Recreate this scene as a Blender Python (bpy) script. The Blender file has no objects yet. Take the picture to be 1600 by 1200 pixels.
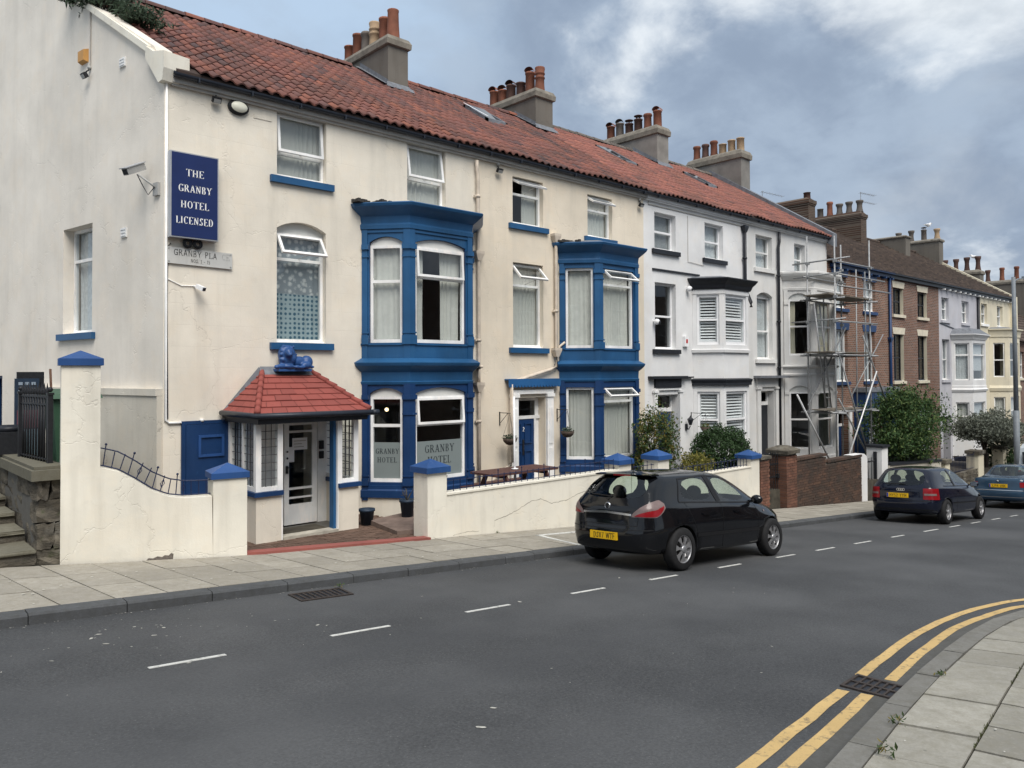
import bpy, bmesh, math, random
from mathutils import Vector, Matrix, noise as mnoise
from mathutils.bvhtree import BVHTree
R = random.Random(7)
SC = bpy.context.scene
COL = SC.collection
# ------------------------------------------------------------------ camera
CZ = 2.85
th = math.atan(1309/1200); pitch = 0.019; roll = 0.0045
Fv = Vector((math.cos(th)*math.cos(pitch), math.sin(th)*math.cos(pitch), math.sin(pitch)))
Rv = Vector((math.sin(th), -math.cos(th), 0)); Uv = Rv.cross(Fv)
R2 = Rv*math.cos(roll)-Uv*math.sin(roll); U2 = Uv*math.cos(roll)+Rv*math.sin(roll)
cd = bpy.data.cameras.new('camera'); cam = bpy.data.objects.new('camera', cd); COL.objects.link(cam)
cd.sensor_width = 36; cd.lens = 27.0; cd.shift_y = -0.025; cd.clip_end = 2000
M = Matrix((R2, U2, -Fv)).transposed().to_4x4(); M.translation = (0, 0, CZ)
cam.matrix_world = M
SC.camera = cam
# ------------------------------------------------------------------ sky and sun
SUN_EL, SUN_AZ = math.radians(55), math.radians(-114)      # azimuth measured from +X towards +Y
world = bpy.data.worlds.new('World'); SC.world = world; world.use_nodes = True
wn = world.node_tree.nodes; wl = world.node_tree.links; wn.clear()
def N(nodes, t, **k):
    n = nodes.new(t)
    for a, b in k.items():
        if a == 'inp':
            for i, v in b.items(): n.inputs[i].default_value = v
        else: setattr(n, a, b)
    return n
tc = N(wn, 'ShaderNodeTexCoord')
sky = N(wn, 'ShaderNodeTexSky', sky_type='NISHITA', sun_disc=False, sun_elevation=SUN_EL, sun_rotation=math.pi/2-SUN_AZ, air_density=1.0, dust_density=1.5)
sep = N(wn, 'ShaderNodeSeparateXYZ'); wl.new(tc.outputs['Generated'], sep.inputs[0])
def wmath(op, a, b=None, c=None, clamp=False):
    m = N(wn, 'ShaderNodeMath', operation=op, use_clamp=clamp)
    for i, x in enumerate((a, b, c)):
        if x is None: continue
        if isinstance(x, (int, float)): m.inputs[i].default_value = x
        else: wl.new(x, m.inputs[i])
    return m.outputs[0]
zc = wmath('MAXIMUM', sep.outputs[2], 0.0); zd = wmath('ADD', zc, 0.42)
comb = N(wn, 'ShaderNodeCombineXYZ')
wl.new(wmath('DIVIDE', sep.outputs[0], zd), comb.inputs[0]); wl.new(wmath('DIVIDE', sep.outputs[1], zd), comb.inputs[1])
def wnoise(scale, detail, rough, off, dist=0.0):
    mp = N(wn, 'ShaderNodeMapping'); mp.inputs['Location'].default_value = off; wl.new(comb.outputs[0], mp.inputs[0])
    n = N(wn, 'ShaderNodeTexNoise', inp={'Scale': scale, 'Detail': detail, 'Roughness': rough, 'Distortion': dist}); wl.new(mp.outputs[0], n.inputs['Vector']); return n.outputs[0]
def wramp(x, a, b, lo=0.0, hi=1.0):
    m = N(wn, 'ShaderNodeMapRange', interpolation_type='SMOOTHSTEP'); m.inputs[1].default_value = a; m.inputs[2].default_value = b; m.inputs[3].default_value = lo; m.inputs[4].default_value = hi
    wl.new(x, m.inputs[0]); return m.outputs[0]
def wmix(f, a, b):
    m = N(wn, 'ShaderNodeMix', data_type='RGBA')
    for s, x in ((0, f), (6, a), (7, b)):
        if hasattr(x, 'links') or hasattr(x, 'is_linked'): wl.new(x, m.inputs[s])
        else: m.inputs[s].default_value = x
    return m.outputs[2]
big = wnoise(1.1, 3, 0.5, (3.1, 1.7, 0.0), 0.3)
med = wnoise(2.3, 7, 0.56, (0.6, 4.2, 2.0), 0.25)
fine = wnoise(5.0, 8, 0.58, (5.0, 0.3, 1.0), 0.2)
SKYCOL = dict(blue=(0.345, 0.465, 0.61, 1), grey=(0.41, 0.45, 0.49, 1), dark=(0.185, 0.235, 0.315, 1), mid=(0.29, 0.355, 0.44, 1), white=(0.63, 0.66, 0.68, 1))
skyc = N(wn, 'ShaderNodeVectorMath', operation='SCALE'); wl.new(sky.outputs[0], skyc.inputs[0]); skyc.inputs[3].default_value = 0.09
def wdir(v, a, b):    # broad lobe round a direction
    d = N(wn, 'ShaderNodeVectorMath', operation='DOT_PRODUCT'); wl.new(tc.outputs['Generated'], d.inputs[0]); d.inputs[1].default_value = Vector(v).normalized(); return wramp(d.outputs['Value'], a, b)
gap = wdir((.40, .84, .36), .70, .97)          # the thinner, bluer part of the sky over the roofs
heavy = wdir((.88, .42, .27), .78, .97)       # the heavy grey bank down the street
bright1 = wdir((1.14, .30, .60), .972, .999); bright2 = wdir((1.06, .38, .15), .988, .9995); bright3 = wdir((.75, .62, .52), .965, .998)
veil = wmix(wmath('MULTIPLY', gap, .8), SKYCOL['grey'], wmix(0.8, skyc.outputs[0], SKYCOL['blue']))
dk = wmath('ADD', wmath('ADD', wmath('MULTIPLY', big, 0.45), wmath('MULTIPLY', med, 0.55)), wmath('ADD', wmath('MULTIPLY', heavy, 0.20), wmath('MULTIPLY', gap, -0.05)))
dk = wmath('SUBTRACT', dk, wmath('ADD', wmath('MULTIPLY', bright1, .22), wmath('MULTIPLY', bright2, .12)))
c1 = wmix(wramp(dk, 0.42, 0.63, 0.0, 0.96), veil, SKYCOL['dark'])
c2 = wmix(wramp(wmath('ADD', wmath('MULTIPLY', fine, .6), wmath('MULTIPLY', wnoise(3.1, 7, .55, (9., 2., 4.), .2), .5)), 0.46, 0.68, 0.0, 0.75), c1, SKYCOL['mid'])
wt = wmath('ADD', wmath('ADD', wmath('MULTIPLY', med, 0.50), wmath('MULTIPLY', fine, 0.32)), wmath('ADD', wmath('MULTIPLY', bright1, .12), wmath('ADD', wmath('MULTIPLY', bright2, .10), wmath('MULTIPLY', bright3, .05))))
wt = wmath('SUBTRACT', wt, wmath('MULTIPLY', heavy, .05))
c3 = wmix(wramp(wt, 0.43, 0.56, 0.0, 0.85), c2, SKYCOL['white'])
hz = wramp(sep.outputs[2], 0.03, 0.16, 0.45, 0.0)
c4 = wmix(hz, c3, (0.42, 0.48, 0.52, 1))
bg = N(wn, 'ShaderNodeBackground'); bg.inputs[1].default_value = 1.0
wl.new(c4, bg.inputs[0])
wo = N(wn, 'ShaderNodeOutputWorld'); wl.new(bg.outputs[0], wo.inputs[0])
sl = bpy.data.lights.new('sun', 'SUN'); sl.energy = 2.5; sl.angle = math.radians(38); sl.color = (1.0, 0.955, 0.89)
sun = bpy.data.objects.new('sun', sl); COL.objects.link(sun)
sd = Vector((math.cos(SUN_EL)*math.cos(SUN_AZ), math.cos(SUN_EL)*math.sin(SUN_AZ), math.sin(SUN_EL)))
sun.rotation_euler = sd.to_track_quat('Z', 'Y').to_euler(); sun.location = (0, -20, 40)
vs = SC.view_settings; vs.view_transform = 'Standard'; vs.look = 'None'; vs.gamma = 1; vs.use_curve_mapping = False; vs.exposure = 0.63
SC.cycles.use_denoising = True
SC.cycles.max_bounces = 8; SC.cycles.transparent_max_bounces = 16; SC.cycles.caustics_reflective = False; SC.cycles.caustics_refractive = False
# ------------------------------------------------------------------ helpers
D = 13.5                       # facade line of the terrace
A0, B0, G0 = 1.78, 0.06, 0.078 # the road falls to the hotel side and down the street
def zr(x, y): return CZ-(A0+B0*y+G0*x)
def kerb_y(x): return 8.70+0.013*x
def zp(x, y=None): return zr(x, kerb_y(x))+0.11   # pavement top

class Frame:
    def __init__(s, o=(0, 0), d=(1, 0), z=0.0):
        s.o = Vector((o[0], o[1], z)); d = Vector((d[0], d[1], 0)).normalized(); s.d = d; s.n = Vector((-d.y, d.x, 0))
    def __call__(s, p): return s.o+s.d*p[0]+s.n*p[1]+Vector((0, 0, p[2]))
IDN = Frame()
FAC = Frame((0, D), (1, 0))
PHI = math.radians(10)
GAB = Frame((4.41, D), (math.sin(PHI), -math.cos(PHI)))   # u = -distance from the corner

class MB:
    def __init__(s, fr=None, tf=None): s.v = []; s.f = []; s.m = []; s.fr = fr; s.tf = tf; s.sm = []
    def add(s, vs, fs, mi=0, sm=False):
        b = len(s.v)
        for p in vs:
            if s.tf: p = s.tf(p)
            s.v.append(tuple(s.fr(p)) if s.fr else tuple(p))
        for f in fs: s.f.append([b+i for i in f]); s.m.append(mi); s.sm.append(sm)
        return s
    def box(s, a0, a1, b0, b1, c0, c1, mi=0):
        vs = [(x, y, z) for z in (c0, c1) for y in (b0, b1) for x in (a0, a1)]
        return s.add(vs, [(0, 2, 3, 1), (4, 5, 7, 6), (0, 1, 5, 4), (2, 6, 7, 3), (0, 4, 6, 2), (1, 3, 7, 5)], mi)
    def prism(s, poly, n0, n1, mi=0):          # poly in (u,z), extruded along n
        k = len(poly); vs = [(u, n0, z) for u, z in poly]+[(u, n1, z) for u, z in poly]
        return s.add(vs, [tuple(range(k)), tuple(range(2*k-1, k-1, -1))]+[(i, i+k, (i+1) % k+k, (i+1) % k) for i in range(k)], mi)
    def slab(s, poly, z0, z1, mi=0):           # poly in (x,y) , z0/z1 number or callable
        k = len(poly); g = lambda z, p: z(*p) if callable(z) else z
        vs = [(p[0], p[1], g(z0, p)) for p in poly]+[(p[0], p[1], g(z1, p)) for p in poly]
        return s.add(vs, [tuple(range(k-1, -1, -1)), tuple(range(k, 2*k))]+[(i, (i+1) % k, (i+1) % k+k, i+k) for i in range(k)], mi)
    def tube(s, pts, r, seg=8, mi=0, r1=None, cap=True):
        pts = [Vector(p) for p in pts]; n = len(pts); rings = []
        up = Vector((0, 0, 1))
        for i, p in enumerate(pts):
            t = (pts[min(i+1, n-1)]-pts[max(i-1, 0)]).normalized()
            a = t.cross(up if abs(t.z) < .95 else Vector((1, 0, 0))).normalized(); b = t.cross(a)
            rr = r if r1 is None else r+(r1-r)*i/max(1, n-1)
            if isinstance(r, (list, tuple)): rr = r[i]
            rings += [tuple(p+a*math.cos(2*math.pi*k/seg)*rr+b*math.sin(2*math.pi*k/seg)*rr) for k in range(seg)]
        fs = [(i*seg+k, i*seg+(k+1) % seg, (i+1)*seg+(k+1) % seg, (i+1)*seg+k) for i in range(n-1) for k in range(seg)]
        if cap: fs += [tuple(range(seg-1, -1, -1)), tuple(range((n-1)*seg, n*seg))]
        return s.add(rings, fs, mi, seg > 5)
    def lathe(s, prof, c, seg=14, mi=0, axis='z', sm=True):
        vs = []
        for r, h in prof:
            for k in range(seg):
                a = 2*math.pi*k/seg; x, y = math.cos(a)*r, math.sin(a)*r
                if axis == 'z': vs.append((c[0]+x, c[1]+y, c[2]+h))
                elif axis == 'y': vs.append((c[0]+x, c[1]+h, c[2]+y))
                else: vs.append((c[0]+h, c[1]+x, c[2]+y))
        n = len(prof)
        fs = [(i*seg+k, i*seg+(k+1) % seg, (i+1)*seg+(k+1) % seg, (i+1)*seg+k) for i in range(n-1) for k in range(seg)]
        return s.add(vs, fs, mi, sm)
    def ball(s, c, r, mi=0, seg=10, rings=6, sq=(1, 1, 1)):
        prof = [(max(1e-4, math.sin(math.pi*i/rings))*r, -math.cos(math.pi*i/rings)*r) for i in range(rings+1)]
        vs = []
        for rr, h in prof:
            for k in range(seg):
                a = 2*math.pi*k/seg; vs.append((c[0]+math.cos(a)*rr*sq[0], c[1]+math.sin(a)*rr*sq[1], c[2]+h*sq[2]))
        fs = [(i*seg+k, i*seg+(k+1) % seg, (i+1)*seg+(k+1) % seg, (i+1)*seg+k) for i in range(rings) for k in range(seg)]
        return s.add(vs, fs, mi, True)
    def loft(s, foot, prof, mi=0, closed=True, cap=True):   # foot: [(x,y)] ; prof: [(z, offset)]
        rings = []
        for z, off in prof:
            rings += [(p[0], p[1], z) for p in offset_poly(foot, off, closed)]
        k = len(foot); n = len(prof)
        rng = range(k) if closed else range(k-1)
        fs = [(i*k+j, i*k+(j+1) % k, (i+1)*k+(j+1) % k, (i+1)*k+j) for i in range(n-1) for j in rng]
        if cap: fs += [tuple(range(k-1, -1, -1)), tuple(range((n-1)*k, n*k))]
        return s.add(rings, fs, mi)
    def mesh(s, name, mats):
        me = bpy.data.meshes.new(name); me.from_pydata(s.v, [], s.f)
        for m in (mats if isinstance(mats, (list, tuple)) else [mats]): me.materials.append(m)
        me.polygons.foreach_set('material_index', s.m)
        me.polygons.foreach_set('use_smooth', s.sm)
        me.update(); fix_normals(me); return me
    def build(s, name, mats, parent=None, kind=None, label=None, local=False):
        return link(name, s.mesh(name, mats), parent, kind, label, local)
def fix_normals(me):
    bm = bmesh.new(); bm.from_mesh(me); bmesh.ops.recalc_face_normals(bm, faces=bm.faces); bm.to_mesh(me); bm.free()
def offset_poly(foot, off, closed=True):
    k = len(foot); out = []
    for i in range(k):
        p = Vector(foot[i]); a = Vector(foot[i-1]) if (closed or i > 0) else None; b = Vector(foot[(i+1) % k]) if (closed or i < k-1) else None
        def nrm(u, v): d = (v-u).normalized(); return Vector((d.y, -d.x))
        if a is None: out.append(tuple(p+nrm(p, b)*off)); continue
        if b is None: out.append(tuple(p+nrm(a, p)*off)); continue
        n1, n2 = nrm(a, p), nrm(p, b); m = n1+n2
        if m.length < 1e-6: out.append(tuple(p+n1*off)); continue
        m.normalize(); out.append(tuple(p+m*(off/max(.35, m.dot(n1)))))
    return out
def link(name, data, parent=None, kind=None, label=None, local=False):
    o = bpy.data.objects.new(name, data); COL.objects.link(o)
    if parent is not None:
        o.parent = parent
        if not local: o.matrix_parent_inverse = Matrix.Translation(-wloc(parent))
    if kind: o['kind'] = kind
    if label: o['label'] = label
    return o
def wloc(o):
    v = Vector((0, 0, 0))
    while o is not None:
        v += o.location
        if o.parent is not None: v += o.matrix_parent_inverse.translation
        o = o.parent
    return v
def tag(o, label, cat, group=None):
    o['label'] = label; o['category'] = cat
    if group: o['group'] = group
    return o
def thing(name, label, cat, loc=(0, 0, 0), group=None):
    o = bpy.data.objects.new(name, None); COL.objects.link(o); o.location = loc; o.empty_display_size = .2
    return tag(o, label, cat, group)
def solo(mb, name, mats, label, cat, group=None):   # a thing that is one mesh, origin at its base
    vs = mb.v; n = len(vs); c = Vector((sum(v[0] for v in vs)/n, sum(v[1] for v in vs)/n, min(v[2] for v in vs)))
    mb.v = [(v[0]-c.x, v[1]-c.y, v[2]-c.z) for v in vs]
    o = mb.build(name, mats); o.location = c; return tag(o, label, cat, group)
def inst(name, me, loc, parent, rot=None, scale=None):
    o = bpy.data.objects.new(name, me); COL.objects.link(o); o.location = loc
    if rot: o.rotation_euler = rot
    if scale: o.scale = scale
    if parent is not None:
        o.parent = parent; o.matrix_parent_inverse = Matrix.Translation(-wloc(parent))
    return o
def cut(o, cutter):                                 # boolean difference, baked
    cm = cutter.mesh('cutter', [o.data.materials[0]]); co = bpy.data.objects.new('cutter', cm); COL.objects.link(co)
    md = o.modifiers.new('b', 'BOOLEAN'); md.object = co; md.operation = 'DIFFERENCE'; md.solver = 'EXACT'
    dg = bpy.context.evaluated_depsgraph_get(); dg.update()
    me = bpy.data.meshes.new_from_object(o.evaluated_get(dg)); old = o.data; o.modifiers.clear(); me.name = old.name; o.data = me
    bpy.data.objects.remove(co); bpy.data.meshes.remove(cm); bpy.data.meshes.remove(old)
    return o
def baked(me, mods):                                # mesh data with modifiers applied
    o = bpy.data.objects.new('tmp', me); COL.objects.link(o); mods(o)
    dg = bpy.context.evaluated_depsgraph_get(); dg.update()
    out = bpy.data.meshes.new_from_object(o.evaluated_get(dg)); bpy.data.objects.remove(o); return out
# ------------------------------------------------------------------ materials
class NT:
    def __init__(s, name):
        s.m = bpy.data.materials.new(name); s.m.use_nodes = True; s.n = s.m.node_tree.nodes; s.l = s.m.node_tree.links; s.n.clear()
        s.out = s.n.new('ShaderNodeOutputMaterial'); s.p = s.n.new('ShaderNodeBsdfPrincipled'); s.l.new(s.p.outputs[0], s.out.inputs[0])
        s.tc = s.n.new('ShaderNodeTexCoord'); s.geo = None
    def set(s, sock, x):
        if hasattr(x, 'is_linked'): s.l.new(x, sock)
        else: sock.default_value = x
    def coord(s, sc=(1, 1, 1), rot=(0, 0, 0), world=False):
        mp = s.n.new('ShaderNodeMapping'); mp.inputs['Scale'].default_value = sc; mp.inputs['Rotation'].default_value = rot
        if world: src = s.n.new('ShaderNodeNewGeometry').outputs['Position']
        else: src = s.tc.outputs['Object']
        s.l.new(src, mp.inputs[0]); return mp.outputs[0]
    def noise(s, scale, detail=4, rough=.55, vec=None, dist=0, out=0):
        n = s.n.new('ShaderNodeTexNoise'); n.inputs['Scale'].default_value = scale; n.inputs['Detail'].default_value = detail; n.inputs['Roughness'].default_value = rough; n.inputs['Distortion'].default_value = dist
        s.l.new(vec if vec is not None else s.tc.outputs['Object'], n.inputs['Vector']); return n.outputs[out]
    def voro(s, scale, feat='F1', vec=None, rnd=1.0, out='Distance'):
        n = s.n.new('ShaderNodeTexVoronoi'); n.feature = feat; n.inputs['Scale'].default_value = scale; n.inputs['Randomness'].default_value = rnd
        s.l.new(vec if vec is not None else s.tc.outputs['Object'], n.inputs['Vector']); return n.outputs[out]
    def ramp(s, x, a, b, lo=0., hi=1.):
        m = s.n.new('ShaderNodeMapRange'); m.inputs[1].default_value = a; m.inputs[2].default_value = b; m.inputs[3].default_value = lo; m.inputs[4].default_value = hi
        s.l.new(x, m.inputs[0]); return m.outputs[0]
    def math(s, op, a, b=0., clamp=False):
        m = s.n.new('ShaderNodeMath'); m.operation = op; m.use_clamp = clamp; s.set(m.inputs[0], a); s.set(m.inputs[1], b); return m.outputs[0]
    def mix(s, f, a, b, blend='MIX'):
        m = s.n.new('ShaderNodeMix'); m.data_type = 'RGBA'; m.blend_type = blend; s.set(m.inputs[0], f); s.set(m.inputs[6], a); s.set(m.inputs[7], b); return m.outputs[2]
    def rnd(s):
        oi = s.n.new('ShaderNodeObjectInfo'); g = s.n.new('ShaderNodeNewGeometry')
        return s.math('FRACT', s.math('ADD', oi.outputs['Random'], g.outputs['Random Per Island']))
    def bump(s, h, st=.3, d=.02):
        b = s.n.new('ShaderNodeBump'); b.inputs['Strength'].default_value = st; b.inputs['Distance'].default_value = d; s.l.new(h, b.inputs['Height']); s.l.new(b.outputs[0], s.p.inputs['Normal'])
    def done(s, col=None, rough=.7, spec=.3, metal=0., coat=0.):
        if col is not None: s.set(s.p.inputs['Base Color'], col)
        s.set(s.p.inputs['Roughness'], rough); s.p.inputs['Specular IOR Level'].default_value = spec; s.set(s.p.inputs['Metallic'], metal); s.p.inputs['Coat Weight'].default_value = coat
        return s.m
def c4(c, k=1.): return (c[0]*k, c[1]*k, c[2]*k, 1)
def simple(name, col, rough=.6, var=.1, scale=6, bump=.1, bs=60, spec=.3, metal=0., coat=0., rand=0.):
    t = NT(name); n = t.noise(scale, 5)
    c = t.mix(t.ramp(n, .3, .7), c4(col, 1-var), c4(col, 1+var))
    if rand: c = t.mix(t.rnd(), c4(col, 1-rand), c, 'MIX')
    if bump: t.bump(t.noise(bs, 3), bump, .01)
    return t.done(c, rough, spec, metal, coat)
def render_wall(name, col, stain=(.45, .42, .36), crack=.5, peel=(.33, .28, .24), blocks=True, st=.5):
    t = NT(name); pos = t.coord(world=True)
    a = t.noise(.7, 6, .6, pos); b = t.noise(4.5, 5, .6, pos); fine = t.noise(45, 4, .6, pos)
    strk = t.noise(1., 5, .6, t.coord((3.5, 3.5, .35), world=True))
    c = t.mix(t.ramp(a, .32, .7), c4(col, .84), c4(col, 1.04)); c = t.mix(t.ramp(t.noise(1.9, 5, .65, pos), .50, .60, 0, .16), c, c4((col[0]*1.02, col[1]*.93, col[2]*.82)))
    c = t.mix(t.ramp(strk, .50, .74, 0, st*.7), c, c4(stain))
    c = t.mix(t.ramp(b, .60, .76, 0, st*.38), c, c4(stain))
    vec = t.n.new('ShaderNodeVectorMath'); vec.operation = 'ADD'
    w = t.noise(2.2, 4, .6, pos, out=1); sc = t.n.new('ShaderNodeVectorMath'); sc.operation = 'SCALE'; sc.inputs[3].default_value = .7; t.l.new(w, sc.inputs[0])
    t.l.new(pos, vec.inputs[0]); t.l.new(sc.outputs[0], vec.inputs[1])
    ck = t.ramp(t.voro(.55, 'DISTANCE_TO_EDGE', vec.outputs[0]), .002, .0055, 1, 0)
    ckm = t.math('MULTIPLY', ck, t.ramp(t.noise(.9, 3, .5, pos), .5, .62)); ckm = t.math('MULTIPLY', ckm, crack)
    c = t.mix(ckm, c, c4(stain, .45))
    pl = t.ramp(t.noise(7., 6, .65, pos), .735, .755)
    plm = t.math('MULTIPLY', pl, t.ramp(t.noise(.8, 2, .5, pos), .48, .6))
    c = t.mix(plm, c, c4(peel))
    h = t.math('ADD', t.math('MULTIPLY', fine, .35), t.math('MULTIPLY', b, .8))
    h = t.math('SUBTRACT', h, t.math('MULTIPLY', ck, .9)); h = t.math('SUBTRACT', h, t.math('MULTIPLY', plm, .6))
    if blocks:
        br = t.n.new('ShaderNodeTexBrick'); br.inputs['Scale'].default_value = 1; br.inputs['Mortar Size'].default_value = .006; br.inputs['Brick Width'].default_value = .82; br.inputs['Row Height'].default_value = .37; br.inputs['Mortar Smooth'].default_value = .4
        t.l.new(t.coord((1, 1, 1), (math.radians(90), 0, 0), world=True), br.inputs['Vector'])
        ln = t.math('MULTIPLY', br.outputs['Fac'], t.ramp(a, .38, .6, .15, .9)); h = t.math('SUBTRACT', h, t.math('MULTIPLY', ln, .3))
        c = t.mix(t.math('MULTIPLY', ln, .08), c, c4(stain, .7))
    t.bump(h, .35, .012)
    return t.done(c, .85, .2)
def gloss_paint(name, col, wear=(.35, .33, .30), rough=.45, amt=.5):
    t = NT(name); pos = t.coord(world=True); n = t.noise(9, 6, .65, pos); b = t.noise(1.3, 4, .5, pos)
    c = t.mix(t.ramp(b, .3, .7), c4(col, .78), c4(col, 1.2)); c = t.mix(t.ramp(t.noise(3.5, 5, .7, t.coord((2.5, 2.5, .6), world=True)), .5, .75, 0, .35), c, c4((col[0]*1.6+.012, col[1]*1.35+.012, col[2]*1.15+.012))); c = t.mix(t.ramp(n, .67, .72, 0, amt), c, c4(wear))
    t.bump(t.noise(28, 3, .5, pos), .12, .006); return t.done(c, rough, .4)
def brickmat(name, c1, c2, mortar, rot=(math.radians(90), 0, 0), bw=.225, rh=.075, spots=None):
    t = NT(name); v = t.coord((1, 1, 1), rot, world=True)
    br = t.n.new('ShaderNodeTexBrick'); br.inputs['Scale'].default_value = 1; br.inputs['Mortar Size'].default_value = .013; br.inputs['Brick Width'].default_value = bw; br.inputs['Row Height'].default_value = rh; br.inputs['Bias'].default_value = .0
    br.inputs['Color1'].default_value = c4(c1); br.inputs['Color2'].default_value = c4(c2); br.inputs['Mortar'].default_value = c4(mortar); t.l.new(v, br.inputs['Vector'])
    n = t.noise(1.1, 5, .6, v); c = t.mix(t.ramp(n, .3, .75, .0, .5), br.outputs['Color'], c4(c1, .55))
    h = t.math('ADD', t.math('MULTIPLY', br.outputs['Fac'], -1.), t.math('MULTIPLY', t.noise(60, 3, .5, v), .4)); t.bump(h, .5, .012)
    return t.done(c, .9, .15)
def glassmat(name, tint, refl=1.0, ior=1.45, rough=.0, wavy=.04):
    t = NT(name); t.n.remove(t.p); tr = t.n.new('ShaderNodeBsdfTransparent'); tr.inputs[0].default_value = c4(tint)
    gl = t.n.new('ShaderNodeBsdfGlossy'); gl.inputs['Roughness'].default_value = rough; gl.inputs[0].default_value = (.95, .97, 1, 1)
    lw_ = t.n.new('ShaderNodeLayerWeight'); lw_.inputs[0].default_value = .5; fres = t.math('ADD', t.math('MULTIPLY', t.math('POWER', lw_.outputs['Facing'], 5.0), .95), ((ior-1)/(ior+1))**2*1.6)
    # slight waviness of old panes
    b = t.n.new('ShaderNodeBump'); b.inputs['Strength'].default_value = wavy; b.inputs['Distance'].default_value = .02; t.l.new(t.noise(2.5, 2), b.inputs['Height']); t.l.new(b.outputs[0], gl.inputs['Normal'])
    mx = t.n.new('ShaderNodeMixShader'); t.l.new(t.math('MULTIPLY', fres, refl), mx.inputs[0]); t.l.new(tr.outputs[0], mx.inputs[1]); t.l.new(gl.outputs[0], mx.inputs[2]); t.l.new(mx.outputs[0], t.out.inputs[0]); return t.m
def tilemat(name, cols, moss, k=1.0):
    t = NT(name); r = t.rnd(); pos = t.coord(world=True)
    cr = t.n.new('ShaderNodeValToRGB'); t.l.new(r, cr.inputs[0]); e = cr.color_ramp.elements
    e[0].color = c4(cols[0], k); e[1].color = c4(cols[-1], k); e[0].position = 0; e[1].position = 1
    for i, cc in enumerate(cols[1:-1]): q = e.new((i+1)/(len(cols)-1)); q.color = c4(cc, k)
    n = t.noise(6, 6, .65, pos); b = t.noise(.8, 4, .6, pos)
    c = t.mix(t.ramp(b, .40, .70, 0, .5), cr.outputs[0], c4(moss, .8)); c = t.mix(t.ramp(n, .55, .75, 0, .5), c, c4(moss))
    w = t.ramp(t.noise(3.2, 6, .7, pos), .70, .74, 0, .65); wm = t.math('MULTIPLY', w, t.ramp(t.noise(.5, 2, .5, pos), .52, .6)); c = t.mix(wm, c, (.5, .5, .46, 1))
    t.bump(t.noise(50, 4, .6, pos), .3, .01); return t.done(c, .85, .2)
MT = {}
MT['cream'] = render_wall('cream_render', (.81, .75, .645), st=.40, crack=.12)
MT['cream2'] = render_wall('yellow_cream_render', (.77, .685, .56), st=.40, crack=.12)
MT['gable'] = render_wall('grey_cream_render', (.80, .745, .665), st=.25, crack=.12, blocks=False)
MT['wallcream'] = render_wall('garden_wall_paint', (.83, .79, .69), st=.5, crack=.05, blocks=False, peel=(.25, .22, .2))
MT['plinth'] = render_wall('plinth_render', (.62, .58, .50), st=.7, blocks=False)
MT['white'] = render_wall('white_render', (.78, .78, .78), stain=(.6, .6, .6), st=.3, crack=.15, blocks=False)
MT['white2'] = render_wall('grey_white_render', (.72, .715, .70), stain=(.5, .5, .48), st=.4, crack=.15, blocks=False)
MT['lav'] = render_wall('lavender_render', (.53, .53, .57), stain=(.35, .35, .38), st=.3, crack=.1, blocks=False)
MT['fcream'] = render_wall('pale_cream_render', (.74, .68, .53), st=.35, crack=.1, blocks=False)
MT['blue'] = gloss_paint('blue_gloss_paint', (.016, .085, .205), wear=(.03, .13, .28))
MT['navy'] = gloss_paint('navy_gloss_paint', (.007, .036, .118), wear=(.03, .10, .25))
MT['capblue'] = gloss_paint('cap_blue_paint', (.020, .070, .215), wear=(.12, .20, .38), amt=.8)
MT['wpaint'] = gloss_paint('white_window_paint', (.82, .82, .81), wear=(.5, .48, .42), rough=.4, amt=.4)
MT['wplastic'] = simple('white_plastic', (.84, .84, .85), .35, .03, 5, 0)
MT['tymp'] = simple('window_head_panel', (.70, .70, .67), .6, .06, 5, .05)
MT['black'] = simple('black_paint', (.018, .020, .026), .45, .2, 6, .05)
MT['iron'] = simple('black_iron', (.016, .017, .02), .5, .25, 20, .15)
MT['blueiron'] = simple('blue_black_iron', (.012, .02, .06), .5, .25, 20, .1)
MT['gutter'] = simple('dark_gutter', (.022, .027, .038), .4, .2, 6, .05)
MT['soffit'] = simple('soffit_paint', (.42, .40, .37), .7, .1, 4, .1)
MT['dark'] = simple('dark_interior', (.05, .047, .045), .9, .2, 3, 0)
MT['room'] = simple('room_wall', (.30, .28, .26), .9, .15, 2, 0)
MT['curtain'] = simple('curtain_cloth', (.70, .69, .64), .9, .08, 8, .1, 200, rand=.22)
MT['net'] = simple('net_curtain', (.60, .62, .63), .9, .15, 14, .1, 200)
MT['glass'] = glassmat('window_glass', (.86, .89, .89), .95, 1.5)
MT['lead'] = simple('lead_sheet', (.16, .17, .19), .6, .25, 8, .2, 40)
MT['stack'] = render_wall('chimney_render', (.17, .155, .135), stain=(.08, .07, .06), st=.6, crack=.2, blocks=False, peel=(.22, .2, .17))
MT['stackcap'] = simple('chimney_cap', (.20, .18, .15), .9, .3, 5, .4, 30)
MT['pot'] = simple('chimney_pot_clay', (.27, .105, .065), .8, .35, 3, .1, rand=.45)
MT['potbuff'] = simple('chimney_pot_buff', (.42, .30, .19), .8, .25, 3, .1, rand=.3)
MT['potgrey'] = simple('chimney_pot_grey', (.15, .13, .115), .8, .3, 3, .1, rand=.3)
MT['potdark'] = simple('chimney_pot_dark', (.10, .055, .045), .8, .3, 3, .1, rand=.3)
MT['tile'] = tilemat('pantile_clay', [(.15, .070, .060), (.185, .080, .066), (.12, .062, .058), (.21, .088, .068), (.16, .075, .066), (.24, .095, .066), (.085, .058, .06), (.18, .085, .072)], (.080, .062, .054), 1.15)
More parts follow.
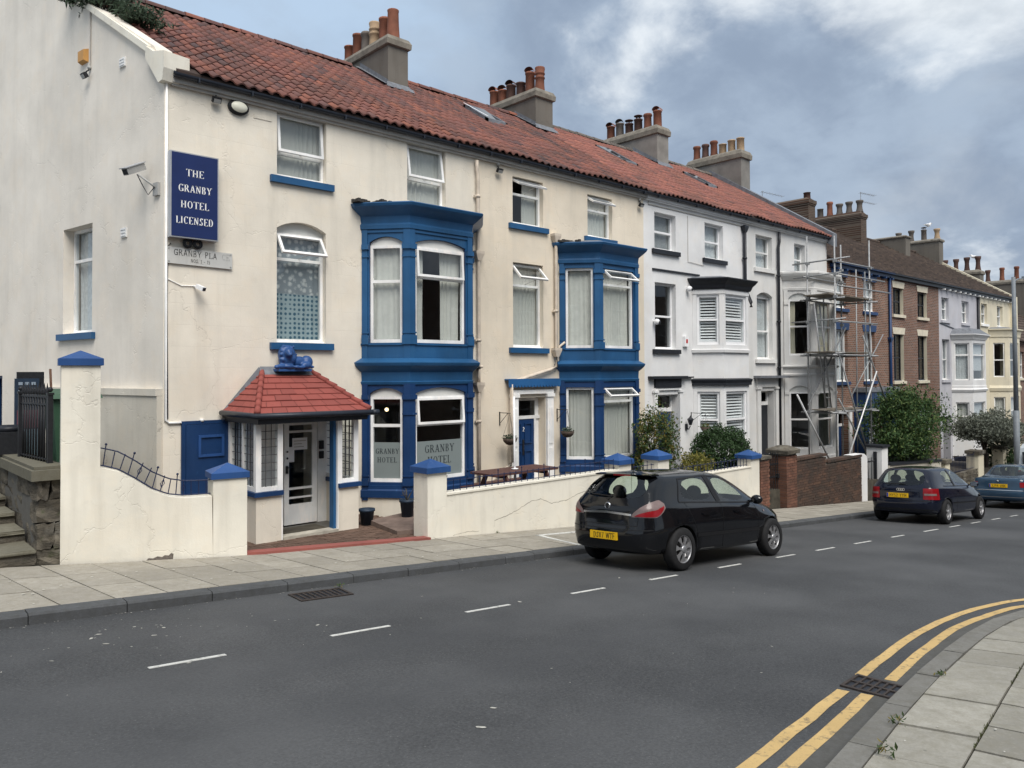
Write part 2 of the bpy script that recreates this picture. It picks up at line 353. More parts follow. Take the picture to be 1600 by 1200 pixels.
MT['tile2'] = tilemat('pantile_orange', [(.25, .105, .085), (.29, .12, .095), (.21, .095, .085), (.33, .135, .10), (.16, .085, .078)], (.13, .085, .068))
MT['porchtile'] = tilemat('porch_tile_red', [(.26, .072, .060), (.29, .080, .066), (.23, .066, .056)], (.20, .062, .054))
MT['browntile'] = None
# ------------------------------------------------------------------ ground materials
def asphalt():
    t = NT('asphalt'); pos = t.coord(world=True)
    a = t.noise(.55, 5, .6, pos); f = t.noise(48, 4, .75, pos); g = t.noise(9, 5, .6, pos)
    c = t.mix(t.ramp(a, .3, .7), (.078, .081, .085, 1), (.106, .109, .113, 1))
    c = t.mix(t.ramp(f, .35, .75), c4((.032, .033, .035)), c, 'MIX')
    sp = t.ramp(t.voro(38, 'F1', pos), .0, .22, 1, 0); sp = t.math('MULTIPLY', sp, t.ramp(t.noise(22, 2, .5, pos), .48, .62)); c = t.mix(t.math('MULTIPLY', sp, .75), c, (.26, .255, .24, 1))
    # wheel tracks polished a little darker along the street
    tr = t.noise(.8, 3, .5, t.coord((.05, 1.3, 1), world=True)); c = t.mix(t.ramp(tr, .42, .66, 0, .55), c, (.056, .058, .062, 1))
    # droppings
    d = t.ramp(t.voro(2.3, 'F1', pos), .022, .036, 1, 0); d2 = t.ramp(t.voro(7., 'F1', pos), .030, .045, 1, 0)
    near = t.ramp(t.noise(.35, 2, .5, pos), .50, .60); dm = t.math('MAXIMUM', d, t.math('MULTIPLY', d2, near)); c = t.mix(t.ramp(t.noise(.28, 4, .6, pos), .42, .62, 0, .35), c, (.124, .126, .129, 1)); c = t.mix(t.ramp(t.noise(2.6, 6, .7, pos), .60, .74, 0, .45), c, (.046, .047, .049, 1)); c = t.mix(t.math('MULTIPLY', dm, .0), c, (.5, .5, .48, 1))
    h = t.math('ADD', f, t.math('MULTIPLY', g, .3)); t.bump(h, .55, .006)
    return t.done(c, t.ramp(a, .3, .7, .82, .7), .3)
def slabmat(name, col, var=.16):
    t = NT(name); pos = t.coord(world=True); r = t.rnd()
    c = t.mix(r, c4(col, 1-var), c4(col, 1+var)); n = t.noise(3.2, 6, .65, pos); c = t.mix(t.ramp(n, .42, .72, 0, .5), c, c4(col, .62))
    c = t.mix(t.ramp(t.noise(60, 3, .6, pos), .35, .7, .25, 0), c, c4(col, .5))
    d = t.ramp(t.voro(4.1, 'F1', pos), .02, .035, 1, 0); c = t.mix(t.math('MULTIPLY', d, t.ramp(t.noise(.9, 2, .5, pos), .5, .6, 0, .6)), c, (.55, .55, .52, 1))
    c = t.mix(t.ramp(t.noise(11, 6, .7, pos), .40, .70, 0, .55), c, c4((col[0]*.62, col[1]*.60, col[2]*.52))); c = t.mix(t.ramp(t.noise(26, 4, .7, pos), .55, .72, 0, .35), c, c4(col, 1.25))
    gum = t.ramp(t.voro(5.3, 'F1', pos), .050, .070, 1, 0); c = t.mix(t.math('MULTIPLY', gum, t.ramp(t.noise(2.1, 2, .5, pos), .48, .54, 0, .55)), c, c4(col, .42))
    t.bump(t.math('ADD', t.noise(70, 4, .6, pos), t.noise(5, 3, .5, pos)), .3, .008); return t.done(c, .88, .2)
MT['asphalt'] = asphalt()
MT['slab'] = slabmat('concrete_slab', (.35, .325, .28))
MT['slabn'] = slabmat('worn_stone_slab', (.335, .32, .28), .24)
MT['kerb'] = slabmat('dark_kerb_stone', (.092, .096, .102), .1)
MT['kerbn'] = slabmat('grey_kerb_stone', (.20, .195, .18), .12)
MT['joint'] = simple('joint_dirt', (.035, .033, .026), .95, .3, 12, .3)
MT['earth'] = simple('earth', (.07, .062, .048), .95, .4, 4, .4)
MT['yard'] = slabmat('yard_concrete', (.17, .165, .155))
MT['paver'] = simple('brick_paver', (.145, .092, .068), .9, .3, 4, .3, 60, rand=.35)
MT['redstep'] = gloss_paint('red_step_paint', (.27, .085, .07), wear=(.28, .22, .2), rough=.7, amt=.8)
def linepaint(name, col, wear):
    t = NT(name); pos = t.coord(world=True); n = t.noise(14, 6, .75, pos); f = t.noise(120, 3, .6, pos)
    c = t.mix(t.ramp(t.noise(2, 3, .5, pos), .3, .7), c4(col, .88), c4(col, 1.08)); c = t.mix(t.ramp(n, .53, .68, 0, wear), c, (.09, .088, .08, 1)); c = t.mix(t.ramp(f, .55, .75, 0, .35), c, (.12, .11, .09, 1))
    t.bump(f, .4, .005); return t.done(c, .8, .25)
MT['linew'] = linepaint('white_line_paint', (.58, .58, .55), .7)
MT['liney'] = linepaint('yellow_line_paint', (.56, .39, .17), .85)
# ------------------------------------------------------------------ road, pavements, ground
def sheet(name, xs, ys, zf, m, parent=None, kind='structure', y1=None):
    mb = MB(); 
    for x in xs:
        for y in ys:
            yy = y(x) if callable(y) else y; mb.v.append((x, yy, zf(x, yy)))
    n = len(ys)
    for i in range(len(xs)-1):
        for j in range(n-1): mb.f.append([i*n+j, (i+1)*n+j, (i+1)*n+j+1, i*n+j+1]); mb.m.append(0); mb.sm.append(False)
    return mb.build(name, m, parent, kind)
xs = [-14+i*2.0 for i in range(50)]
road = sheet('road', xs, [-26, -10, -4, 0, 3, 6, lambda x: kerb_y(x)+.02], zr, MT['asphalt'])
# bay line dashes
dash = [(1.95, 2.55), (3.52, 4.15), (5.1, 5.72), (6.72, 7.32), (8.25, 8.85), (9.9, 10.5), (11.6, 12.2), (13.4, 14.1), (15.0, 15.75), (16.8, 17.45), (18.65, 19.5), (20.3, 21.0), (21.9, 22.6), (23.6, 24.3), (25.3, 26.0), (27, 27.7), (28.7, 29.4)]
for a, b in dash:
    k = 1.031 if a < 13 else 1.0; y0 = 6.46+.006*a; w = .05
    a, b = a*k, b*k
    MB().slab([(a, y0-w/2), (b, y0-w/2), (b, y0+w/2), (a, y0+w/2)], lambda x, y: zr(x, y)-.01, lambda x, y: zr(x, y)+.004).build('white_dash', MT['linew'], road)
def strip(name, pts, w, m, parent, h=.004):
    pts = [Vector(p) for p in pts]; L = []; Rr = []
    for i, p in enumerate(pts):
        t = (pts[min(i+1, len(pts)-1)]-pts[max(i-1, 0)]).normalized(); nn = Vector((-t.y, t.x)); j = R.uniform(-.006, .006)
        L.append(p+nn*(w/2+j)); Rr.append(p-nn*(w/2-j))
    mb = MB(); k = len(pts)
    vs = [(p.x, p.y, zr(p.x, p.y)+h) for p in L]+[(p.x, p.y, zr(p.x, p.y)+h) for p in Rr]
    mb.add(vs, [(i, i+1, k+i+1, k+i) for i in range(k-1)]); return mb.build(name, m, parent)
def dens(pts, n=6):
    out = []
    for i in range(len(pts)-1):
        p0, p1, p2, p3 = [Vector(pts[max(0, min(len(pts)-1, j))]) for j in (i-1, i, i+1, i+2)]
        for k in range(n):
            t = k/n; out.append(tuple(.5*((2*p1)+(p2-p0)*t+(2*p0-5*p1+4*p2-p3)*t*t+(3*p1-p0-3*p2+p3)*t**3)))
    out.append(tuple(pts[-1])); return out
yo = [(-3.5, .85), (0, 1.66), (2, 2.05), (3.93, 2.33), (5.72, 2.60)]; yo2 = [(6.2, 2.68), (7.88, 2.91), (8.99, 2.97), (9.99, 2.93), (11.0, 2.74), (11.9, 2.3), (12.6, 1.5), (12.95, .3), (13, -4)]
yi = [(-3.5, .62), (0, 1.43), (2, 1.83), (4.08, 2.17), (5.76, 2.43)]; yi2 = [(6.25, 2.47), (7.51, 2.65), (8.73, 2.76), (9.84, 2.72), (10.6, 2.60), (11.5, 2.1), (12.2, 1.3), (12.55, .2), (12.6, -4)]
for pts in (yo, yo2, yi, yi2): strip('yellow_line', dens(pts), .088, MT['liney'], road)
# paler channel between the inner line and the kerb
MT['channel'] = slabmat('channel_asphalt', (.105, .104, .10), .1)
ch_ = dens([(-3.5, .50), (0, 1.30), (2.0, 1.70), (4.04, 2.04), (5.22, 2.24), (6.5, 2.42), (7.95, 2.57), (8.9, 2.62), (9.6, 2.60), (10.4, 2.42), (11.2, 1.95)], 4)
strip('channel_strip', ch_, .23, MT['channel'], road, .002)
# near pavement
kn = dens([(-14, -1.9), (-6, -.25), (-2, .70), (1, 1.35), (2.5, 1.66), (4.04, 1.93), (5.22, 2.13), (6.5, 2.31), (7.95, 2.46), (8.9, 2.50), (9.6, 2.47), (10.4, 2.25), (11.2, 1.75), (11.8, .9), (12.05, 0), (12.1, -3), (12.1, -12)], 4)
zn = lambda x, y: zr(x, y)+.10
mb = MB(); poly = [(p[0], p[1]-.13) for p in kn]+[(-14, -12)]
mb.slab(poly, lambda x, y: zr(x, y)-.3, lambda x, y: zn(x, y)-.018)
near_pav = mb.build('near_pavement', MT['joint'], None, 'structure')
def resample(pts, step):
    out = [Vector(pts[0])]; acc = 0
    for i in range(len(pts)-1):
        a, b = Vector(pts[i]), Vector(pts[i+1]); L = (b-a).length; pos = 0
        while acc+L-pos >= step:
            pos += step-acc; acc = 0; out.append(a+(b-a)*(pos/L))
        acc += L-pos
    return out
kp = resample(kn, .9); kr = bpy.data.objects.new('near_kerb', None); COL.objects.link(kr); kr['kind'] = 'structure'; kr.location = (6, 2, zr(6, 2))
for i in range(len(kp)-1):
    a, b = kp[i], kp[i+1]; t = (b-a).normalized(); nn = Vector((t.y, -t.x)); g = .006
    q = [a+t*g, b-t*g, b-t*g+nn*.15, a+t*g+nn*.15]
    if a.x < 1 or a.x > 12: continue
    j = R.uniform(-.006, .006)
    MB().slab([tuple(p) for p in q], lambda x, y: zr(x, y)-.12, lambda x, y: zn(x, y)+j).build('kerb_stone', MT['kerbn'], kr)
ang = math.atan2(.78, 5.5); ca, sa = math.cos(ang), math.sin(ang)
def kny(x):
    for i in range(len(kn)-1):
        if kn[i][0] <= x <= kn[i+1][0]: return kn[i][1]+(kn[i+1][1]-kn[i][1])*(x-kn[i][0])/max(1e-6, kn[i+1][0]-kn[i][0])
    return -9
row = 0; o0 = Vector((2.6, 1.50)); ncount = 0
for r_ in range(10):
    w = .34; x = R.uniform(-.4, .3)-.8
    while x < 10.5:
        L = R.choice((.5, .6, .62, .75, .55)); lo, hi = x+.009, x+L-.009; y1, y0 = -r_*w-.007, -(r_+1)*w+.007
        if r_ == 0: y1 = .5
        pts = [(o0.x+ca*u-sa*v, o0.y+sa*u+ca*v) for u, v in ((lo, y0), (hi, y0), (hi, y1), (lo, y1))]
        pts = [(p[0], min(p[1], kny(p[0])-.165)) for p in pts]
        if pts[3][1]-pts[0][1] > .08 and pts[2][1]-pts[1][1] > .02 and max(p[0] for p in pts) < 11.6:
            j = R.uniform(-.004, .006); tx = R.uniform(-.008, .008)
            MB().slab(pts, lambda X, Y: zn(X, Y)-.05, lambda X, Y: zn(X, Y)+j+tx*(X-pts[0][0])).build('paving_slab', MT['slabn'], near_pav); ncount += 1
        x += L
# far pavement (hotel side)
wl_y = lambda x: 10.6+max(0., (4.6-x))*.19
mb = MB(); X = [-14, 0, 2.4, 4.6, 12, 20, 30, 40, 60, 84]
far_pav = sheet('pavement', X, [lambda x: kerb_y(x)+.05, lambda x: kerb_y(x)+.3, 10, lambda x: wl_y(x)+.3], lambda x, y: zp(x)-.018, MT['joint'])
kroot = bpy.data.objects.new('kerb', None); COL.objects.link(kroot); kroot['kind'] = 'structure'; kroot.location = (10, 8.8, zr(10, 8.8))
x = -2.0
while x < 34:
    L = R.choice((.86, .92, .9, .62)); a, b = x+.005, x+L-.005; j = R.uniform(-.006, .004)
    mb = MB(); prof = [(0, -.15), (0, .085), (.018, .108), (.19, .112), (.19, -.15)]
    vs = []
    for xx in (a, b):
        for dy, dz in prof: yy = kerb_y(xx)+dy; vs.append((xx, yy+j, zr(xx, kerb_y(xx))+dz+j*.3))
    mb.add(vs, [(0, 1, 2, 3, 4), (9, 8, 7, 6, 5)]+[(i, i+5, (i+1) % 5+5, (i+1) % 5) for i in range(5)])
    mb.build('kerb_stone', MT['kerb'], kroot); x += L
sheet('kerb_line', [34+i*4 for i in range(13)], [lambda x: kerb_y(x), lambda x: kerb_y(x)+.19], lambda x, y: zp(x)+.002, MT['kerb'], kroot, None)
# slabs, three rows, cross joints running through
bx = [-1.2]; 
while bx[-1] < 27: bx.append(bx[-1]+R.choice((.48, .54, .58, .52)))
for i in range(len(bx)-1):
    for r_ in range(3):
        g = .008
        def yb(x, k): return kerb_y(x)+.20+(wl_y(x)-kerb_y(x)-.20)*k/3
        a, b = bx[i], bx[i+1]; sk = -.10*r_; j = R.uniform(-.004, .004)
        if 4.6 < a < 7.7 and r_ == 2: pass
        pts = [(a+sk+g, yb(a, r_)+g), (b+sk-g, yb(b, r_)+g), (b+sk-.1-g, yb(b, r_+1)-g), (a+sk-.1+g, yb(a, r_+1)-g)]
        MB().slab(pts, lambda X, Y: zp(X)-.05, lambda X, Y: zp(X)+j).build('paving_slab', MT['slab'], far_pav)
mb = MB()
x = 27.0
while x < 60:
    for r_ in range(3): mb.slab([(x+.01, 9.3+r_*.45), (x+.74, 9.3+r_*.45), (x+.74, 9.74+r_*.45), (x+.01, 9.74+r_*.45)], lambda X, Y: zp(X)-.05, lambda X, Y: zp(X)+.002)
    x += .75
mb.build('distant_slabs', MT['slab'], far_pav, 'stuff')
def pavmark(pts): 
    for i in range(len(pts)-1):
        a, b = Vector(pts[i]), Vector(pts[i+1]); t = (b-a).normalized()*.04; nn = Vector((-t.y, t.x))
        MB().slab([tuple(a-t+nn), tuple(a-t-nn), tuple(b+t-nn), tuple(b+t+nn)], lambda x, y: zp(x)-.02, lambda x, y: zp(x)+.009).build('white_corner_mark', MT['linew'], far_pav)
pavmark([(9.80, 9.02), (9.86, 10.06)]); pavmark([(9.86, 10.06), (11.3, 10.05)])
# ground behind the wall line
gz = lambda x: (-.03 if x < 13 else -.03-.055*(x-13))
ground = sheet('ground', [-14, -4, 2, 5, 12, 18, 24, 32, 44, 60, 84], [lambda x: wl_y(x)+.16, lambda x: wl_y(x)+.17, 12, 24, 60], lambda x, y: (min(zp(x), gz(x))-.05 if y < wl_y(x)+.165 else gz(x)), MT['earth'])
# forecourt of brick pavers
def zfc(x, y):
    zl = zp(x)+.005; t = min(1, max(0, (y-10.75)/1.5)); return zl*(1-t)+(.03+.0*x)*t
forecourt = sheet('forecourt', [3.2, 4, 5, 6, 7, 8], [10.62, 11, 11.6, 12.2, 13.49], lambda x, y: zfc(x, y)-.014, MT['joint'])
mb = MB(); ry = 10.78; k = 0
while ry < 13.4:
    x = 4.3+(.1 if k % 2 else 0)
    while x < 8.2:
        j = R.uniform(-.004, .004); mb.slab([(x+.004, ry+.004), (x+.206, ry+.004), (x+.206, ry+.096), (x+.004, ry+.096)], lambda X, Y: zfc(X, Y)-.03, lambda X, Y: zfc(X, Y)+j); x += .21
    ry += .10; k += 1
mb.build('paving_brick', MT['paver'], forecourt, 'stuff')
mb = MB(); mb.slab([(4.6, 10.58), (4.85, 10.53), (7.78, 10.53), (7.78, 10.72), (4.6, 10.74)], lambda x, y: zp(x)-.1, lambda x, y: zp(x)+.035); mb.build('red_threshold', MT['redstep'], forecourt)
# raised stone patch beside the bay
mb = MB(); mb.slab([(7.55, 11.2), (8.1, 11.02), (8.9, 11.05), (9.2, 12.6), (7.75, 12.4)], lambda x, y: 0.0, lambda x, y: .11+.02*(x-7.2)); mb.build('raised_stone_flags', simple('pink_stone', (.17, .125, .105), .9, .3, 5, .5, 30), forecourt)
# yard up the steps, left of the hotel
yard = MB().slab([(-14, 11.7), (.3, 11.7), (.3, 14.55), (2.14, 14.55), (2.14, 11.35), (2.62, 11.15), (3.25, 13.6), (3.85, 15.6), (2.0, 26), (-14, 26)], 0.0, 1.5).build('yard', MT['yard'], None, 'structure')

# droppings and grit on the road, loose flat flecks
mb = MB(); rr = random.Random(31)
for i in range(230):
    if i < 60: x, y = rr.gauss(2.4, .8), rr.gauss(7.7, .35)
    elif i < 95: x, y = rr.uniform(1, 9), rr.uniform(3, 7.5)
    else: x = rr.uniform(-1, 9); y = kerb_y(x)-abs(rr.gauss(.03, .03))
    if y > kerb_y(x)-.01: continue
    r = (rr.uniform(.003, .008)+(.010 if rr.random() < .15 else 0)) if i < 95 else rr.uniform(.003, .008); k = 6; e = rr.uniform(1, 2.6); a0 = rr.uniform(0, 3)
    pts = [(x+math.cos(a0)*math.cos(2*math.pi*j/k)*r*e-math.sin(a0)*math.sin(2*math.pi*j/k)*r+rr.uniform(-.3, .3)*r, y+math.sin(a0)*math.cos(2*math.pi*j/k)*r*e+math.cos(a0)*math.sin(2*math.pi*j/k)*r) for j in range(k)]
    mb.add([(p[0], p[1], zr(*p)+.004) for p in pts], [tuple(range(k))])
mb.build('droppings_and_grit', simple('bird_droppings', (.42, .41, .37), .9, .3, 30, 0), road, 'stuff')
mb = MB()
for i in range(70):
    x = rr.uniform(-1, 9); y = rr.uniform(kerb_y(x)+.25, 10.4); r = rr.uniform(.006, .02); mb.add([(x+math.cos(j)*r*rr.uniform(.6, 1.4), y+math.sin(j)*r*.8, zp(x)+.009) for j in range(6)], [tuple(range(6))])
mb.build('droppings_and_grit', simple('pale_flecks', (.50, .48, .42), .9, .3, 30, 0), far_pav, 'stuff')
mb = MB()
for i in range(60):
    u, v = rr.uniform(0, 8), -rr.uniform(0, 2.4); x, y = o0.x+ca*u-sa*v, o0.y+sa*u+ca*v; r = rr.uniform(.004, .012); mb.add([(x+math.cos(j)*r*rr.uniform(.6, 1.6), y+math.sin(j)*r*.8, zn(x, y)+.010) for j in range(6)], [tuple(range(6))])
mb.build('droppings_and_grit', simple('pale_specks', (.55, .53, .48), .9, .3, 30, 0), near_pav, 'stuff')
# moss and grass in the near slab joints
mb = MB()
for i in range(900):
    row_ = rr.choice((0, 0, 1, 2, 3)); u = rr.uniform(.5, 8.5)
    if mnoise.noise(Vector((u*1.3, row_*5.1, 0))) < .05: continue
    v = -(row_+1)*.34+rr.uniform(-.008, .008); x, y = o0.x+ca*u-sa*v, o0.y+sa*u+ca*v; h = rr.uniform(.006, .022); a = rr.uniform(0, 3.1); mb.add([(x-math.cos(a)*.006, y-math.sin(a)*.006, zn(x, y)-.01), (x+math.cos(a)*.006, y+math.sin(a)*.006, zn(x, y)-.01), (x+rr.uniform(-.012, .012), y+rr.uniform(-.012, .012), zn(x, y)+h)], [(0, 1, 2)])
mb.build('joint_moss', simple('moss_green', (.075, .085, .035), .95, .4, 20, 0), near_pav, 'stuff')
# ------------------------------------------------------------------ windows, walls, roofs
def arch_poly(u0, u1, z0, z1, rise, seg=10):
    p = [(u0, z0), (u1, z0), (u1, z1-rise)]
    if rise > 0:
        w = u1-u0; r = (w*w/4+rise*rise)/(2*rise); cz = z1-r; cu = (u0+u1)/2; a = math.asin((w/2)/r)
        p += [(cu+r*math.sin(a-2*a*i/seg), cz+r*math.cos(a-2*a*i/seg)) for i in range(1, seg)]
    p.append((u0, z1-rise)); return p
def wall(parent, fr, poly, opens, mat, name='wall', thick=.32, n0=0.0):
    o = MB(fr).prism(poly, n0, n0+thick).build(name, mat, parent)
    if opens:
        c = MB(fr)
        for w in opens: c.prism(arch_poly(*w[:4], w[4] if len(w) > 4 else 0), n0-.3, n0+thick+.3)
        cut(o, c)
    return o
def curtain(fr, parent, u0, u1, z0, z1, n, mat, fold=.11, amp=.022, seed=0, name='curtain', gather=0.):
    rr = random.Random(seed+int(abs(u0)*100)+int(z0*10)); mb = MB(fr); k = max(4, int((u1-u0)/.018)); ph = rr.uniform(0, 6)
    rows = 5; vs = []
    for j in range(rows+1):
        t = j/rows; z = z0+(z1-z0)*t
        for i in range(k+1):
            s = i/k; u = u0+(u1-u0)*s; u2 = u+gather*(1-t)*(s-.5)*-(u1-u0)
            a = 2*math.pi*(u/fold)+ph+2.2*math.sin(u*5.3+ph*1.7)+.9*math.sin(u*13+ph)+.35*math.sin(t*4+u*9+ph); vs.append((u2+.008*math.sin(t*6+u*20+ph), n+amp*math.sin(a)*(1.15-.3*t)*(.55+.45*math.sin(u*8.7+ph*2.3)), z))
    mb.add(vs, [(j*(k+1)+i, j*(k+1)+i+1, (j+1)*(k+1)+i+1, (j+1)*(k+1)+i) for j in range(rows) for i in range(k)], 0, True)
    return mb.build(name, mat, parent)
def ring(mb, u0, u1, z0, z1, w, n0, n1, mi=0, wb=None):
    wb = wb or w; mb.box(u0, u0+w, n0, n1, z0, z1, mi); mb.box(u1-w, u1, n0, n1, z0, z1, mi); mb.box(u0+w, u1-w, n0, n1, z1-w, z1, mi); mb.box(u0+w, u1-w, n0, n1, z0, z0+wb, mi)
WID = [0]
def window(holder, fr, u0, u1, z0, z1, dep=.12, rise=0., style='two', mid=.5, ang=0., curt='full', fm=None, sill=None, part=True, hang=True, tymp=False, fw=.055, n0=0., cm=None, gm=None, bars=0, lab=None, sillw=.14, sillh=.13, lipped=False):
    """holder: the house (part=True) or a bay (its frame, panes and curtains are then sub-parts)."""
    WID[0] += 1; fm = fm or MT['wpaint']; gm = gm or MT['glass']; cm = cm or MT['curtain']
    e = .004; a, b, lo, hi = u0+e, u1-e, z0+e, z1-e; ht = hi-rise if rise else hi
    if tymp: ht = hi-rise-.06
    n = n0+dep; mb = MB(fr)
    ring(mb, a, b, lo, ht, fw, n, n+.07, wb=fw*1.25)
    if rise or tymp:
        pol = arch_poly(a, b, ht+.002, hi, rise); mb.prism(pol, n+.012, n+.05, 1)
        inner = arch_poly(a+.05, b-.05, ht+.03, hi-.045, max(.02, rise-.02))
    if part: mb.box(a, b, n-.05, n+.02, lo-.0, lo+.028)
    zm = lo+(ht-lo)*mid
    ia, ib, il, ih = a+fw, b-fw, lo+fw*1.25, ht-fw
    sub = []
    if style == 'two': mb.box(ia, ib, n+.004, n+.062, zm-.03, zm+.03)
    elif style in ('topopen', 'topopen2'): mb.box(ia, ib, n+.004, n+.062, zm-.028, zm+.028)
    elif style == 'sash': mb.box(ia, ib, n-.012, n+.05, zm-.028, zm+.028)
    if bars:
        for k in range(1, bars+1): u = ia+(ib-ia)*k/(bars+1); mb.box(u-.011, u+.011, n+.008, n+.05, il, ih)
    fo = mb.build('window' if part else 'window_frame', [fm, MT['tymp']], holder, None, lab)
    sp = fo if part else holder
    gl = [(ia, ib, il, zm-.028 if style != 'one' else ih)]
    if style in ('two', 'sash') or (style.startswith('top') and not ang): gl.append((ia, ib, zm+.028, ih))
    for q in gl: MB(fr).add([(q[0]-.005, n+.035, q[2]-.005), (q[1]+.005, n+.035, q[2]-.005), (q[1]+.005, n+.035, q[3]+.005), (q[0]-.005, n+.035, q[3]+.005)], [(0, 1, 2, 3)]).build('pane', gm, sp)
    if style.startswith('top') and ang:
        H = ih-zm-.0; sa, cs = math.sin(math.radians(ang)), math.cos(math.radians(ang)); zt = ih+.02
        tf = lambda p: (p[0], n-.01-(p[2])*sa+p[1]*cs, zt-p[2]*cs-p[1]*sa)   # p=(u, thickness, distance below hinge)
        cb = MB(fr, tf); ring(cb, ia-.015, ib+.015, 0, H+.01, .05, -.02, .025)
        cb.add([(ia+.03, 0, .03), (ib-.03, 0, .03), (ib-.03, 0, H-.03), (ia+.03, 0, H-.03)], [(0, 1, 2, 3)], 1)
        cb.build('open_casement', [fm, gm], sp)
        st = MB(fr); um = ia+(ib-ia)*.62; p1 = tf((um, 0, H)); st.tube([(um-.12, n+.02, zm+.03), p1], .007, 5); st.build('window_stay', MT['soffit'], sp)
    nc = n+.13; ci, cj, cl, ch = a+.02, b-.02, lo+.03, ht-.02
    if curt == 'full': curtain(fr, sp, ci, cj, cl, ch, nc, cm, seed=WID[0])
    elif curt == 'net': curtain(fr, sp, ci, cj, cl, ch, nc, MT['net'], fold=.16, amp=.012, seed=WID[0], name='net_curtain')
    elif curt == 'right': curtain(fr, sp, ci+(cj-ci)*.52, cj, cl, ch, nc, cm, seed=WID[0])
    elif curt == 'left': curtain(fr, sp, ci, ci+(cj-ci)*.34, cl, ch, nc, cm, seed=WID[0])
    elif curt == 'sides':
        curtain(fr, sp, ci, ci+(cj-ci)*.22, cl, ch, nc, cm, seed=WID[0]); curtain(fr, sp, ci+(cj-ci)*.58, cj, cl, ch, nc+.01, cm, seed=WID[0]+5, gather=.15)
    elif curt == 'lace': curtain(fr, sp, ci, cj, cl+(ch-cl)*.0, ch, nc, MT['lace'], fold=.2, amp=.012, seed=WID[0], name='lace_curtain')
    elif curt == 'blind': MB(fr).box(ci, cj, nc-.02, nc-.012, cl+(ch-cl)*.25, ch).build('blind', MT['net'], sp)
    elif curt == 'venetian':
        sb = MB(fr); z = cl
        while z < ch: sb.box(ci, cj, nc-.02, nc+.005, z, z+.012); z += .03
        sb.build('venetian_blind', MT['net'], sp)
    elif curt == 'shutter':
        sb = MB(fr); nn = n+.085; w = .045
        ring(sb, ia-.01, ib+.01, il-.01, ih+.01, w, nn, nn+.03); sb.box(ia, ib, nn, nn+.03, zm-.035, zm+.035)
        for (zl, zh) in ((il+.03, zm-.035), (zm+.035, ih-.03)):
            k = max(3, int((zh-zl)/.085)); 
            for i in range(k):
                z = zl+(zh-zl)*(i+.5)/k; v = [(ia+.03, nn-.006, z-.028), (ib-.03, nn-.006, z-.028), (ib-.03, nn+.034, z+.018), (ia+.03, nn+.034, z+.018)]
                sb.add(v+[(p[0], p[1]+.004, p[2]-.009) for p in v], [(0, 1, 2, 3), (7, 6, 5, 4), (0, 4, 5, 1), (2, 6, 7, 3), (1, 5, 6, 2), (3, 7, 4, 0)])
        sb.build('shutter', MT['wplastic'], sp)
    if sill:
        MB(fr).box(u0-sillw, u1+sillw, n0-.075, n0+.0, z0-sillh, z0-.004).build('sill', sill, fo if part else holder)
        MB(fr).box(u0+.002, u1-.002, n0-.0, n0+dep+.02, z0-.03, z0+.006).build('inner_sill', MT['wpaint'] if not lipped else sill, fo if part else holder)
    return fo
def lace():
    t = NT('lace'); pos = t.coord(world=True); v = t.voro(9, 'F1', pos); w = t.noise(16, 3, .5, pos, 1.5)
    c = t.mix(t.ramp(t.math('ADD', v, t.math('MULTIPLY', w, .5)), .45, .75), (.66, .68, .68, 1), (.28, .32, .35, 1))
    s = t.n.new('ShaderNodeSeparateXYZ'); t.l.new(pos, s.inputs[0]); low = t.ramp(s.outputs[2], 4.37, 4.40, 1, 0)
    m = t.ramp(t.voro(11, 'F1', pos, .15), .28, .42); c = t.mix(low, c, t.mix(m, (.05, .13, .19, 1), (.36, .45, .48, 1)))
    return t.done(c, .95, .1)
MT['lace'] = lace()
EAVE_Z, RIDGE_Y, RIDGE_Z, EAVE_Y = 8.02, 18.6, 11.36, 13.30
SL = (RIDGE_Z-EAVE_Z)/(RIDGE_Y-EAVE_Y)
def tile_mesh(w, L, amp=.028, seg=6, t=.016):
    vs = []; fs = []
    prof = [(w*1.12*i/seg-w*.06, amp*math.sin(2*math.pi*(i/seg)-.6)+amp*.25) for i in range(seg+1)]
    k = seg+1
    for y, dz in ((0, 0), (L, -.022)): vs += [(x, y, z+dz+.03) for x, z in prof]
    vs += [(x, 0, z+.03-t-.012) for x, z in prof]
    fs = [(i, i+1, k+i+1, k+i) for i in range(seg)]+[(2*k+i, 2*k+i+1, i+1, i) for i in range(seg)]
    fs += [(0, k, 2*k), (seg, 2*k+seg, k+seg)]
    return vs, fs
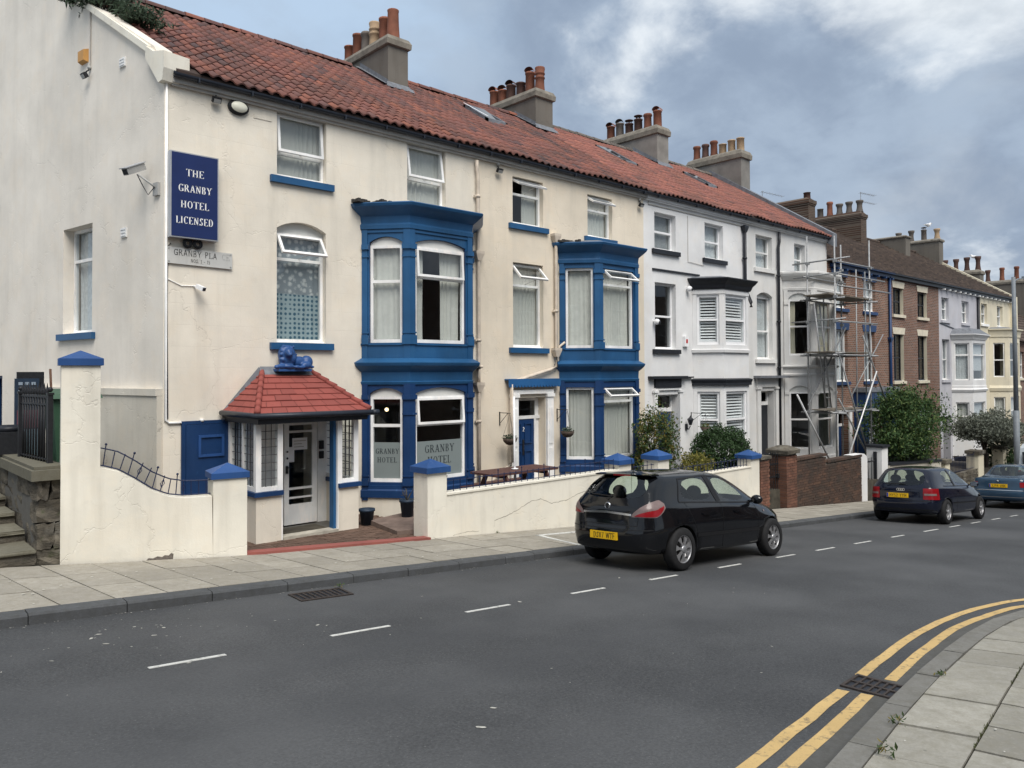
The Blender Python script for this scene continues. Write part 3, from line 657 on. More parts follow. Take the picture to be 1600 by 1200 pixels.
def pantiles(roof, x0f, x1, mat, near=300, w=.215, gauge=.345, ez=EAVE_Z, ey=EAVE_Y, rz=RIDGE_Z, ry=RIDGE_Y, holes=(), x1f=None, seed=1):
    rr = random.Random(seed); sl = math.atan2(rz-ez, ry-ey); slen = math.hypot(rz-ez, ry-ey); rows = int(slen/gauge)
    vs, fs = tile_mesh(w, gauge*1.18); me = bpy.data.meshes.new('roof_tile'); me.from_pydata(vs, [], fs); me.materials.append(mat)
    for p in me.polygons: p.use_smooth = len(p.vertices) == 4 and p.index < 6
    spots = []
    for r_ in range(rows):
        d = -.05+r_*gauge; y = ey+d*math.cos(sl); z = ez+d*math.sin(sl); lo = x0f(y); hi = x1f(y) if x1f else x1
        c = math.ceil(lo/w)
        while (c+1)*w <= hi+.02:
            x = c*w; c += 1
            if any(h[0] < x+w/2 < h[1] and h[2] < y < h[3] for h in holes): continue
            sag = .02*math.sin(x*1.7)+.012*math.sin(x*4.1+y)
            spots.append((x, y, z+sag))
    spots.sort(key=lambda p: (p[0]**2+p[1]**2))
    mb = MB()
    for i, (x, y, z) in enumerate(spots):
        tl = (sl+rr.uniform(-.012, .012), rr.uniform(-.012, .012), rr.uniform(-.02, .02))
        if i < near: inst('roof_tile', me, (x, y, z), roof, tl)
        else:
            m = Matrix.Rotation(tl[2], 3, 'Z') @ Matrix.Rotation(tl[1], 3, 'Y') @ Matrix.Rotation(tl[0], 3, 'X')
            mb.add([tuple(m @ Vector(v)+Vector((x, y, z))) for v in vs], fs, 0, True)
    if mb.v: mb.build('roof_tile_field', mat, roof, 'stuff')
def ridge(roof, x0, x1, mat, ry=RIDGE_Y, rz=RIDGE_Z, step=.45, skip=()):
    x = x0; mb0 = MB(); prof = [(.15*math.cos(a), .13*math.sin(a)) for a in [math.pi*i/7 for i in range(8)]]
    vs = [(xx, p[0]*k, p[1]*k) for xx, k in ((0, 1.05), (step*.97, .98)) for p in prof]; fs = [(i, i+1, 8+i+1, 8+i) for i in range(7)]+[tuple(range(8)), tuple(range(15, 7, -1))]
    me = bpy.data.meshes.new('ridge_tile'); me.from_pydata(vs, [], fs); me.materials.append(mat); fix_normals(me)
    while x < x1:
        if not any(a < x+step/2 < b for a, b in skip): inst('ridge_tile', me, (x, ry, rz-.02+R.uniform(-.008, .008)), roof)
        x += step
def roofbase(parent, poly_front, mat, name='roof'):   # 4+ pts (x,y) on the front slope + rear slope
    mb = MB(); zf = lambda x, y: (EAVE_Z+SL*(y-EAVE_Y)) if y <= RIDGE_Y else (RIDGE_Z-SL*(y-RIDGE_Y))
    return mb
POTS = {}
def pot_mesh(kind, mat, h):
    key = (kind, mat.name, round(h, 2))
    if key in POTS: return POTS[key]
    mb = MB(); r = .155
    if kind == 'roll': prof = [(r*1.12, 0), (r*1.1, h*.1), (r*.95, h*.3), (r*.92, h*.8), (r*1.12, h*.86), (r*1.14, h*.93), (r*1.0, h), (r*.7, h), (r*.7, h-.1), (0.001, h-.1)]
    elif kind == 'tall': prof = [(r*1.2, 0), (r*1.05, h*.45), (r*.98, h*.93), (r*1.05, h*.97), (r*1.02, h), (r*.75, h), (r*.75, h-.1), (0.001, h-.1)]
    elif kind == 'ringed': prof = [(r*1.15, 0), (r*1.0, h*.25), (r*.95, h*.5), (r*1.1, h*.53), (r*1.1, h*.58), (r*.95, h*.6), (r*.95, h*.68), (r*1.1, h*.71), (r*1.1, h*.76), (r*.95, h*.79), (r*1.1, h*.95), (r*1.05, h), (r*.7, h), (r*.7, h-.08), (0.001, h-.08)]
    elif kind == 'waist': prof = [(r*1.25, 0), (r*.95, h*.3), (r*.85, h*.55), (r*.95, h*.75), (r*1.2, h*.85), (r*1.25, h), (r*.9, h), (r*.8, h-.1), (0.001, h-.1)]
    else: prof = [(r*1.05, 0), (r*1.0, h*.9), (r*1.12, h*.92), (r*1.12, h), (r*.75, h), (r*.75, h-.1), (.001, h-.1)]
    mb.lathe(prof, (0, 0, 0), 12)
    if kind == 'hood':
        mb2 = MB(); 
        for k in range(9):
            a0 = math.pi*k/8
        vs = [(xx, .155*math.cos(math.pi*k/8), h+.02+.13*math.sin(math.pi*k/8)) for xx in (-.17, .17) for k in range(9)]
        mb.add(vs, [(k, k+1, 10+k, 9+k) for k in range(8)], 0, True)
    if kind == 'cowl':
        for k in range(4): a = k*math.pi/2; mb.box(math.cos(a)*.09-.01, math.cos(a)*.09+.01, math.sin(a)*.09-.01, math.sin(a)*.09+.01, h, h+.14)
        mb.lathe([(.001, .20), (.17, .14), (.17, .12), (.001, .13)], (0, 0, h), 12)
    POTS[key] = mb.mesh('chimney_pot', mat); return POTS[key]
def chimney(parent, x0, x1, y0, y1, zb, zc, zt, pots, mat, capm, brick=False, label=None, flash=True):
    mb = MB(); foot = [(x0, y0), (x1, y0), (x1, y1), (x0, y1)]
    if brick: prof = [(zb, 0), (zc-.25, 0), (zc-.245, .03), (zc-.17, .03), (zc-.165, .06), (zc, .06), (zc+.002, .02), (zt, -.12)]
    else: prof = [(zb, 0), (zc, 0), (zc+.004, .055), (zc+(zt-zc)*.45, .065), (zc+(zt-zc)*.8, .0), (zt, -.14)]
    mb.loft(foot, prof); st = mb.build('chimney', mat, parent, None, label)
    if not brick: MB().loft(foot, [(zc-.02, .03), (zc+.004, .07), (zc+(zt-zc)*.45, .08), (zc+(zt-zc)*.82, .015), (zt+.015, -.13)]).build('chimney_cap', capm, st)
    k = len(pots)
    for i, (kind, m, h) in enumerate(pots):   # first pot nearest the street
        y = y0+.22+(y1-y0-.44)*i/max(1, k-1); inst('chimney_pot', pot_mesh(kind, MT[m], h), ((x0+x1)/2+R.uniform(-.02, .02), y, zt-.03), st, (R.uniform(-.02, .02), R.uniform(-.02, .02), R.uniform(0, .6)))
    if flash:
        f = MB(); zf = lambda y: EAVE_Z+SL*(y-EAVE_Y)+.05
        q = lambda y: (zf(y) if y <= RIDGE_Y else zf(2*RIDGE_Y-y))
        for xx, s in ((x0, -1), (x1, 1)):
            v = [(xx+s*.008, y0-.02, q(y0)-.06), (xx+s*.008, RIDGE_Y, q(RIDGE_Y)-.06), (xx+s*.008, RIDGE_Y, q(RIDGE_Y)+.16), (xx+s*.008, y0-.02, q(y0)+.16)]
            f.add(v, [(0, 1, 2, 3)]); w = [(p[0], p[1], p[2]) for p in v[:2]]+[(xx+s*.17, RIDGE_Y, q(RIDGE_Y)+.03), (xx+s*.17, y0-.1, q(y0)+.01)]; w[0] = (w[0][0], w[0][1], w[0][2]+.1); w[1] = (w[1][0], w[1][1], w[1][2]+.1); f.add(w, [(0, 1, 2, 3)])
        f.add([(x0-.14, y0-.16, q(y0-.16)+.03), (x1+.14, y0-.16, q(y0-.16)+.03), (x1+.03, y0-.008, q(y0)+.12), (x0-.03, y0-.008, q(y0)+.12)], [(0, 1, 2, 3)])
        f.build('flashing', MT['lead'], st)
    return st
def gutterline(parent, x0, x1, z=7.90, gm=None, fm=None, y=13.36):
    mb = MB(); r = .065; k = 7; prof = [(y-.03-r*math.cos(math.pi*i/k), z+.05-r*math.sin(math.pi*i/k)) for i in range(k+1)]; prof2 = [(y-.03-(r-.012)*math.cos(math.pi*i/k), z+.05-(r-.012)*math.sin(math.pi*i/k)) for i in range(k, -1, -1)]
    pp = prof+prof2; n = len(pp); vs = [(xx, p[0], p[1]) for xx in (x0, x1) for p in pp]
    mb.add(vs, [(i, (i+1) % n, n+(i+1) % n, n+i) for i in range(n)]+[tuple(range(n)), tuple(range(2*n-1, n-1, -1))])
    mb.box(x0, x1, y-.03, y+.10, z+.05, z+.085)
    x = x0+.4
    while x < x1: mb.box(x-.012, x+.012, y-.10, y-.02, z-.035, z+.05); x += .95
    mb.build('gutter', gm or MT['gutter'], parent)
    sb = MB(); sb.box(x0, x1, y+.03, D+.06, z-.085, z+.048); sb.box(x0, x1, y+.075, D+.05, z-.13, z-.087); sb.build('eaves_board', fm or MT['soffit'], parent)
def downpipe(parent, pts, mat, r=.045, hoppers=(), name='downpipe', brackets=()):
    mb = MB(); mb.tube(pts, r, 8)
    for h in hoppers: mb.add([(h[0]+sx*a, h[1]+sy*b, h[2]+dz) for dz, a, b in ((.0, .05, .05), (.16, .12, .08), (.22, .12, .08)) for sx, sy in ((-1, -1), (1, -1), (1, 1), (-1, 1))], [(i*4+j, i*4+(j+1) % 4, (i+1)*4+(j+1) % 4, (i+1)*4+j) for i in range(2) for j in range(4)]+[(0, 1, 2, 3), (11, 10, 9, 8)])
    for b in brackets: mb.lathe([(r, -.03), (r*1.3, -.03), (r*1.3, .03), (r, .03)], b, 8); mb.box(b[0]-.09, b[0]+.09, b[1], b[1]+.05, b[2]-.02, b[2]+.02)
    return mb.build(name, mat, parent)
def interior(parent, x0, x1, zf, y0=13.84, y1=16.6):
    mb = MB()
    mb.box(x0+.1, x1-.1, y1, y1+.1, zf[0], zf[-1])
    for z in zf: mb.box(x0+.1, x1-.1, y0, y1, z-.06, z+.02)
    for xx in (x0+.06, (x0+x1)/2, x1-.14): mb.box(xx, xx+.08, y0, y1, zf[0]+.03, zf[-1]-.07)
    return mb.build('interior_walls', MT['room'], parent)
def shell(parent, x0, x1, zb, zt, mat, yb=23.7, g=0.0, gx=None):   # sides and back of a house behind its front wall
    mb = MB(); mb.box(x0, x1, yb-.3, yb, zb, zt); mb.box(x1-.15, x1, D+.33, yb-.3, zb, zt)
    return mb.build('rear_walls', mat, parent)
# ------------------------------------------------------------------ bays
def bay(house, X, Yf, storeys, cornices, mat, winmats, pil=True, pilw=.15, proud=.035, name='bay_window', label=None, wins=None, solid=(), roofm=None, rooftop=None, dbl=None, fdep=.05):
    """X: (left at wall, left front, right front, right at wall). storeys: (z0,z1,wz0,wz1,rise,mid,caps,base,m)"""
    c = [(X[0], D), (X[1], Yf), (X[2], Yf), (X[3], D)]
    frs = [Frame(c[i], (c[i+1][0]-c[i][0], c[i+1][1]-c[i][1])) for i in range(3)]
    Ls = [(Vector(c[i+1])-Vector(c[i])).length for i in range(3)]
    foot = [(X[0], D+.06)]+c+[(X[3], D+.06)]
    body = MB(); cutr = MB(); todo = []
    for si, st in enumerate(storeys):
        z0, z1, w0, w1, rise, mid = st[:6]
        # walls as one shell with a hollow inside
        T = .10
        inner = offset_poly(c, -T, False); inner[0] = (X[0]+T*1.2, D); inner[3] = (X[3]-T*1.2, D)
        k = 4; vs = [(p[0], p[1], z) for z in (z0, z1) for p in c]+[(p[0], p[1], z) for z in (z0, z1) for p in inner]
        fs = []
        for i in range(3): fs += [(i, i+1, 4+i+1, 4+i), (8+i+1, 8+i, 12+i, 12+i+1), (4+i, 4+i+1, 12+i+1, 12+i), (i+1, i, 8+i, 8+i+1)]
        fs += [(0, 4, 12, 8), (3, 11, 15, 7)]
        body.add(vs, fs, si)
        for i in range(3):
            ml = pilw if not st[8:] else st[8]
            spec = [(ml, Ls[i]-ml)]
            if dbl and i == 1 and dbl.get(si): g = dbl[si]; mid_ = Ls[i]/2; spec = [(ml, mid_-g), (mid_+g, Ls[i]-ml)]
            for (a, b) in spec:
                cutr.fr = frs[i]; cutr.prism(arch_poly(a, b, w0, w1, rise), -.2, .3); todo.append((si, i, a, b, w0, w1, rise, mid))
    o = body.build(name, winmats['body'], house, None, label)
    while len(o.data.materials) < 1: o.data.materials.append(mat)
    for p in o.data.polygons: p.material_index = min(p.material_index, len(o.data.materials)-1)
    cut(o, cutr)
    for (si, i, a, b, w0, w1, rise, mid) in todo:
        k = (wins or {}).get((si, i), {}); kw = dict(style='two', curt='full', mid=mid); kw.update(k)
        window(o, frs[i], a, b, w0, w1, dep=fdep, rise=rise, part=False, fm=winmats.get('frame'), tymp=rise > 0, **kw)
    if pil:
        for si, st in enumerate(storeys):
            z0, z1 = st[0], st[1]; caps = st[6]; pm = st[7]
            for ci in range(4):
                mb = MB()
                def pil_seg(w, pr, za, zb):
                    # a strip wrapped round corner ci
                    if ci == 0: pts = [(0, 0.0), (0, w)]
                    for fi, s in ((ci-1, 1), (ci, 0)):
                        if not 0 <= fi < 3: continue
                        L = Ls[fi]; mb.fr = frs[fi]
                        ext = math.tan(math.radians(25))*pr if 0 < ci < 3 else .0
                        if s: mb.box(L-w, L+ext, -pr, 0.0, za, zb)
                        else: mb.box(-ext, w, -pr, 0.0, za, zb)
                w = (pilw if not st[8:] else st[8])-.02
                pil_seg(w-.015, proud, z0+.002, z1-.002)
                for (za, zb, pr) in caps: pil_seg(w+.01, proud+pr, za, zb)
                mb.build('pilaster', pm, o)
    for (nm, prof, m) in cornices:
        MB().loft(foot, prof).build(nm, m, o)
    if roofm:
        z, h, off, apex = rooftop; mb = MB(); base = offset_poly(foot, off); k = len(base)
        vs = [(p[0], p[1], z) for p in base]+[(p[0]*.75+.25*(X[1]+X[2])/2, D+.04 if j in (0, 1, k-2, k-1) else p[1]+.35, z+h) for j, p in enumerate(base)]
        mb.add(vs, [(i, (i+1) % k, k+(i+1) % k, k+i) for i in range(k)]+[tuple(range(k, 2*k))]); mb.build('bay_roof', roofm, o)
    # rooms behind: floor, ceiling of each storey of the bay
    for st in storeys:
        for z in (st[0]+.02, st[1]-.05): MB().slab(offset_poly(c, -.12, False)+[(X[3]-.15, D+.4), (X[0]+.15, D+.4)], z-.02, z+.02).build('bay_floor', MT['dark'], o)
    return o, frs, Ls
# ------------------------------------------------------------------ the hotel
HX0, HX1, HX2 = 4.41, 11.32, 17.47
hotel = thing('hotel_building', 'long cream corner hotel with bright blue two-storey bays and red pantile roof', 'hotel', (11, D, 0))
gx = lambda y: HX0-math.tan(PHI)*(y-D)
# front walls
W = {}
op1 = [(6.43, 7.46, 6.56, 7.80), (9.37, 10.40, 6.50, 7.80), (6.43, 7.45, 3.44, 5.74, .15), (8.35, 11.05, .3, 5.8), (6.40, 7.14, -.1, 2.0)]
op2 = [(12.42, 13.45, 6.44, 7.58), (15.10, 16.10, 6.44, 7.56), (12.42, 13.44, 3.46, 5.51), (12.53, 13.49, -.05, 2.25), (14.08, 16.8, .3, 5.7)]
wall(hotel, FAC, [(HX0, -.2), (HX1, -.2), (HX1, 7.86), (HX0, 7.86)], op1, MT['cream'])
wall(hotel, FAC, [(HX1, -.4), (HX2, -.4), (HX2, 7.86), (HX1, 7.86)], op2, MT['cream2'], n0=.003)
# gable wall (u = -distance from the corner)
gw = [(-4.12+.0, -2.85, 3.66, 5.78), (-8.1, -7.35, 6.72, 9.0), (-8.3, -7.3, 3.45, 5.6), (-8.2, -6.95, 1.62, 2.84)]
gw[0] = (-3.88, -2.62, 3.66, 5.74)
wall(hotel, GAB, [(0.0, -.2), (0, 8.05), (-.35, 8.52), (-5.2, 11.45), (-7.6, 11.42), (-9.2, 11.2), (-11, 9.6), (-11, -.2)], gw, MT['gable'], name='gable_wall')
# thicker lower part of the gable wall with a chipped ledge
MB(GAB).box(-5.5, -.02, -.10, 0.0, -.2, 2.49).build('gable_plinth', MT['plinth'], hotel)
MB(GAB).box(-5.5, -.018, -.125, 0.0, 2.492, 2.61).build('plinth_ledge', render_wall('chipped_ledge', (.66, .62, .54), st=.7, blocks=False), hotel)
rv = MB(); rv.slab([(gx(23.7), 23.7), (HX2, 23.7), (HX2, 23.5), (gx(23.7), 23.5)], 0, 8); rv.slab([(HX2-.15, 13.9), (HX2, 13.9), (HX2, 23.5), (HX2-.15, 23.5)], 0, 8); rv.build('rear_wall', MT['gable'], hotel)
interior(hotel, 4.7, HX1, (0, 3.1, 6.2, 7.95)); interior(hotel, HX1, HX2, (0, 3.1, 6.1, 7.95))
# roof
zroof = lambda x, y: (EAVE_Z+SL*(y-EAVE_Y)) if y <= RIDGE_Y else (RIDGE_Z-SL*(y-RIDGE_Y))
def rbase(parent, xa, xb, mat, name='roof', xaf=None):
    xaf = xaf or (lambda y: xa); mb = MB(); ys = (EAVE_Y, RIDGE_Y, 23.9); vs = []
    for y in ys: vs += [(xaf(y), y, zroof(0, y)-.012), (xb, y, zroof(0, y)-.012), (xaf(y), y, zroof(0, y)-.12), (xb, y, zroof(0, y)-.12)]
    mb.add(vs, [(0, 1, 5, 4), (4, 5, 9, 8), (2, 6, 7, 3), (6, 10, 11, 7), (0, 4, 6, 2), (4, 8, 10, 6), (1, 3, 7, 5), (5, 7, 11, 9), (0, 2, 3, 1), (8, 9, 11, 10)]); return mb.build(name, mat, parent)
MT['underroof'] = simple('roof_underlay', (.05, .035, .03), .95, .2, 4, 0)
hroof = rbase(hotel, HX0, HX2, MT['underroof'], xaf=lambda y: gx(y)+.12)
SKY1 = (14.15, 14.95, 16.45, 17.5)
pantiles(hroof, lambda y: gx(y)+.30, HX2, MT['tile'], near=300, holes=[(11.3, 12.02, 17.25, 25), SKY1, (17.2, 18.1, 17.8, 25)])
ridge(hroof, gx(RIDGE_Y)+.3, HX2, MT['tile'], skip=[(11.2, 12.1)])
# gable coping stones and kneeler
cp = []
for i in range(9):
    s0, s1 = .45+i*.66, .45+(i+1)*.66-.012
    def czp(s): return 8.10+.622*s+.03
    cp.append(MB(GAB).prism([(-s0, czp(s0)), (-s1, czp(s1)), (-s1, czp(s1)+.13), (-s0, czp(s0)+.13)], -.07, .34).build('coping_stone', MT['wallcream'], hotel))
kn_ = MB(GAB); kn_.prism([(.10, 7.80), (.16, 8.0), (.16, 8.28), (-.20, 8.36), (-.46, 8.52), (-.46, 8.30), (-.02, 7.78)], -.10, .36); kn_.build('kneeler_stone', MT['wallcream'], hotel)
gutterline(hotel, HX0+.10, HX2+.06)
# windows
B = MT['blue']
window(hotel, FAC, 6.43, 7.46, 6.56, 7.80, style='topopen', mid=.38, ang=6, sill=B, lab='white top-floor window over a blue sill, left')
window(hotel, FAC, 9.37, 10.40, 6.50, 7.80, style='topopen', mid=.42, ang=9, sill=None)
window(hotel, FAC, 6.43, 7.45, 3.44, 5.74, rise=.15, style='topopen', mid=.76, ang=34, curt='lace', sill=B, tymp=True, lab='arched window with patterned lace curtain and open top light')
H2 = hotel
window(H2, FAC, 12.42, 13.45, 6.44, 7.58, n0=.003, style='topopen', mid=.66, ang=62, curt='right', sill=B)
window(H2, FAC, 15.10, 16.10, 6.44, 7.56, n0=.003, style='topopen', mid=.66, ang=58, curt='full', sill=B)
window(H2, FAC, 12.42, 13.44, 3.46, 5.51, n0=.003, style='topopen', mid=.74, ang=44, curt='full', sill=B)
window(hotel, GAB, -3.88, -2.62, 3.66, 5.74, dep=.2, style='two', mid=.70, curt='net', sill=B)
window(hotel, GAB, -8.1, -7.35, 6.72, 9.0, dep=.1, style='two', mid=.62, curt='net', sill=B)
window(hotel, GAB, -8.3, -7.3, 3.45, 5.6, dep=.1, style='two', mid=.62, curt='net', sill=B)
window(hotel, GAB, -8.2, -6.95, 1.62, 2.84, dep=.1, style='one', curt=None, fm=MT['navy'], bars=4, sill=None, lab='dark barred low window on the side wall')
# bays
def hotel_bay(X, arches, ztop, label, wins):
    zc_ = ztop
    cor = [('cornice', [(zc_-.48, .0), (zc_-.478, .05), (zc_-.40, .055), (zc_-.36, .03), (zc_-.22, .05), (zc_-.18, .10), (zc_-.10, .20), (zc_-.05, .25), (zc_, .27), (zc_+.02, .25)], MT['blue']),
           ('frieze', [(5.70, .0), (5.702, .025), (5.76, .025), (5.762, .012), (zc_-.479, .012)], MT['blue']),
           ('mid_cornice', [(2.62, .0), (2.63, .03), (2.68, .045), (2.70, .02), (2.88, .03), (2.94, .10), (3.01, .17), (3.06, .19), (3.075, .19), (3.16, .03), (3.165, 0)], MT['blue']),
           ('panel_band', [(3.166, .02), (3.42, .02), (3.422, .045), (3.455, .045), (3.457, 0)], MT['blue']),
           ('bay_base', [(.36, .05), (.50, .05), (.53, .02), (.60, .02), (.602, 0)], MT['navy']),
           ('bay_plinth', [(-.15, .01), (.358, .01)], MT['cream'])]
    r = .11 if arches else 0.
    top = 5.62 if arches else 5.50
    lt = 2.56 if arches else 2.48
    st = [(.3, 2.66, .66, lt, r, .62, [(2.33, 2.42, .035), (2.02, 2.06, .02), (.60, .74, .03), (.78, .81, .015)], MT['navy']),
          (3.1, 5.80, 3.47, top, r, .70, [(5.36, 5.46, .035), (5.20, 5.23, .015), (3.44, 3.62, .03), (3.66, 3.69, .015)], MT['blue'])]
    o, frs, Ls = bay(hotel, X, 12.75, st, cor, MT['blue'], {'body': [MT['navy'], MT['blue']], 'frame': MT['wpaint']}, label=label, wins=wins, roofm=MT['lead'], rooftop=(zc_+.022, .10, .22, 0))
    return o, frs, Ls
bay1, b1f, b1L = hotel_bay((8.27, 8.90, 10.50, 11.13), True, 6.25, 'bay with arched window heads and hotel lettering on its lower panes',
    {(0, 0): dict(curt=None, mid=.66), (0, 1): dict(curt=None, style='topopen', ang=5, mid=.66), (0, 2): dict(curt=None), (1, 0): dict(curt='full', mid=.63), (1, 1): dict(curt='sides', style='topopen', ang=4, mid=.68), (1, 2): dict(curt='full')})
bay2, b2f, b2L = hotel_bay((14.02, 14.68, 16.20, 16.86), False, 6.10, 'bay with square window heads and long pale curtains',
    {(0, 0): dict(style='one', curt='full'), (0, 1): dict(style='topopen', mid=.80, ang=52, curt='full'), (1, 0): dict(style='one'), (1, 1): dict(style='topopen', mid=.80, ang=50)})
# scruffy growth and litter on the bay roofs
for bx_, z_, x0_, x1_, o_ in ((1, 6.27, 8.0, 8.7, bay1), (2, 6.12, 13.85, 14.9, bay2)):
    mb = MB()
    for i in range(90):
        x = R.uniform(x0_, x1_); y = D-.05-R.random()*.45*(1 if x > x0_+.3 else .5); h = R.uniform(.01, .075)
        mb.box(x-.03, x+.03, y-.03, y+.03, z_, z_+h)
    mb.build('roof_debris', MT['dark'], o_, 'stuff')
# frosted film and lettering on the lower panes of the first bay
def frosted():
    t = NT('frosted_film'); return t.done((.20, .235, .235, 1), .55, .4)
MT['film'] = frosted(); MT['filmtext'] = simple('film_letters', (.035, .045, .05), .5, .1, 5, 0)
exec_text_later = []
fr0, fr1 = b1f[0], b1f[1]
for fr, L in ((fr0, b1L[0]), (fr1, b1L[1])):
    MB(fr).add([(.21, .078, .74), (L-.21, .078, .74), (L-.21, .078, 1.46), (.21, .078, 1.46)], [(0, 1, 2, 3)]).build('frosted_film', MT['film'], bay1)
exec_text_later.append((fr0, b1L[0]/2, .074, [('GRANBY', 1.23, .105), ('HOTEL', 1.055, .105)], .50)); exec_text_later.append((fr1, b1L[1]/2, .074, [('GRANBY', 1.22, .155), ('HOTEL', .98, .155)], .80))
# blue store door and its frame
MB(FAC).box(4.77, 5.58, -.06, 0.0, -.1, 1.985).build('store_door', MT['navy'], hotel, None, 'blue boarded store door with a small framed panel')
sd_ = hotel.children[-1]
mb = MB(FAC); ring(mb, 4.97, 5.42, 1.42, 1.80, .045, -.085, -.058); mb.build('door_panel_moulding', gloss_paint('worn_moulding', (.02, .07, .22), wear=(.4, .38, .36), amt=1.), sd_)
mb = MB(FAC); mb.box(4.70, 4.768, -.045, 0, -.1, 2.05); mb.box(5.582, 5.65, -.045, 0, -.1, 2.05); mb.box(4.768, 5.582, -.045, 0, 1.99, 2.05); mb.build('door_frame', MT['navy'], hotel)
# number two door
mb = MB(FAC); mb.box(12.55, 13.30, .22, .27, 0, 1.72)
door = mb.build('front_door', MT['navy'], hotel, None, 'navy panelled front door numbered 2')
mb = MB(FAC)
for (a, b, c, d_) in ((12.63, 12.88, 1.12, 1.62), (12.97, 13.22, 1.12, 1.62), (12.63, 12.88, .15, .95), (12.97, 13.22, .15, .95)): ring(mb, a, b, c, d_, .03, .195, .219)
mb.build('door_moulding', MT['navy'], door)
MB(FAC).box(12.90, 12.95, .19, .218, .85, 1.22).build('door_knocker', MT['iron'], door)
mb = MB(FAC); mb.box(12.535, 13.485, .2, .28, 1.722, 1.80); mb.box(13.30, 13.36, .2, .28, 0, 1.72); mb.box(13.36, 13.485, .24, .27, 0, 2.22); mb.box(12.535, 12.55, .2, .28, 0, 2.2); mb.box(12.535, 13.36, .2, .28, 2.17, 2.235); mb.build('door_frame', MT['wpaint'], hotel)
MB(FAC).add([(12.55, .24, 1.8), (13.36, .24, 1.8), (13.36, .24, 2.17), (12.55, .24, 2.17)], [(0, 1, 2, 3)]).build('fanlight', MT['glass'], hotel)
mb = MB(FAC)
for a, b in ((12.30, 12.52), (13.50, 13.72)):
    mb.box(a, b, -.07, 0, -.1, 2.26); mb.box(a+.05, b-.05, -.085, -.07, .3, 1.0); mb.box(a+.05, b-.05, -.085, -.07, 1.1, 2.0); mb.box(a-.02, b+.02, -.10, 0, 2.262, 2.34); mb.box(a-.01, b+.01, -.09, 0, -.1, .18)
mb.box(12.30, 13.72, -.075, 0, 2.342, 2.44); mb.build('door_surround', MT['wpaint'], hotel)
mb = MB(FAC); mb.box(12.13, 13.88, -.16, 0, 2.68, 2.71); mb.box(12.13, 13.88, -.16, -.14, 2.56, 2.68)
for i in range(17): x = 12.13+1.75*(i+.5)/17; mb.prism([(x-.05, 2.56), (x+.05, 2.56), (x+.03, 2.51), (x-.03, 2.51)], -.16, -.14)
mb.build('door_canopy', gloss_paint('flaking_canopy', (.02, .10, .26), wear=(.5, .5, .48), amt=1.), hotel)
# chimneys
chimney(hotel, 11.33, 11.97, 17.2, 19.9, 10.2, 11.65, 11.97, [('tall', 'pot', .78), ('plain', 'pot', .72), ('ringed', 'potbuff', .74), ('roll', 'potgrey', .62), ('plain', 'pot', .70), ('plain', 'pot', .50)], MT['stack'], MT['stackcap'])
chimney(hotel, 17.22, 18.0, 17.6, 20.3, 10.5, 11.78, 12.12, [('ringed', 'pot', .78), ('hood', 'pot', .74), ('plain', 'potdark', .52), ('hood', 'potdark', .56), ('hood', 'pot', .52), ('hood', 'pot', .60)], MT['stack'], MT['stackcap'])
def skylight(parent, x0, x1, y0, y1, opened=0):
    mb = MB(); z = lambda y: zroof(0, y)+.05; h = .06
    def bar(xa, xb, ya, yb): mb.add([(xa, ya, z(ya)-.08), (xb, ya, z(ya)-.08), (xb, yb, z(yb)-.08), (xa, yb, z(yb)-.08), (xa, ya, z(ya)+h), (xb, ya, z(ya)+h), (xb, yb, z(yb)+h), (xa, yb, z(yb)+h)], [(0, 3, 2, 1), (4, 5, 6, 7), (0, 1, 5, 4), (1, 2, 6, 5), (2, 3, 7, 6), (3, 0, 4, 7)])
    bar(x0, x0+.07, y0, y1); bar(x1-.07, x1, y0, y1); bar(x0, x1, y0, y0+.08); bar(x0, x1, y1-.08, y1)
    o = mb.build('skylight', MT['lead'], parent)
    MB().add([(x0+.06, y0+.07, z(y0)+.03), (x1-.06, y0+.07, z(y0)+.03), (x1-.06, y1-.07, z(y1)+.03+opened), (x0+.06, y1-.07, z(y1)+.03+opened)], [(0, 1, 2, 3)]).build('pane', simple_glass, o)
    if opened: MB().add([(x0-.02, y0-.03, z(y0)+.10), (x0+.05, y0-.03, z(y0)+.10), (x0+.05, y1, z(y1)+.10), (x0-.02, y1, z(y1)+.10)], [(0, 1, 2, 3)]).build('white_rail', MT['wplastic'], o)
    return o
def sgl():
    t = NT('dark_roof_glass'); return t.done((.03, .035, .04, 1), .05, .6)
simple_glass = sgl()
skylight(hotel, *SKY1, opened=.02)
# pipes and cables on the hotel
MT['pipe'] = simple('cream_pipe', (.60, .52, .43), .55, .15, 6, .1)
fy = D-.075
downpipe(hotel, [(11.24, fy, 7.72), (11.24, fy-.0, 7.55), (11.27, fy, 7.4), (11.27, fy, 5.62), (11.28, fy, 5.4), (11.28, fy, 2.2), (11.28, fy, .1)], MT['pipe'], .042, [(11.28, fy, 5.42), (11.28, fy, 2.42)], brackets=[(11.27, fy, 6.9), (11.28, fy, 3.6), (11.28, fy, 1.75)])
downpipe(hotel, [(11.10, 13.1, 3.0), (11.22, fy-.03, 2.95), (11.24, fy-.02, 2.8), (11.28, fy-.01, 2.62)], MT['pipe'], .035)
downpipe(hotel, [(13.82, fy, 6.28), (13.82, fy, 6.15), (13.82, fy, 3.5), (13.82, fy, 3.0), (13.60, fy, 2.93), (12.35, fy-.03, 2.66), (12.24, fy-.05, 2.58), (12.24, fy-.05, .75), (12.1, fy-.02, .62), (11.4, fy, .2)], MT['pipe'], .042, [(13.82, fy, 6.12), (13.82, fy, 3.25)], brackets=[(13.82, fy, 4.4)])
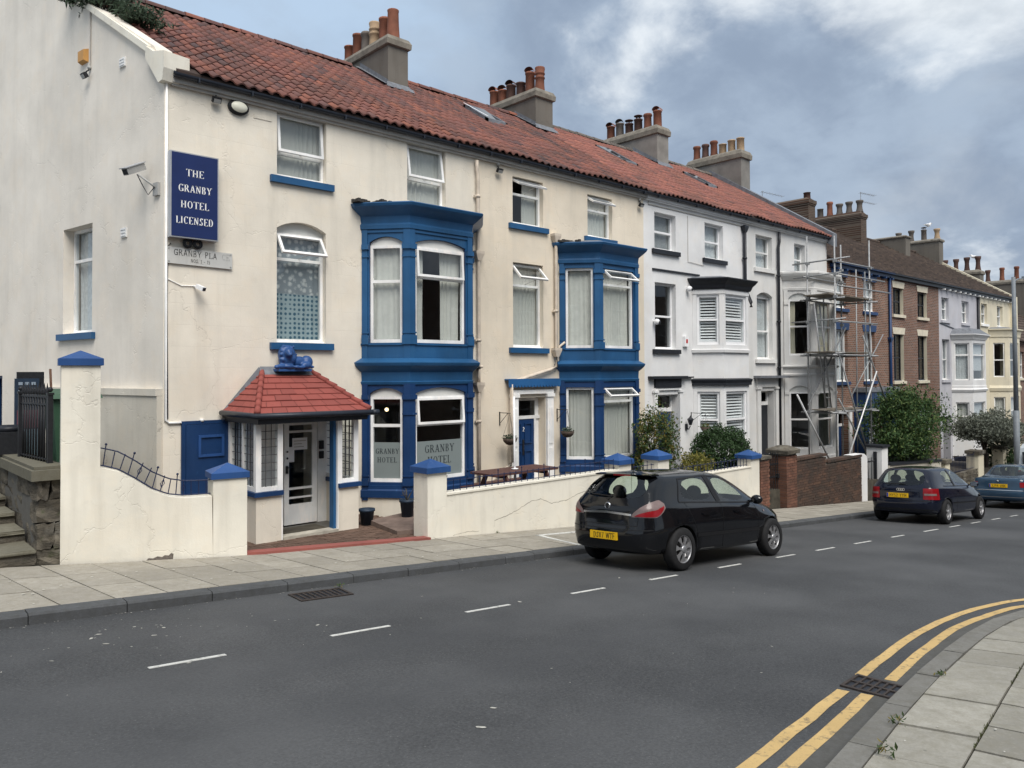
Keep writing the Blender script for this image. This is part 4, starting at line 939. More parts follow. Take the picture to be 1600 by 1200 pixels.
downpipe(hotel, [(14.05, 13.35, 3.62), (13.95, fy, 3.52), (13.84, fy, 3.38)], MT['pipe'], .03)
MB().tube([(4.44, D-.02, 7.85), (4.44, D-.02, 2.08), (4.5, D-.02, 2.03), (5.05, D-.02, 2.03)], .022, 6).build('cable_conduit', MT['wpaint'], hotel)
MB().tube([(4.52, D-.012, 5.08), (4.47, D-.012, 5.02), (4.46, D-.012, 4.0), (4.48, D-.012, 2.1)], .010, 5).build('black_cable', MT['black'], hotel)
MB().tube([(5.05, D-.02, 2.03), (5.05, D-.02, 2.08)], .04, 8).build('pipe_end', MT['wpaint'], hotel)
MB().tube([tuple(GAB((-2.72, -.02, 10.0))), tuple(GAB((-2.72, -.02, 8.75)))], .014, 5).build('cable_conduit', MT['soffit'], hotel)
for u, z, w, h in ((-1.44, 8.5, .10, .16), (-1.36, 5.4, .10, .17)):
    mb = MB(GAB); mb.box(u-w, u+w, -.03, 0, z-h/2, z+h/2); 
    for k in range(3): mb.box(u-w+.02, u+w-.02, -.04, -.03, z-h/2+.02+k*h/3, z-h/2+.035+k*h/3)
    mb.build('air_vent', MT['wpaint'], hotel)
mb = MB(FAC); mb.box(11.05, 11.22, -.012, 0, 5.15, 5.28); mb.build('air_vent', MT['pipe'], hotel)
mb = MB(FAC); mb.box(5.98, 6.32, -.012, 0, 7.55, 7.62); mb.build('air_vent', MT['cream'], hotel)
# ------------------------------------------------------------------ stroke lettering
def ARC(cx, cy, rx, ry, a0, a1, w=1.0): return ('A', cx, cy, rx, ry, a0, a1, w)
TH = .55
def LN(x0, y0, x1, y1, w=1.0): return ('L', x0, y0, x1, y1, w)
GLY = {   # width, strokes, serif feet (x, y)
 'T': (.66, [LN(.33, 0, .33, 1), LN(.02, 1, .64, 1, TH), ('L', .02, 1, .02, .84, TH), ('L', .64, 1, .64, .84, TH)], [(.33, 0)]),
 'H': (.74, [LN(.14, 0, .14, 1), LN(.60, 0, .60, 1), LN(.14, .5, .60, .5, TH)], [(.14, 0), (.14, 1), (.60, 0), (.60, 1)]),
 'E': (.62, [LN(.14, 0, .14, 1), LN(.03, 1, .55, 1, TH), LN(.14, .5, .45, .5, TH), LN(.03, 0, .57, 0, TH), ('L', .55, 1, .55, .84, TH), ('L', .57, 0, .57, .18, TH)], []),
 'G': (.76, [ARC(.40, .5, .33, .5, 45, 315), LN(.66, .42, .66, .06), LN(.48, .42, .72, .42, TH), ('L', .66, .98, .66, .78, TH)], []),
 'R': (.72, [LN(.14, 0, .14, 1), ARC(.34, .75, .24, .25, -90, 90), LN(.14, 1, .34, 1, TH), LN(.14, .5, .34, .5, TH), LN(.36, .5, .64, 0), LN(.60, 0, .70, 0, TH)], [(.14, 0), (.14, 1)]),
 'A': (.72, [LN(.36, 1, .62, 0), LN(.36, 1, .10, 0, TH), LN(.20, .34, .52, .34, TH)], [(.10, 0), (.62, 0)]),
 'N': (.76, [LN(.14, 0, .14, 1, TH), LN(.14, 1, .62, 0), LN(.62, 0, .62, 1, TH)], [(.14, 0), (.10, 1), (.62, 1)]),
 'B': (.66, [LN(.14, 0, .14, 1), ARC(.32, .76, .22, .24, -90, 90), ARC(.34, .26, .24, .26, -90, 90), LN(.04, 1, .32, 1, TH), LN(.14, .52, .34, .52, TH), LN(.04, 0, .34, 0, TH)], []),
 'Y': (.70, [LN(.35, 0, .35, .46), LN(.35, .46, .08, 1), LN(.35, .46, .62, 1, TH)], [(.35, 0), (.08, 1), (.62, 1)]),
 'O': (.78, [ARC(.39, .5, .34, .5, 0, 360)], []),
 'L': (.60, [LN(.14, 0, .14, 1), LN(.03, 0, .56, 0, TH), ('L', .56, 0, .56, .2, TH)], [(.14, 1)]),
 'I': (.28, [LN(.14, 0, .14, 1)], [(.14, 0), (.14, 1)]),
 'C': (.72, [ARC(.40, .5, .33, .5, 48, 312), ('L', .64, .98, .64, .76, TH)], []),
 'S': (.58, [ARC(.29, .75, .21, .25, 20, 270), ARC(.29, .25, .23, .25, -160, 90), ('L', .50, .98, .50, .8, TH), ('L', .06, .02, .06, .22, TH)], []),
 'D': (.76, [LN(.14, 0, .14, 1), ARC(.34, .5, .34, .5, -90, 90), LN(.04, 1, .34, 1, TH), LN(.04, 0, .34, 0, TH)], []),
 'P': (.64, [LN(.14, 0, .14, 1), ARC(.33, .74, .24, .26, -90, 90), LN(.14, 1, .33, 1, TH), LN(.14, .48, .33, .48, TH)], [(.14, 0), (.14, 1)]),
 '1': (.40, [LN(.22, 0, .22, 1), LN(.22, 1, .08, .84, TH)], []),
 '5': (.58, [ARC(.27, .33, .24, .33, -150, 105), LN(.14, .58, .17, 1, TH), LN(.17, 1, .48, 1, TH)], []),
 '-': (.50, [LN(.12, .42, .38, .42)], []),
 '.': (.25, [LN(.11, 0, .11, .05)], []),
 '0': (.62, [ARC(.31, .5, .25, .5, 0, 360)], []),
 '7': (.56, [LN(.05, 1, .50, 1), LN(.50, 1, .20, 0)], []),
 'W': (.92, [LN(.05, 1, .24, 0), LN(.24, 0, .46, .9), LN(.46, .9, .68, 0), LN(.68, 0, .87, 1)], []),
 'F': (.56, [LN(.12, 0, .12, 1), LN(.12, 1, .52, 1), LN(.12, .52, .45, .52)], []),
 '2': (.58, [ARC(.29, .72, .23, .28, -20, 170), LN(.50, .62, .07, 0), LN(.05, 0, .53, 0)], []),
 '4': (.62, [LN(.42, 0, .42, 1), LN(.42, 1, .05, .3), LN(.05, .3, .58, .3)], []),
 '9': (.60, [ARC(.30, .70, .23, .30, 0, 360), ARC(.22, .5, .31, .5, -75, 25)], []),
 'U': (.68, [LN(.12, .3, .12, 1), LN(.56, .3, .56, 1), ARC(.34, .3, .22, .3, 180, 360)], []),
 'K': (.66, [LN(.12, 0, .12, 1), LN(.12, .42, .56, 1), LN(.26, .56, .60, 0)], []),
 'X': (.66, [LN(.08, 0, .58, 1), LN(.08, 1, .58, 0)], []),
 'Q': (.7, [], []),
}
def text_mesh(lines_pts, fr_map, txt, h, uc, zb, w=.13, serif=True, squeeze=1.0, depth=0.0, track=.08):
    """adds quads for txt (cap height h, centred at uc, baseline zb) to lines_pts (an MB). fr_map(u,z)->3d point"""
    tot = sum((GLY[c][0] if c != ' ' else .42)+track for c in txt)-track; x = uc-tot*h*squeeze/2
    for c in txt:
        if c == ' ': x += (.42+track)*h*squeeze; continue
        wd, st, sf = GLY[c]
        def P(a, b): return fr_map(x+a*h*squeeze, zb+b*h)
        ww = lambda k: w*h*(k if serif else 1.0)
        for s in st:
            if s[0] == 'L':
                a, b = Vector((s[1]*squeeze, s[2])), Vector((s[3]*squeeze, s[4])); d = b-a; L = d.length
                if L < 1e-6: continue
                d /= L; n = Vector((-d.y, d.x))*ww(s[5])/h/2; e = d*(0 if serif else w*.45)
                # keep caps inside the cap height
                q = [a-n-e, b-n+e, b+n+e, a+n-e]; q = [(p.x/squeeze, min(1.0+.0, max(0.0, p.y))) for p in q]
                lines_pts.add([P(*p) for p in q], [(0, 1, 2, 3)])
            else:
                _, cx, cy, rx, ry, a0, a1, k = s; n = max(4, int(abs(a1-a0)/20)); vs = []
                for i in range(n+1):
                    t = math.radians(a0+(a1-a0)*i/n); ct, s_ = math.cos(t), math.sin(t)
                    wx = w*(1.0 if serif else 1.0); thick = wx*(.45+.55*abs(ct)) if serif else wx
                    vs += [P(cx+rx*ct, cy+ry*s_), P(cx+(rx-thick/squeeze)*ct, cy+(ry-thick*(.6 if serif else 1))*s_)]
                lines_pts.add(vs, [(2*i, 2*i+2, 2*i+3, 2*i+1) for i in range(n)])
        if serif:
            for (a, b) in sf:
                t = w*.45; lo, hi = (0, t) if b == 0 else (1-t, 1)
                lines_pts.add([P(a-.12, lo), P(a+.12, lo), P(a+.12, hi), P(a-.12, hi)], [(0, 1, 2, 3)])
        x += (wd+track)*h*squeeze
for fr, uc, n_, lines, maxw in exec_text_later:
    for txt, zb, h in lines:
        mb = MB(fr); tot = sum(GLY[c][0]+.12 for c in txt); sq = min(1.0, maxw/(tot*h)); text_mesh(mb, lambda u, z: (u, n_, z), txt, h, uc, zb, .15, True, sq, track=.12); mb.build('window_lettering', MT['filmtext'], bay1)
mb = MB(FAC); text_mesh(mb, lambda u, z: (u, .193, z), '2', .11, 12.925, 1.42, .16, False); mb.build('door_number', MT['wplastic'], door)
# ------------------------------------------------------------------ porch (a part of the hotel)
PY = 12.30; PX0, PX1 = 5.50, 7.45; PZ0 = .03
porch_panels = []
# low rendered panels: left side, left front, right front, right side
for q in ((PX0, 5.95, PY, PY+.10, .80), (PX0, PX0+.10, PY+.10, 13.5, .80), (7.04, PX1, PY, PY+.10, .80), (PX1-.10, PX1, PY+.10, 13.5, .80)): porch_panels.append(q)
fm_ = MB()
for (x, y) in ((PX0+.045, PY+.05), (5.93, PY+.05), (7.07, PY+.05), (PX1-.045, PY+.05), (PX0+.045, 13.42), (PX1-.045, 13.42)):
    full = abs(x-5.93) < .01 or abs(x-7.07) < .01
    fm_.box(x-.047, x+.047, y-.047, y+.047, PZ0 if full else .883, 2.02)
fm_.box(PX0+.02, PX0+.075, 12.86, 12.92, .883, 2.02)
for (a, b, c, d_) in ((PX0, PX1, PY, PY+.10), (PX0, PX0+.09, PY+.1, 13.45), (PX1-.09, PX1, PY+.1, 13.45)): fm_.box(a, b, c, d_, 2.021, 2.10)
for (a, b, c, d_) in ((PX0+.09, 5.885, PY+.01, PY+.09), (7.115, PX1-.09, PY+.01, PY+.09), (PX0+.01, PX0+.085, PY+.1, 13.37), (PX1-.085, PX1-.01, PY+.1, 13.37)): fm_.box(a, b, c, d_, .883, .955)
porch = fm_.build('porch', MT['wpaint'], hotel, None, 'glazed white porch with red tiled hipped roof and leaded lights')
for q in porch_panels: MB().box(q[0], q[1], q[2], q[3], PZ0-.1, q[4]).build('porch_panel', MT['cream'], porch)
for a, b, c, d_ in ((PX0-.04, 5.97, PY-.05, PY+.12), (PX0-.04, PX0+.12, PY+.12, 13.48), (7.03, PX1+.04, PY-.05, PY+.12), (PX1-.12, PX1+.04, PY+.12, 13.48)): MB().box(a, b, c, d_, .803, .88).build('porch_sill', MT['navy'], porch)
MT['lattice'] = simple('lead_cames', (.07, .07, .075), .6, .1, 10, 0)
def leaded(fr, u0, u1, z0, z1, nu, nz, n=.045):
    g = MB(fr); g.add([(u0, n, z0), (u1, n, z0), (u1, n, z1), (u0, n, z1)], [(0, 1, 2, 3)]); g.build('pane', MT['glass'], porch)
    m = MB(fr)
    for i in range(1, nu): u = u0+(u1-u0)*i/nu; m.box(u-.005, u+.005, n-.006, n+.006, z0, z1)
    for i in range(1, nz): z = z0+(z1-z0)*i/nz; m.box(u0, u1, n-.005, n+.005, z-.005, z+.005)
    m.build('leaded_lattice', MT['lattice'], porch)
PF = Frame((0, PY), (1, 0)); PS = Frame((PX0, 13.5), (0, -1)); PR = Frame((PX1, PY), (0, 1))
leaded(PF, PX0+.09, 5.885, .955, 2.02, 3, 8); leaded(PF, 7.115, PX1-.09, .955, 2.02, 3, 8)
leaded(PS, .12, .58, .955, 2.02, 4, 8); leaded(PS, .64, 1.11, .955, 2.02, 4, 8); leaded(PR, .10, 1.06, .955, 2.02, 7, 8)
# curtains and boards seen through the side lights
MB().box(PX0+.12, PX0+.14, 12.9, 13.4, .9, 2.0).build('inner_board', MT['net'], porch)
# inner wall, door and step
ib = MB(); ib.box(5.62, 6.42, 13.30, 13.36, 0, 2.2); ib.box(7.16, 7.35, 13.30, 13.36, 0, 2.2); ib.box(6.42, 7.16, 13.30, 13.36, 2.0, 2.2); ib.build('inner_wall', MT['wpaint'], porch)
dm = MB(); x0, x1, y0, y1 = 6.46, 7.12, 13.24, 13.29
dm.box(x0, x0+.09, y0, y1, .07, 1.97); dm.box(x1-.10, x1, y0, y1, .07, 1.97)
for a, b in ((.07, .44), (.545, .575), (.71, .75), (1.76, 1.80), (1.90, 1.97)): dm.box(x0+.09, x1-.10, y0, y1, a, b)
dm.build('porch_door', MT['wpaint'], porch)
MB().add([(x0+.08, y0+.025, .43), (x1-.09, y0+.025, .43), (x1-.09, y0+.025, 1.92), (x0+.08, y0+.025, 1.92)], [(0, 1, 2, 3)]).build('pane', MT['glass'], porch)
nb = MB(); nb.box(6.62, 6.92, y0+.005, y0+.012, 1.44, 1.66); nb.box(6.545, 6.66, y0+.008, y0+.014, 1.22, 1.50); nb.build('paper_notice', MT['wplastic'], porch)
nb = MB()
for k in range(3): nb.box(6.65, 6.65+(.24, .16, .2)[k], y0+.001, y0+.004, 1.60-.055*k, 1.612-.055*k)
nb.build('notice_print', MT['soffit'], porch)
hb = MB(); hb.box(x0+.025, x0+.065, y0-.03, y0, 1.02, 1.16); hb.ball((x0+.045, y0-.03, 1.3), .02); hb.ball((x0+.045, y0-.03, 1.42), .018); hb.tube([(x0+.045, y0-.03, 1.13), (x0+.045, y0-.06, 1.13), (x0+.13, y0-.06, 1.13)], .009, 5); hb.build('door_handle', MT['iron'], porch)
MB().box(7.19, 7.27, 13.25, 13.299, 1.42, 1.58).box(7.19, 7.27, 13.25, 13.299, 1.24, 1.38).build('entry_box', MT['iron'], porch)
MB().box(6.97, 7.022, PY+.06, PY+.20, .06, 2.0).build('outer_door', MT['blue'], porch, None, 'blue outer door leaf standing open, seen edge on')
MB().box(5.98, 7.03, PY-.02, PY+.22, -.02, .075).build('door_step', simple('pale_step', (.42, .39, .33), .9, .25, 6, .2), porch)
MB().box(6.2, 7.0, PY+.35, 13.1, .03, .055).build('door_mat', MT['earth'], porch)
MB().box(5.6, 7.4, PY+.2, 13.3, .0, .04).build('porch_floor', MT['kerbn'], porch)
# roof: hipped, seven courses
ov = .22; ex0, ex1, ey = PX0-.09, PX1+.09, PY-ov-.02; ez = 2.17; rx0, rx1, ryy, rz = 6.12, 7.10, 13.44, 2.86
MB().slab([(ex0, ey), (ex1, ey), (ex1, 13.5), (ex0, 13.5)], 2.10, 2.165).build('porch_soffit', MT['black'], porch)
for (a, b, c, d_) in ((ex0+.03, ex1-.03, ey+.03, ey+.06), (ex0+.03, ex0+.06, ey+.06, 13.45), (ex1-.06, ex1-.03, ey+.06, 13.45)): MB().box(a, b, c, d_, 2.02, 2.099).build('porch_fascia', MT['black'], porch)
gm_ = MB(); gm_.tube([(ex0-.03, 13.45, 2.17), (ex0-.03, ey-.04, 2.16), (ex1+.03, ey-.04, 2.15), (ex1+.03, 13.45, 2.16)], .05, 8); gm_.tube([(ex1+.03, ey-.04, 2.15), (ex1+.16, ey-.04, 2.15)], .05, 8); gm_.build('porch_gutter', MT['gutter'], porch)
MB().add([(ex0, ey, ez), (ex1, ey, ez), (rx1, ryy, rz), (rx0, ryy, rz), (ex0, 13.5, ez), (ex1, 13.5, ez)], [(0, 1, 2, 3), (0, 3, 4), (1, 5, 2)]).build('porch_roof', MT['underroof'], porch)
nco = 7
def lerp(a, b, t): return a+(b-a)*t
for k in range(nco):
    t0, t1 = k/nco, (k+1.15)/nco; t1 = min(1.02, t1)
    A = lambda t: Vector((lerp(ex0, rx0, t), lerp(ey, ryy, t), lerp(ez, rz, t))); Bp = lambda t: Vector((lerp(ex1, rx1, t), lerp(ey, ryy, t), lerp(ez, rz, t)))
    def tile(p, q, r_, s_, up):
        vs = [p+up, q+up, r_+up*.35, s_+up*.35, p+up*.05, q+up*.05]; MB().add([tuple(v) for v in vs], [(0, 1, 2, 3), (4, 5, 1, 0)]).build('roof_tile', MT['porchtile'], porch)
    # front face tiles
    a0, b0, a1, b1 = A(t0), Bp(t0), A(t1), Bp(t1); n = max(4, round((b0.x-a0.x)/.28)); off = (k % 2)*.5
    us = [0]+[(i+off)/n for i in range(1 if off == 0 else 0, n) if 0 < (i+off)/n < 1]+[1]; up = Vector((0, -.012, .034))
    for i in range(len(us)-1):
        jj = Vector((0, 0, R.uniform(-.004, .004))); tile(a0.lerp(b0, us[i]+.002)+jj, a0.lerp(b0, us[i+1]-.002)+jj, a1.lerp(b1, us[i+1]-.002)+jj, a1.lerp(b1, us[i]+.002)+jj, up)
    for (e0, e1, r0) in ((A(t0), A(t1), ex0), (Bp(t0), Bp(t1), ex1)):
        w0 = Vector((e0.x, 13.5, e0.z)); w1 = Vector((e1.x, 13.5, e1.z)); L = 13.5-e0.y; n = max(1, round(L/.28))
        up2 = Vector((-.012 if r0 == ex0 else .012, 0, .034))
        for i in range(n): tile(w0.lerp(e0, i/n+.002), w0.lerp(e0, (i+1)/n-.002), w1.lerp(e1, (i+1)/n-.002), w1.lerp(e1, i/n+.002), up2)
    for (e0, e1) in ((A(t0), A(t1)), (Bp(t0), Bp(t1))):
        m = MB(); m.tube([tuple(e0+Vector((0, 0, .05))), tuple(e1+Vector((0, 0, .03)))], .055, 8, r1=.045); m.build('hip_tile', MT['porchtile'], porch)
MB().add([(rx0-.1, 13.3, rz-.06), (rx1+.1, 13.3, rz-.06), (rx1+.02, 13.49, rz+.13), (rx0-.02, 13.49, rz+.13)], [(0, 1, 2, 3)]).add([(ex0-.02, 13.47, ez+.02), (ex0+.10, 13.44, ez+.05), (rx0+.05, 13.44, rz+.05), (rx0-.05, 13.47, rz+.12)], [(0, 1, 2, 3)]).build('porch_flashing', MT['lead'], porch)
# ------------------------------------------------------------------ lion on the porch roof
def blobs(items, voxel=.022, smooth=2):
    mb = MB()
    for c, r, sq in items: mb.ball(c, r, 0, 14, 9, sq)
    me = mb.mesh('blob', MT['capblue'])
    def mods(o):
        m = o.modifiers.new('r', 'REMESH'); m.mode = 'VOXEL'; m.voxel_size = voxel; m.use_smooth_shade = True
        s = o.modifiers.new('s', 'SMOOTH'); s.iterations = smooth; s.factor = .5
    return baked(me, mods)
lx, ly, lz = 6.66, 13.32, 2.94
it = [((lx+.10, ly, lz+.13), .12, (1.9, .85, .95)), ((lx+.28, ly, lz+.13), .13, (.95, .9, 1)), ((lx-.10, ly-.01, lz+.17), .135, (.95, .95, 1.15)), ((lx-.13, ly-.02, lz+.27), .165, (1.0, .85, 1.1)), ((lx-.15, ly-.15, lz+.30), .08, (.95, .9, 1.05)), ((lx-.155, ly-.215, lz+.265), .045, (1, 1, .9)),
      ((lx-.22, ly-.04, lz+.37), .035, (1, .8, 1)), ((lx-.05, ly-.04, lz+.38), .035, (1, .8, 1)), ((lx-.17, ly-.03, lz+.16), .12, (1, .9, 1)), ((lx-.06, ly-.08, lz+.19), .08, (1, 1, 1.2)),
      ((lx-.27, ly-.10, lz+.05), .05, (2.2, .9, .9)), ((lx-.36, ly-.10, lz+.04), .05, (1, 1, .8)), ((lx-.12, ly-.12, lz+.05), .05, (2.0, .9, .9)), ((lx+.02, ly-.14, lz+.04), .045, (1.4, 1, .8)), ((lx+.22, ly-.11, lz+.07), .075, (1.4, .8, .9)), ((lx+.10, ly-.15, lz+.035), .04, (2.0, 1, .8)), ((lx+.34, ly-.10, lz+.04), .035, (1.6, .8, .8))]
for k in range(26):
    a = R.uniform(0, 6.28); rr = R.uniform(.13, .19); it.append(((lx-.13+math.cos(a)*rr*1.0, ly-.06+R.uniform(-.05, .06), lz+.27+math.sin(a)*rr), R.uniform(.024, .040), (1, 1, 1)))
lionme = blobs(it, .014, 2); lionme.name = 'lion_statue'
lion = bpy.data.objects.new('lion_statue', None); COL.objects.link(lion); lion.location = (lx, ly, lz-.04); tag(lion, 'blue painted lion statue lying above the red porch roof', 'statue')
bd = inst('lion_body', lionme, (0, 0, 0), lion); bd.matrix_parent_inverse = Matrix.Translation(-lion.location)
MB().box(lx-.33, lx+.33, ly-.12, ly+.17, lz-.04, lz+.004).build('lion_base', MT['capblue'], lion)
# ------------------------------------------------------------------ white houses under the same red roof
BK = MT['black']
wh = thing('white_house', 'white terraced house with black sills and a black topped shuttered bay', 'house', (20.3, D, -.6))
WX1, WX2 = 23.06, 28.80
wall(wh, FAC, [(HX2, -1.2), (WX1, -1.2), (WX1, 7.86), (HX2, 7.86)], [(17.98, 19.02, 6.42, 7.50), (20.54, 21.58, 6.40, 7.52), (17.98, 19.0, 3.52, 5.46), (17.99, 19.08, -.5, 2.20), (20.05, 22.1, -.3, 5.3)], MT['white'], n0=.006)
window(wh, FAC, 17.98, 19.02, 6.42, 7.50, style='sash', curt='venetian', sill=BK, fm=MT['wplastic'], dep=.16); window(wh, FAC, 20.54, 21.58, 6.40, 7.52, style='sash', curt='net', sill=BK, fm=MT['wplastic'], dep=.16)
window(wh, FAC, 17.98, 19.0, 3.52, 5.46, style='sash', curt='left', sill=BK, fm=MT['wplastic'], dep=.16, cm=MT['net'])
interior(wh, HX2, WX1, (-.5, 3.1, 6.1, 7.95))
sh = MT['wplastic']
wins = {(1, 0): dict(style='sash', curt='shutter', fw=.07), (1, 1): dict(style='sash', curt='shutter', fw=.07), (1, 2): dict(style='sash', curt='shutter'), (0, 0): dict(style='sash', curt='shutter', fw=.07), (0, 1): dict(style='sash', curt='shutter', fw=.07), (0, 2): dict(style='sash', curt='shutter')}
cor = [('cornice', [(5.36, .0), (5.365, .06), (5.42, .09), (5.50, .12), (5.58, .20), (5.66, .26), (5.69, .26), (5.70, .2)], BK), ('ground_fascia', [(2.44, .0), (2.445, .07), (2.52, .07), (2.60, .10), (2.63, .10), (2.66, 0)], BK), ('bay_sill', [(3.44, .0), (3.445, .06), (3.53, .07), (3.55, 0)], MT['white']), ('bay_head', [(5.22, 0), (5.225, .02), (5.355, .02)], MT['white'])]
wb, wbf, wbl = bay(wh, (19.85, 20.35, 21.78, 22.25), 12.75, [(-.4, 2.6, .55, 2.26, 0, .5, [], MT['white'], .12), (2.662, 5.35, 3.68, 5.20, 0, .5, [], MT['white'], .12)], cor, MT['white'], {'body': [MT['white'], MT['white']], 'frame': MT['wplastic']}, pil=False, wins=wins, roofm=MT['lead'], rooftop=(5.70, .08, .2, 0), label='white shuttered bay under a black cornice')
mb = MB(FAC); mb.box(17.62, 19.36, -.16, 0, 2.66, 2.74); mb.box(19.36, 19.75, -.10, 0, 2.68, 2.72); mb.box(17.9, 19.15, -.07, 0, 2.40, 2.659); mb.build('door_canopy', BK, wh)
mb = MB(FAC)
for a, b in ((17.84, 17.99), (19.08, 19.23)): mb.box(a, b, -.06, 0, -.6, 2.26); mb.box(a-.03, b+.03, -.09, 0, 2.262, 2.33)
mb.box(17.9, 19.17, -.05, 0, 2.332, 2.398); mb.build('door_surround', MT['white'], wh)
MB(FAC).box(18.05, 19.02, .25, .3, -.5, 1.68).build('front_door', MT['navy'], wh); mb = MB(FAC); mb.box(18.0, 19.07, .24, .3, 1.682, 1.76); ring(mb, 18.0, 19.07, 1.76, 2.19, .045, .24, .3); mb.build('door_frame', MT['wpaint'], wh); MB(FAC).add([(18.03, .27, 1.76), (19.04, .27, 1.76), (19.04, .27, 2.17), (18.03, .27, 2.17)], [(0, 1, 2, 3)]).build('fanlight', MT['glass'], wh)
mb = MB(FAC); mb.box(17.85, 20.2, -.035, 0, 5.80, 5.85); mb.build('string_course', BK, wh)
mb = MB(FAC); mb.box(17.7, 22.9, -.02, 0, 7.66, 7.69); mb.box(17.68, 17.70, -.02, 0, 7.66, 7.82); mb.build('eaves_cable', MT['soffit'], wh)
MB().tube([(18.62+1.0, D-.01, 7.6), (19.62, D-.01, 6.2), (20.45, D-.01, 6.15)], .008, 5).build('eaves_cable', MT['soffit'], wh)
mb = MB(FAC); mb.box(19.32, 19.52, -.08, 0, 3.62, 3.92); ab = mb.build('alarm_box', MT['wplastic'], wh); MB(FAC).box(19.38, 19.47, -.084, -.0805, 3.72, 3.84).build('alarm_emblem', simple('red_emblem', (.45, .03, .03), .5, .05, 5, 0), ab)
gutterline(wh, HX2+.06, WX1, fm=MT['white'])
wroof = rbase(wh, HX2, WX1, MT['underroof'])
SK2, SK3 = (19.75, 20.45, 16.0, 17.3), (24.7, 25.4, 16.1, 17.2)
pantiles(wroof, lambda y: HX2, WX1, MT['tile2'], near=0, holes=[(17.2, 18.1, 17.8, 25), SK2], seed=3); ridge(wroof, HX2, WX1, MT['potgrey'], skip=[(17.0, 18.1)])
skylight(wh, *SK2)
chimney(wh, 23.45, 24.15, 17.45, 20.2, 10.4, 11.85, 12.22, [('hood', 'pot', .62), ('roll', 'pot', .62), ('cowl', 'potdark', .52), ('cowl', 'potdark', .46), ('hood', 'potgrey', .58), ('hood', 'pot', .56)], simple('pale_stack', (.24, .225, .205), .9, .2, 2, .3, 30), MT['stackcap'])
downpipe(wh, [(22.75, D-.08, 7.7), (22.75, D-.08, 5.75), (22.75, D-.1, 5.55), (22.55, D-.4, 5.1), (22.55, D-.4, 4.95)], BK, .055, [(22.75, D-.08, 7.45)], brackets=[(22.75, D-.08, 6.6)])
wh2 = thing('grey_white_house', 'greying white house with arched windows and a stone bay behind the scaffold', 'house', (26, D, -.8))
wall(wh2, FAC, [(WX1, -1.4), (WX2, -1.4), (WX2, 7.86), (WX1, 7.86)], [(23.58, 24.67, 6.38, 7.51), (26.25, 27.07, 6.38, 7.50), (23.62, 24.65, 3.28, 5.57, .14), (23.72, 24.70, -.7, 2.20), (25.6, 28.2, -.3, 5.6)], MT['white2'], n0=.009)
W2 = MT['white2']
window(wh2, FAC, 23.58, 24.67, 6.38, 7.51, style='sash', curt='net', sill=W2, dep=.16); window(wh2, FAC, 26.25, 27.07, 6.38, 7.50, style='sash', curt='net', dep=.16); window(wh2, FAC, 23.62, 24.65, 3.28, 5.57, rise=.14, style='sash', mid=.45, curt='net', sill=W2, dep=.16)
interior(wh2, WX1, WX2, (-.7, 3.0, 6.1, 7.95))
cor = [('cornice', [(5.72, 0), (5.722, .03), (5.80, .04), (5.82, .02), (6.06, .02), (6.10, .08), (6.22, .18), (6.30, .22), (6.36, .22), (6.38, .18)], W2), ('mid_cornice', [(2.70, 0), (2.705, .05), (2.76, .06), (2.80, .02), (2.95, .03), (3.02, .12), (3.06, .12), (3.09, 0)], W2), ('bay_base', [(-.6, .05), (-.15, .05), (-.12, 0)], W2)]
wb2, _, _ = bay(wh2, (25.42, 26.10, 27.65, 28.35), 12.70, [(-.4, 2.71, .12, 2.36, .16, .52, [(2.05, 2.14, .03)], W2, .17), (3.08, 5.74, 3.42, 5.62, .16, .52, [(5.22, 5.34, .03)], W2, .17)], cor, W2, {'body': [W2, W2], 'frame': MT['wpaint']}, wins={(0, 0): dict(curt=None), (0, 1): dict(curt=None), (1, 0): dict(curt='left', cm=MT['fcream']), (1, 1): dict(curt='full', cm=MT['fcream'])}, roofm=MT['lead'], rooftop=(6.38, .06, .15, 0), label='grey white two-storey bay with arched windows behind scaffold poles')
MB(FAC).box(23.35, 25.3, -.28, 0, 2.64, 2.72).build('door_canopy', MT['lead'], wh2)
mb = MB(FAC)
for a, b in ((23.52, 23.72), (24.72, 24.92)): mb.box(a, b, -.06, 0, -.7, 2.26); mb.box(a-.03, b+.03, -.09, 0, 2.262, 2.33)
mb.box(23.5, 24.95, -.05, 0, 2.332, 2.638); mb.build('door_surround', W2, wh2)
MB(FAC).box(23.74, 24.68, .25, .3, -.7, 1.70).build('front_door', BK, wh2); mb = MB(FAC); mb.box(23.73, 24.69, .24, .3, 1.702, 1.78); ring(mb, 23.73, 24.69, 1.78, 2.19, .045, .24, .3); mb.build('door_frame', MT['wpaint'], wh2)
gutterline(wh2, WX1, WX2-.02, fm=W2)
w2roof = rbase(wh2, WX1, WX2, MT['underroof'])
pantiles(w2roof, lambda y: WX1, WX2, MT['tile2'], near=0, holes=[(23.4, 24.2, 17.6, 25), SK3], seed=4); ridge(w2roof, WX1+1.1, WX2, MT['potgrey'])
skylight(wh2, *SK3)
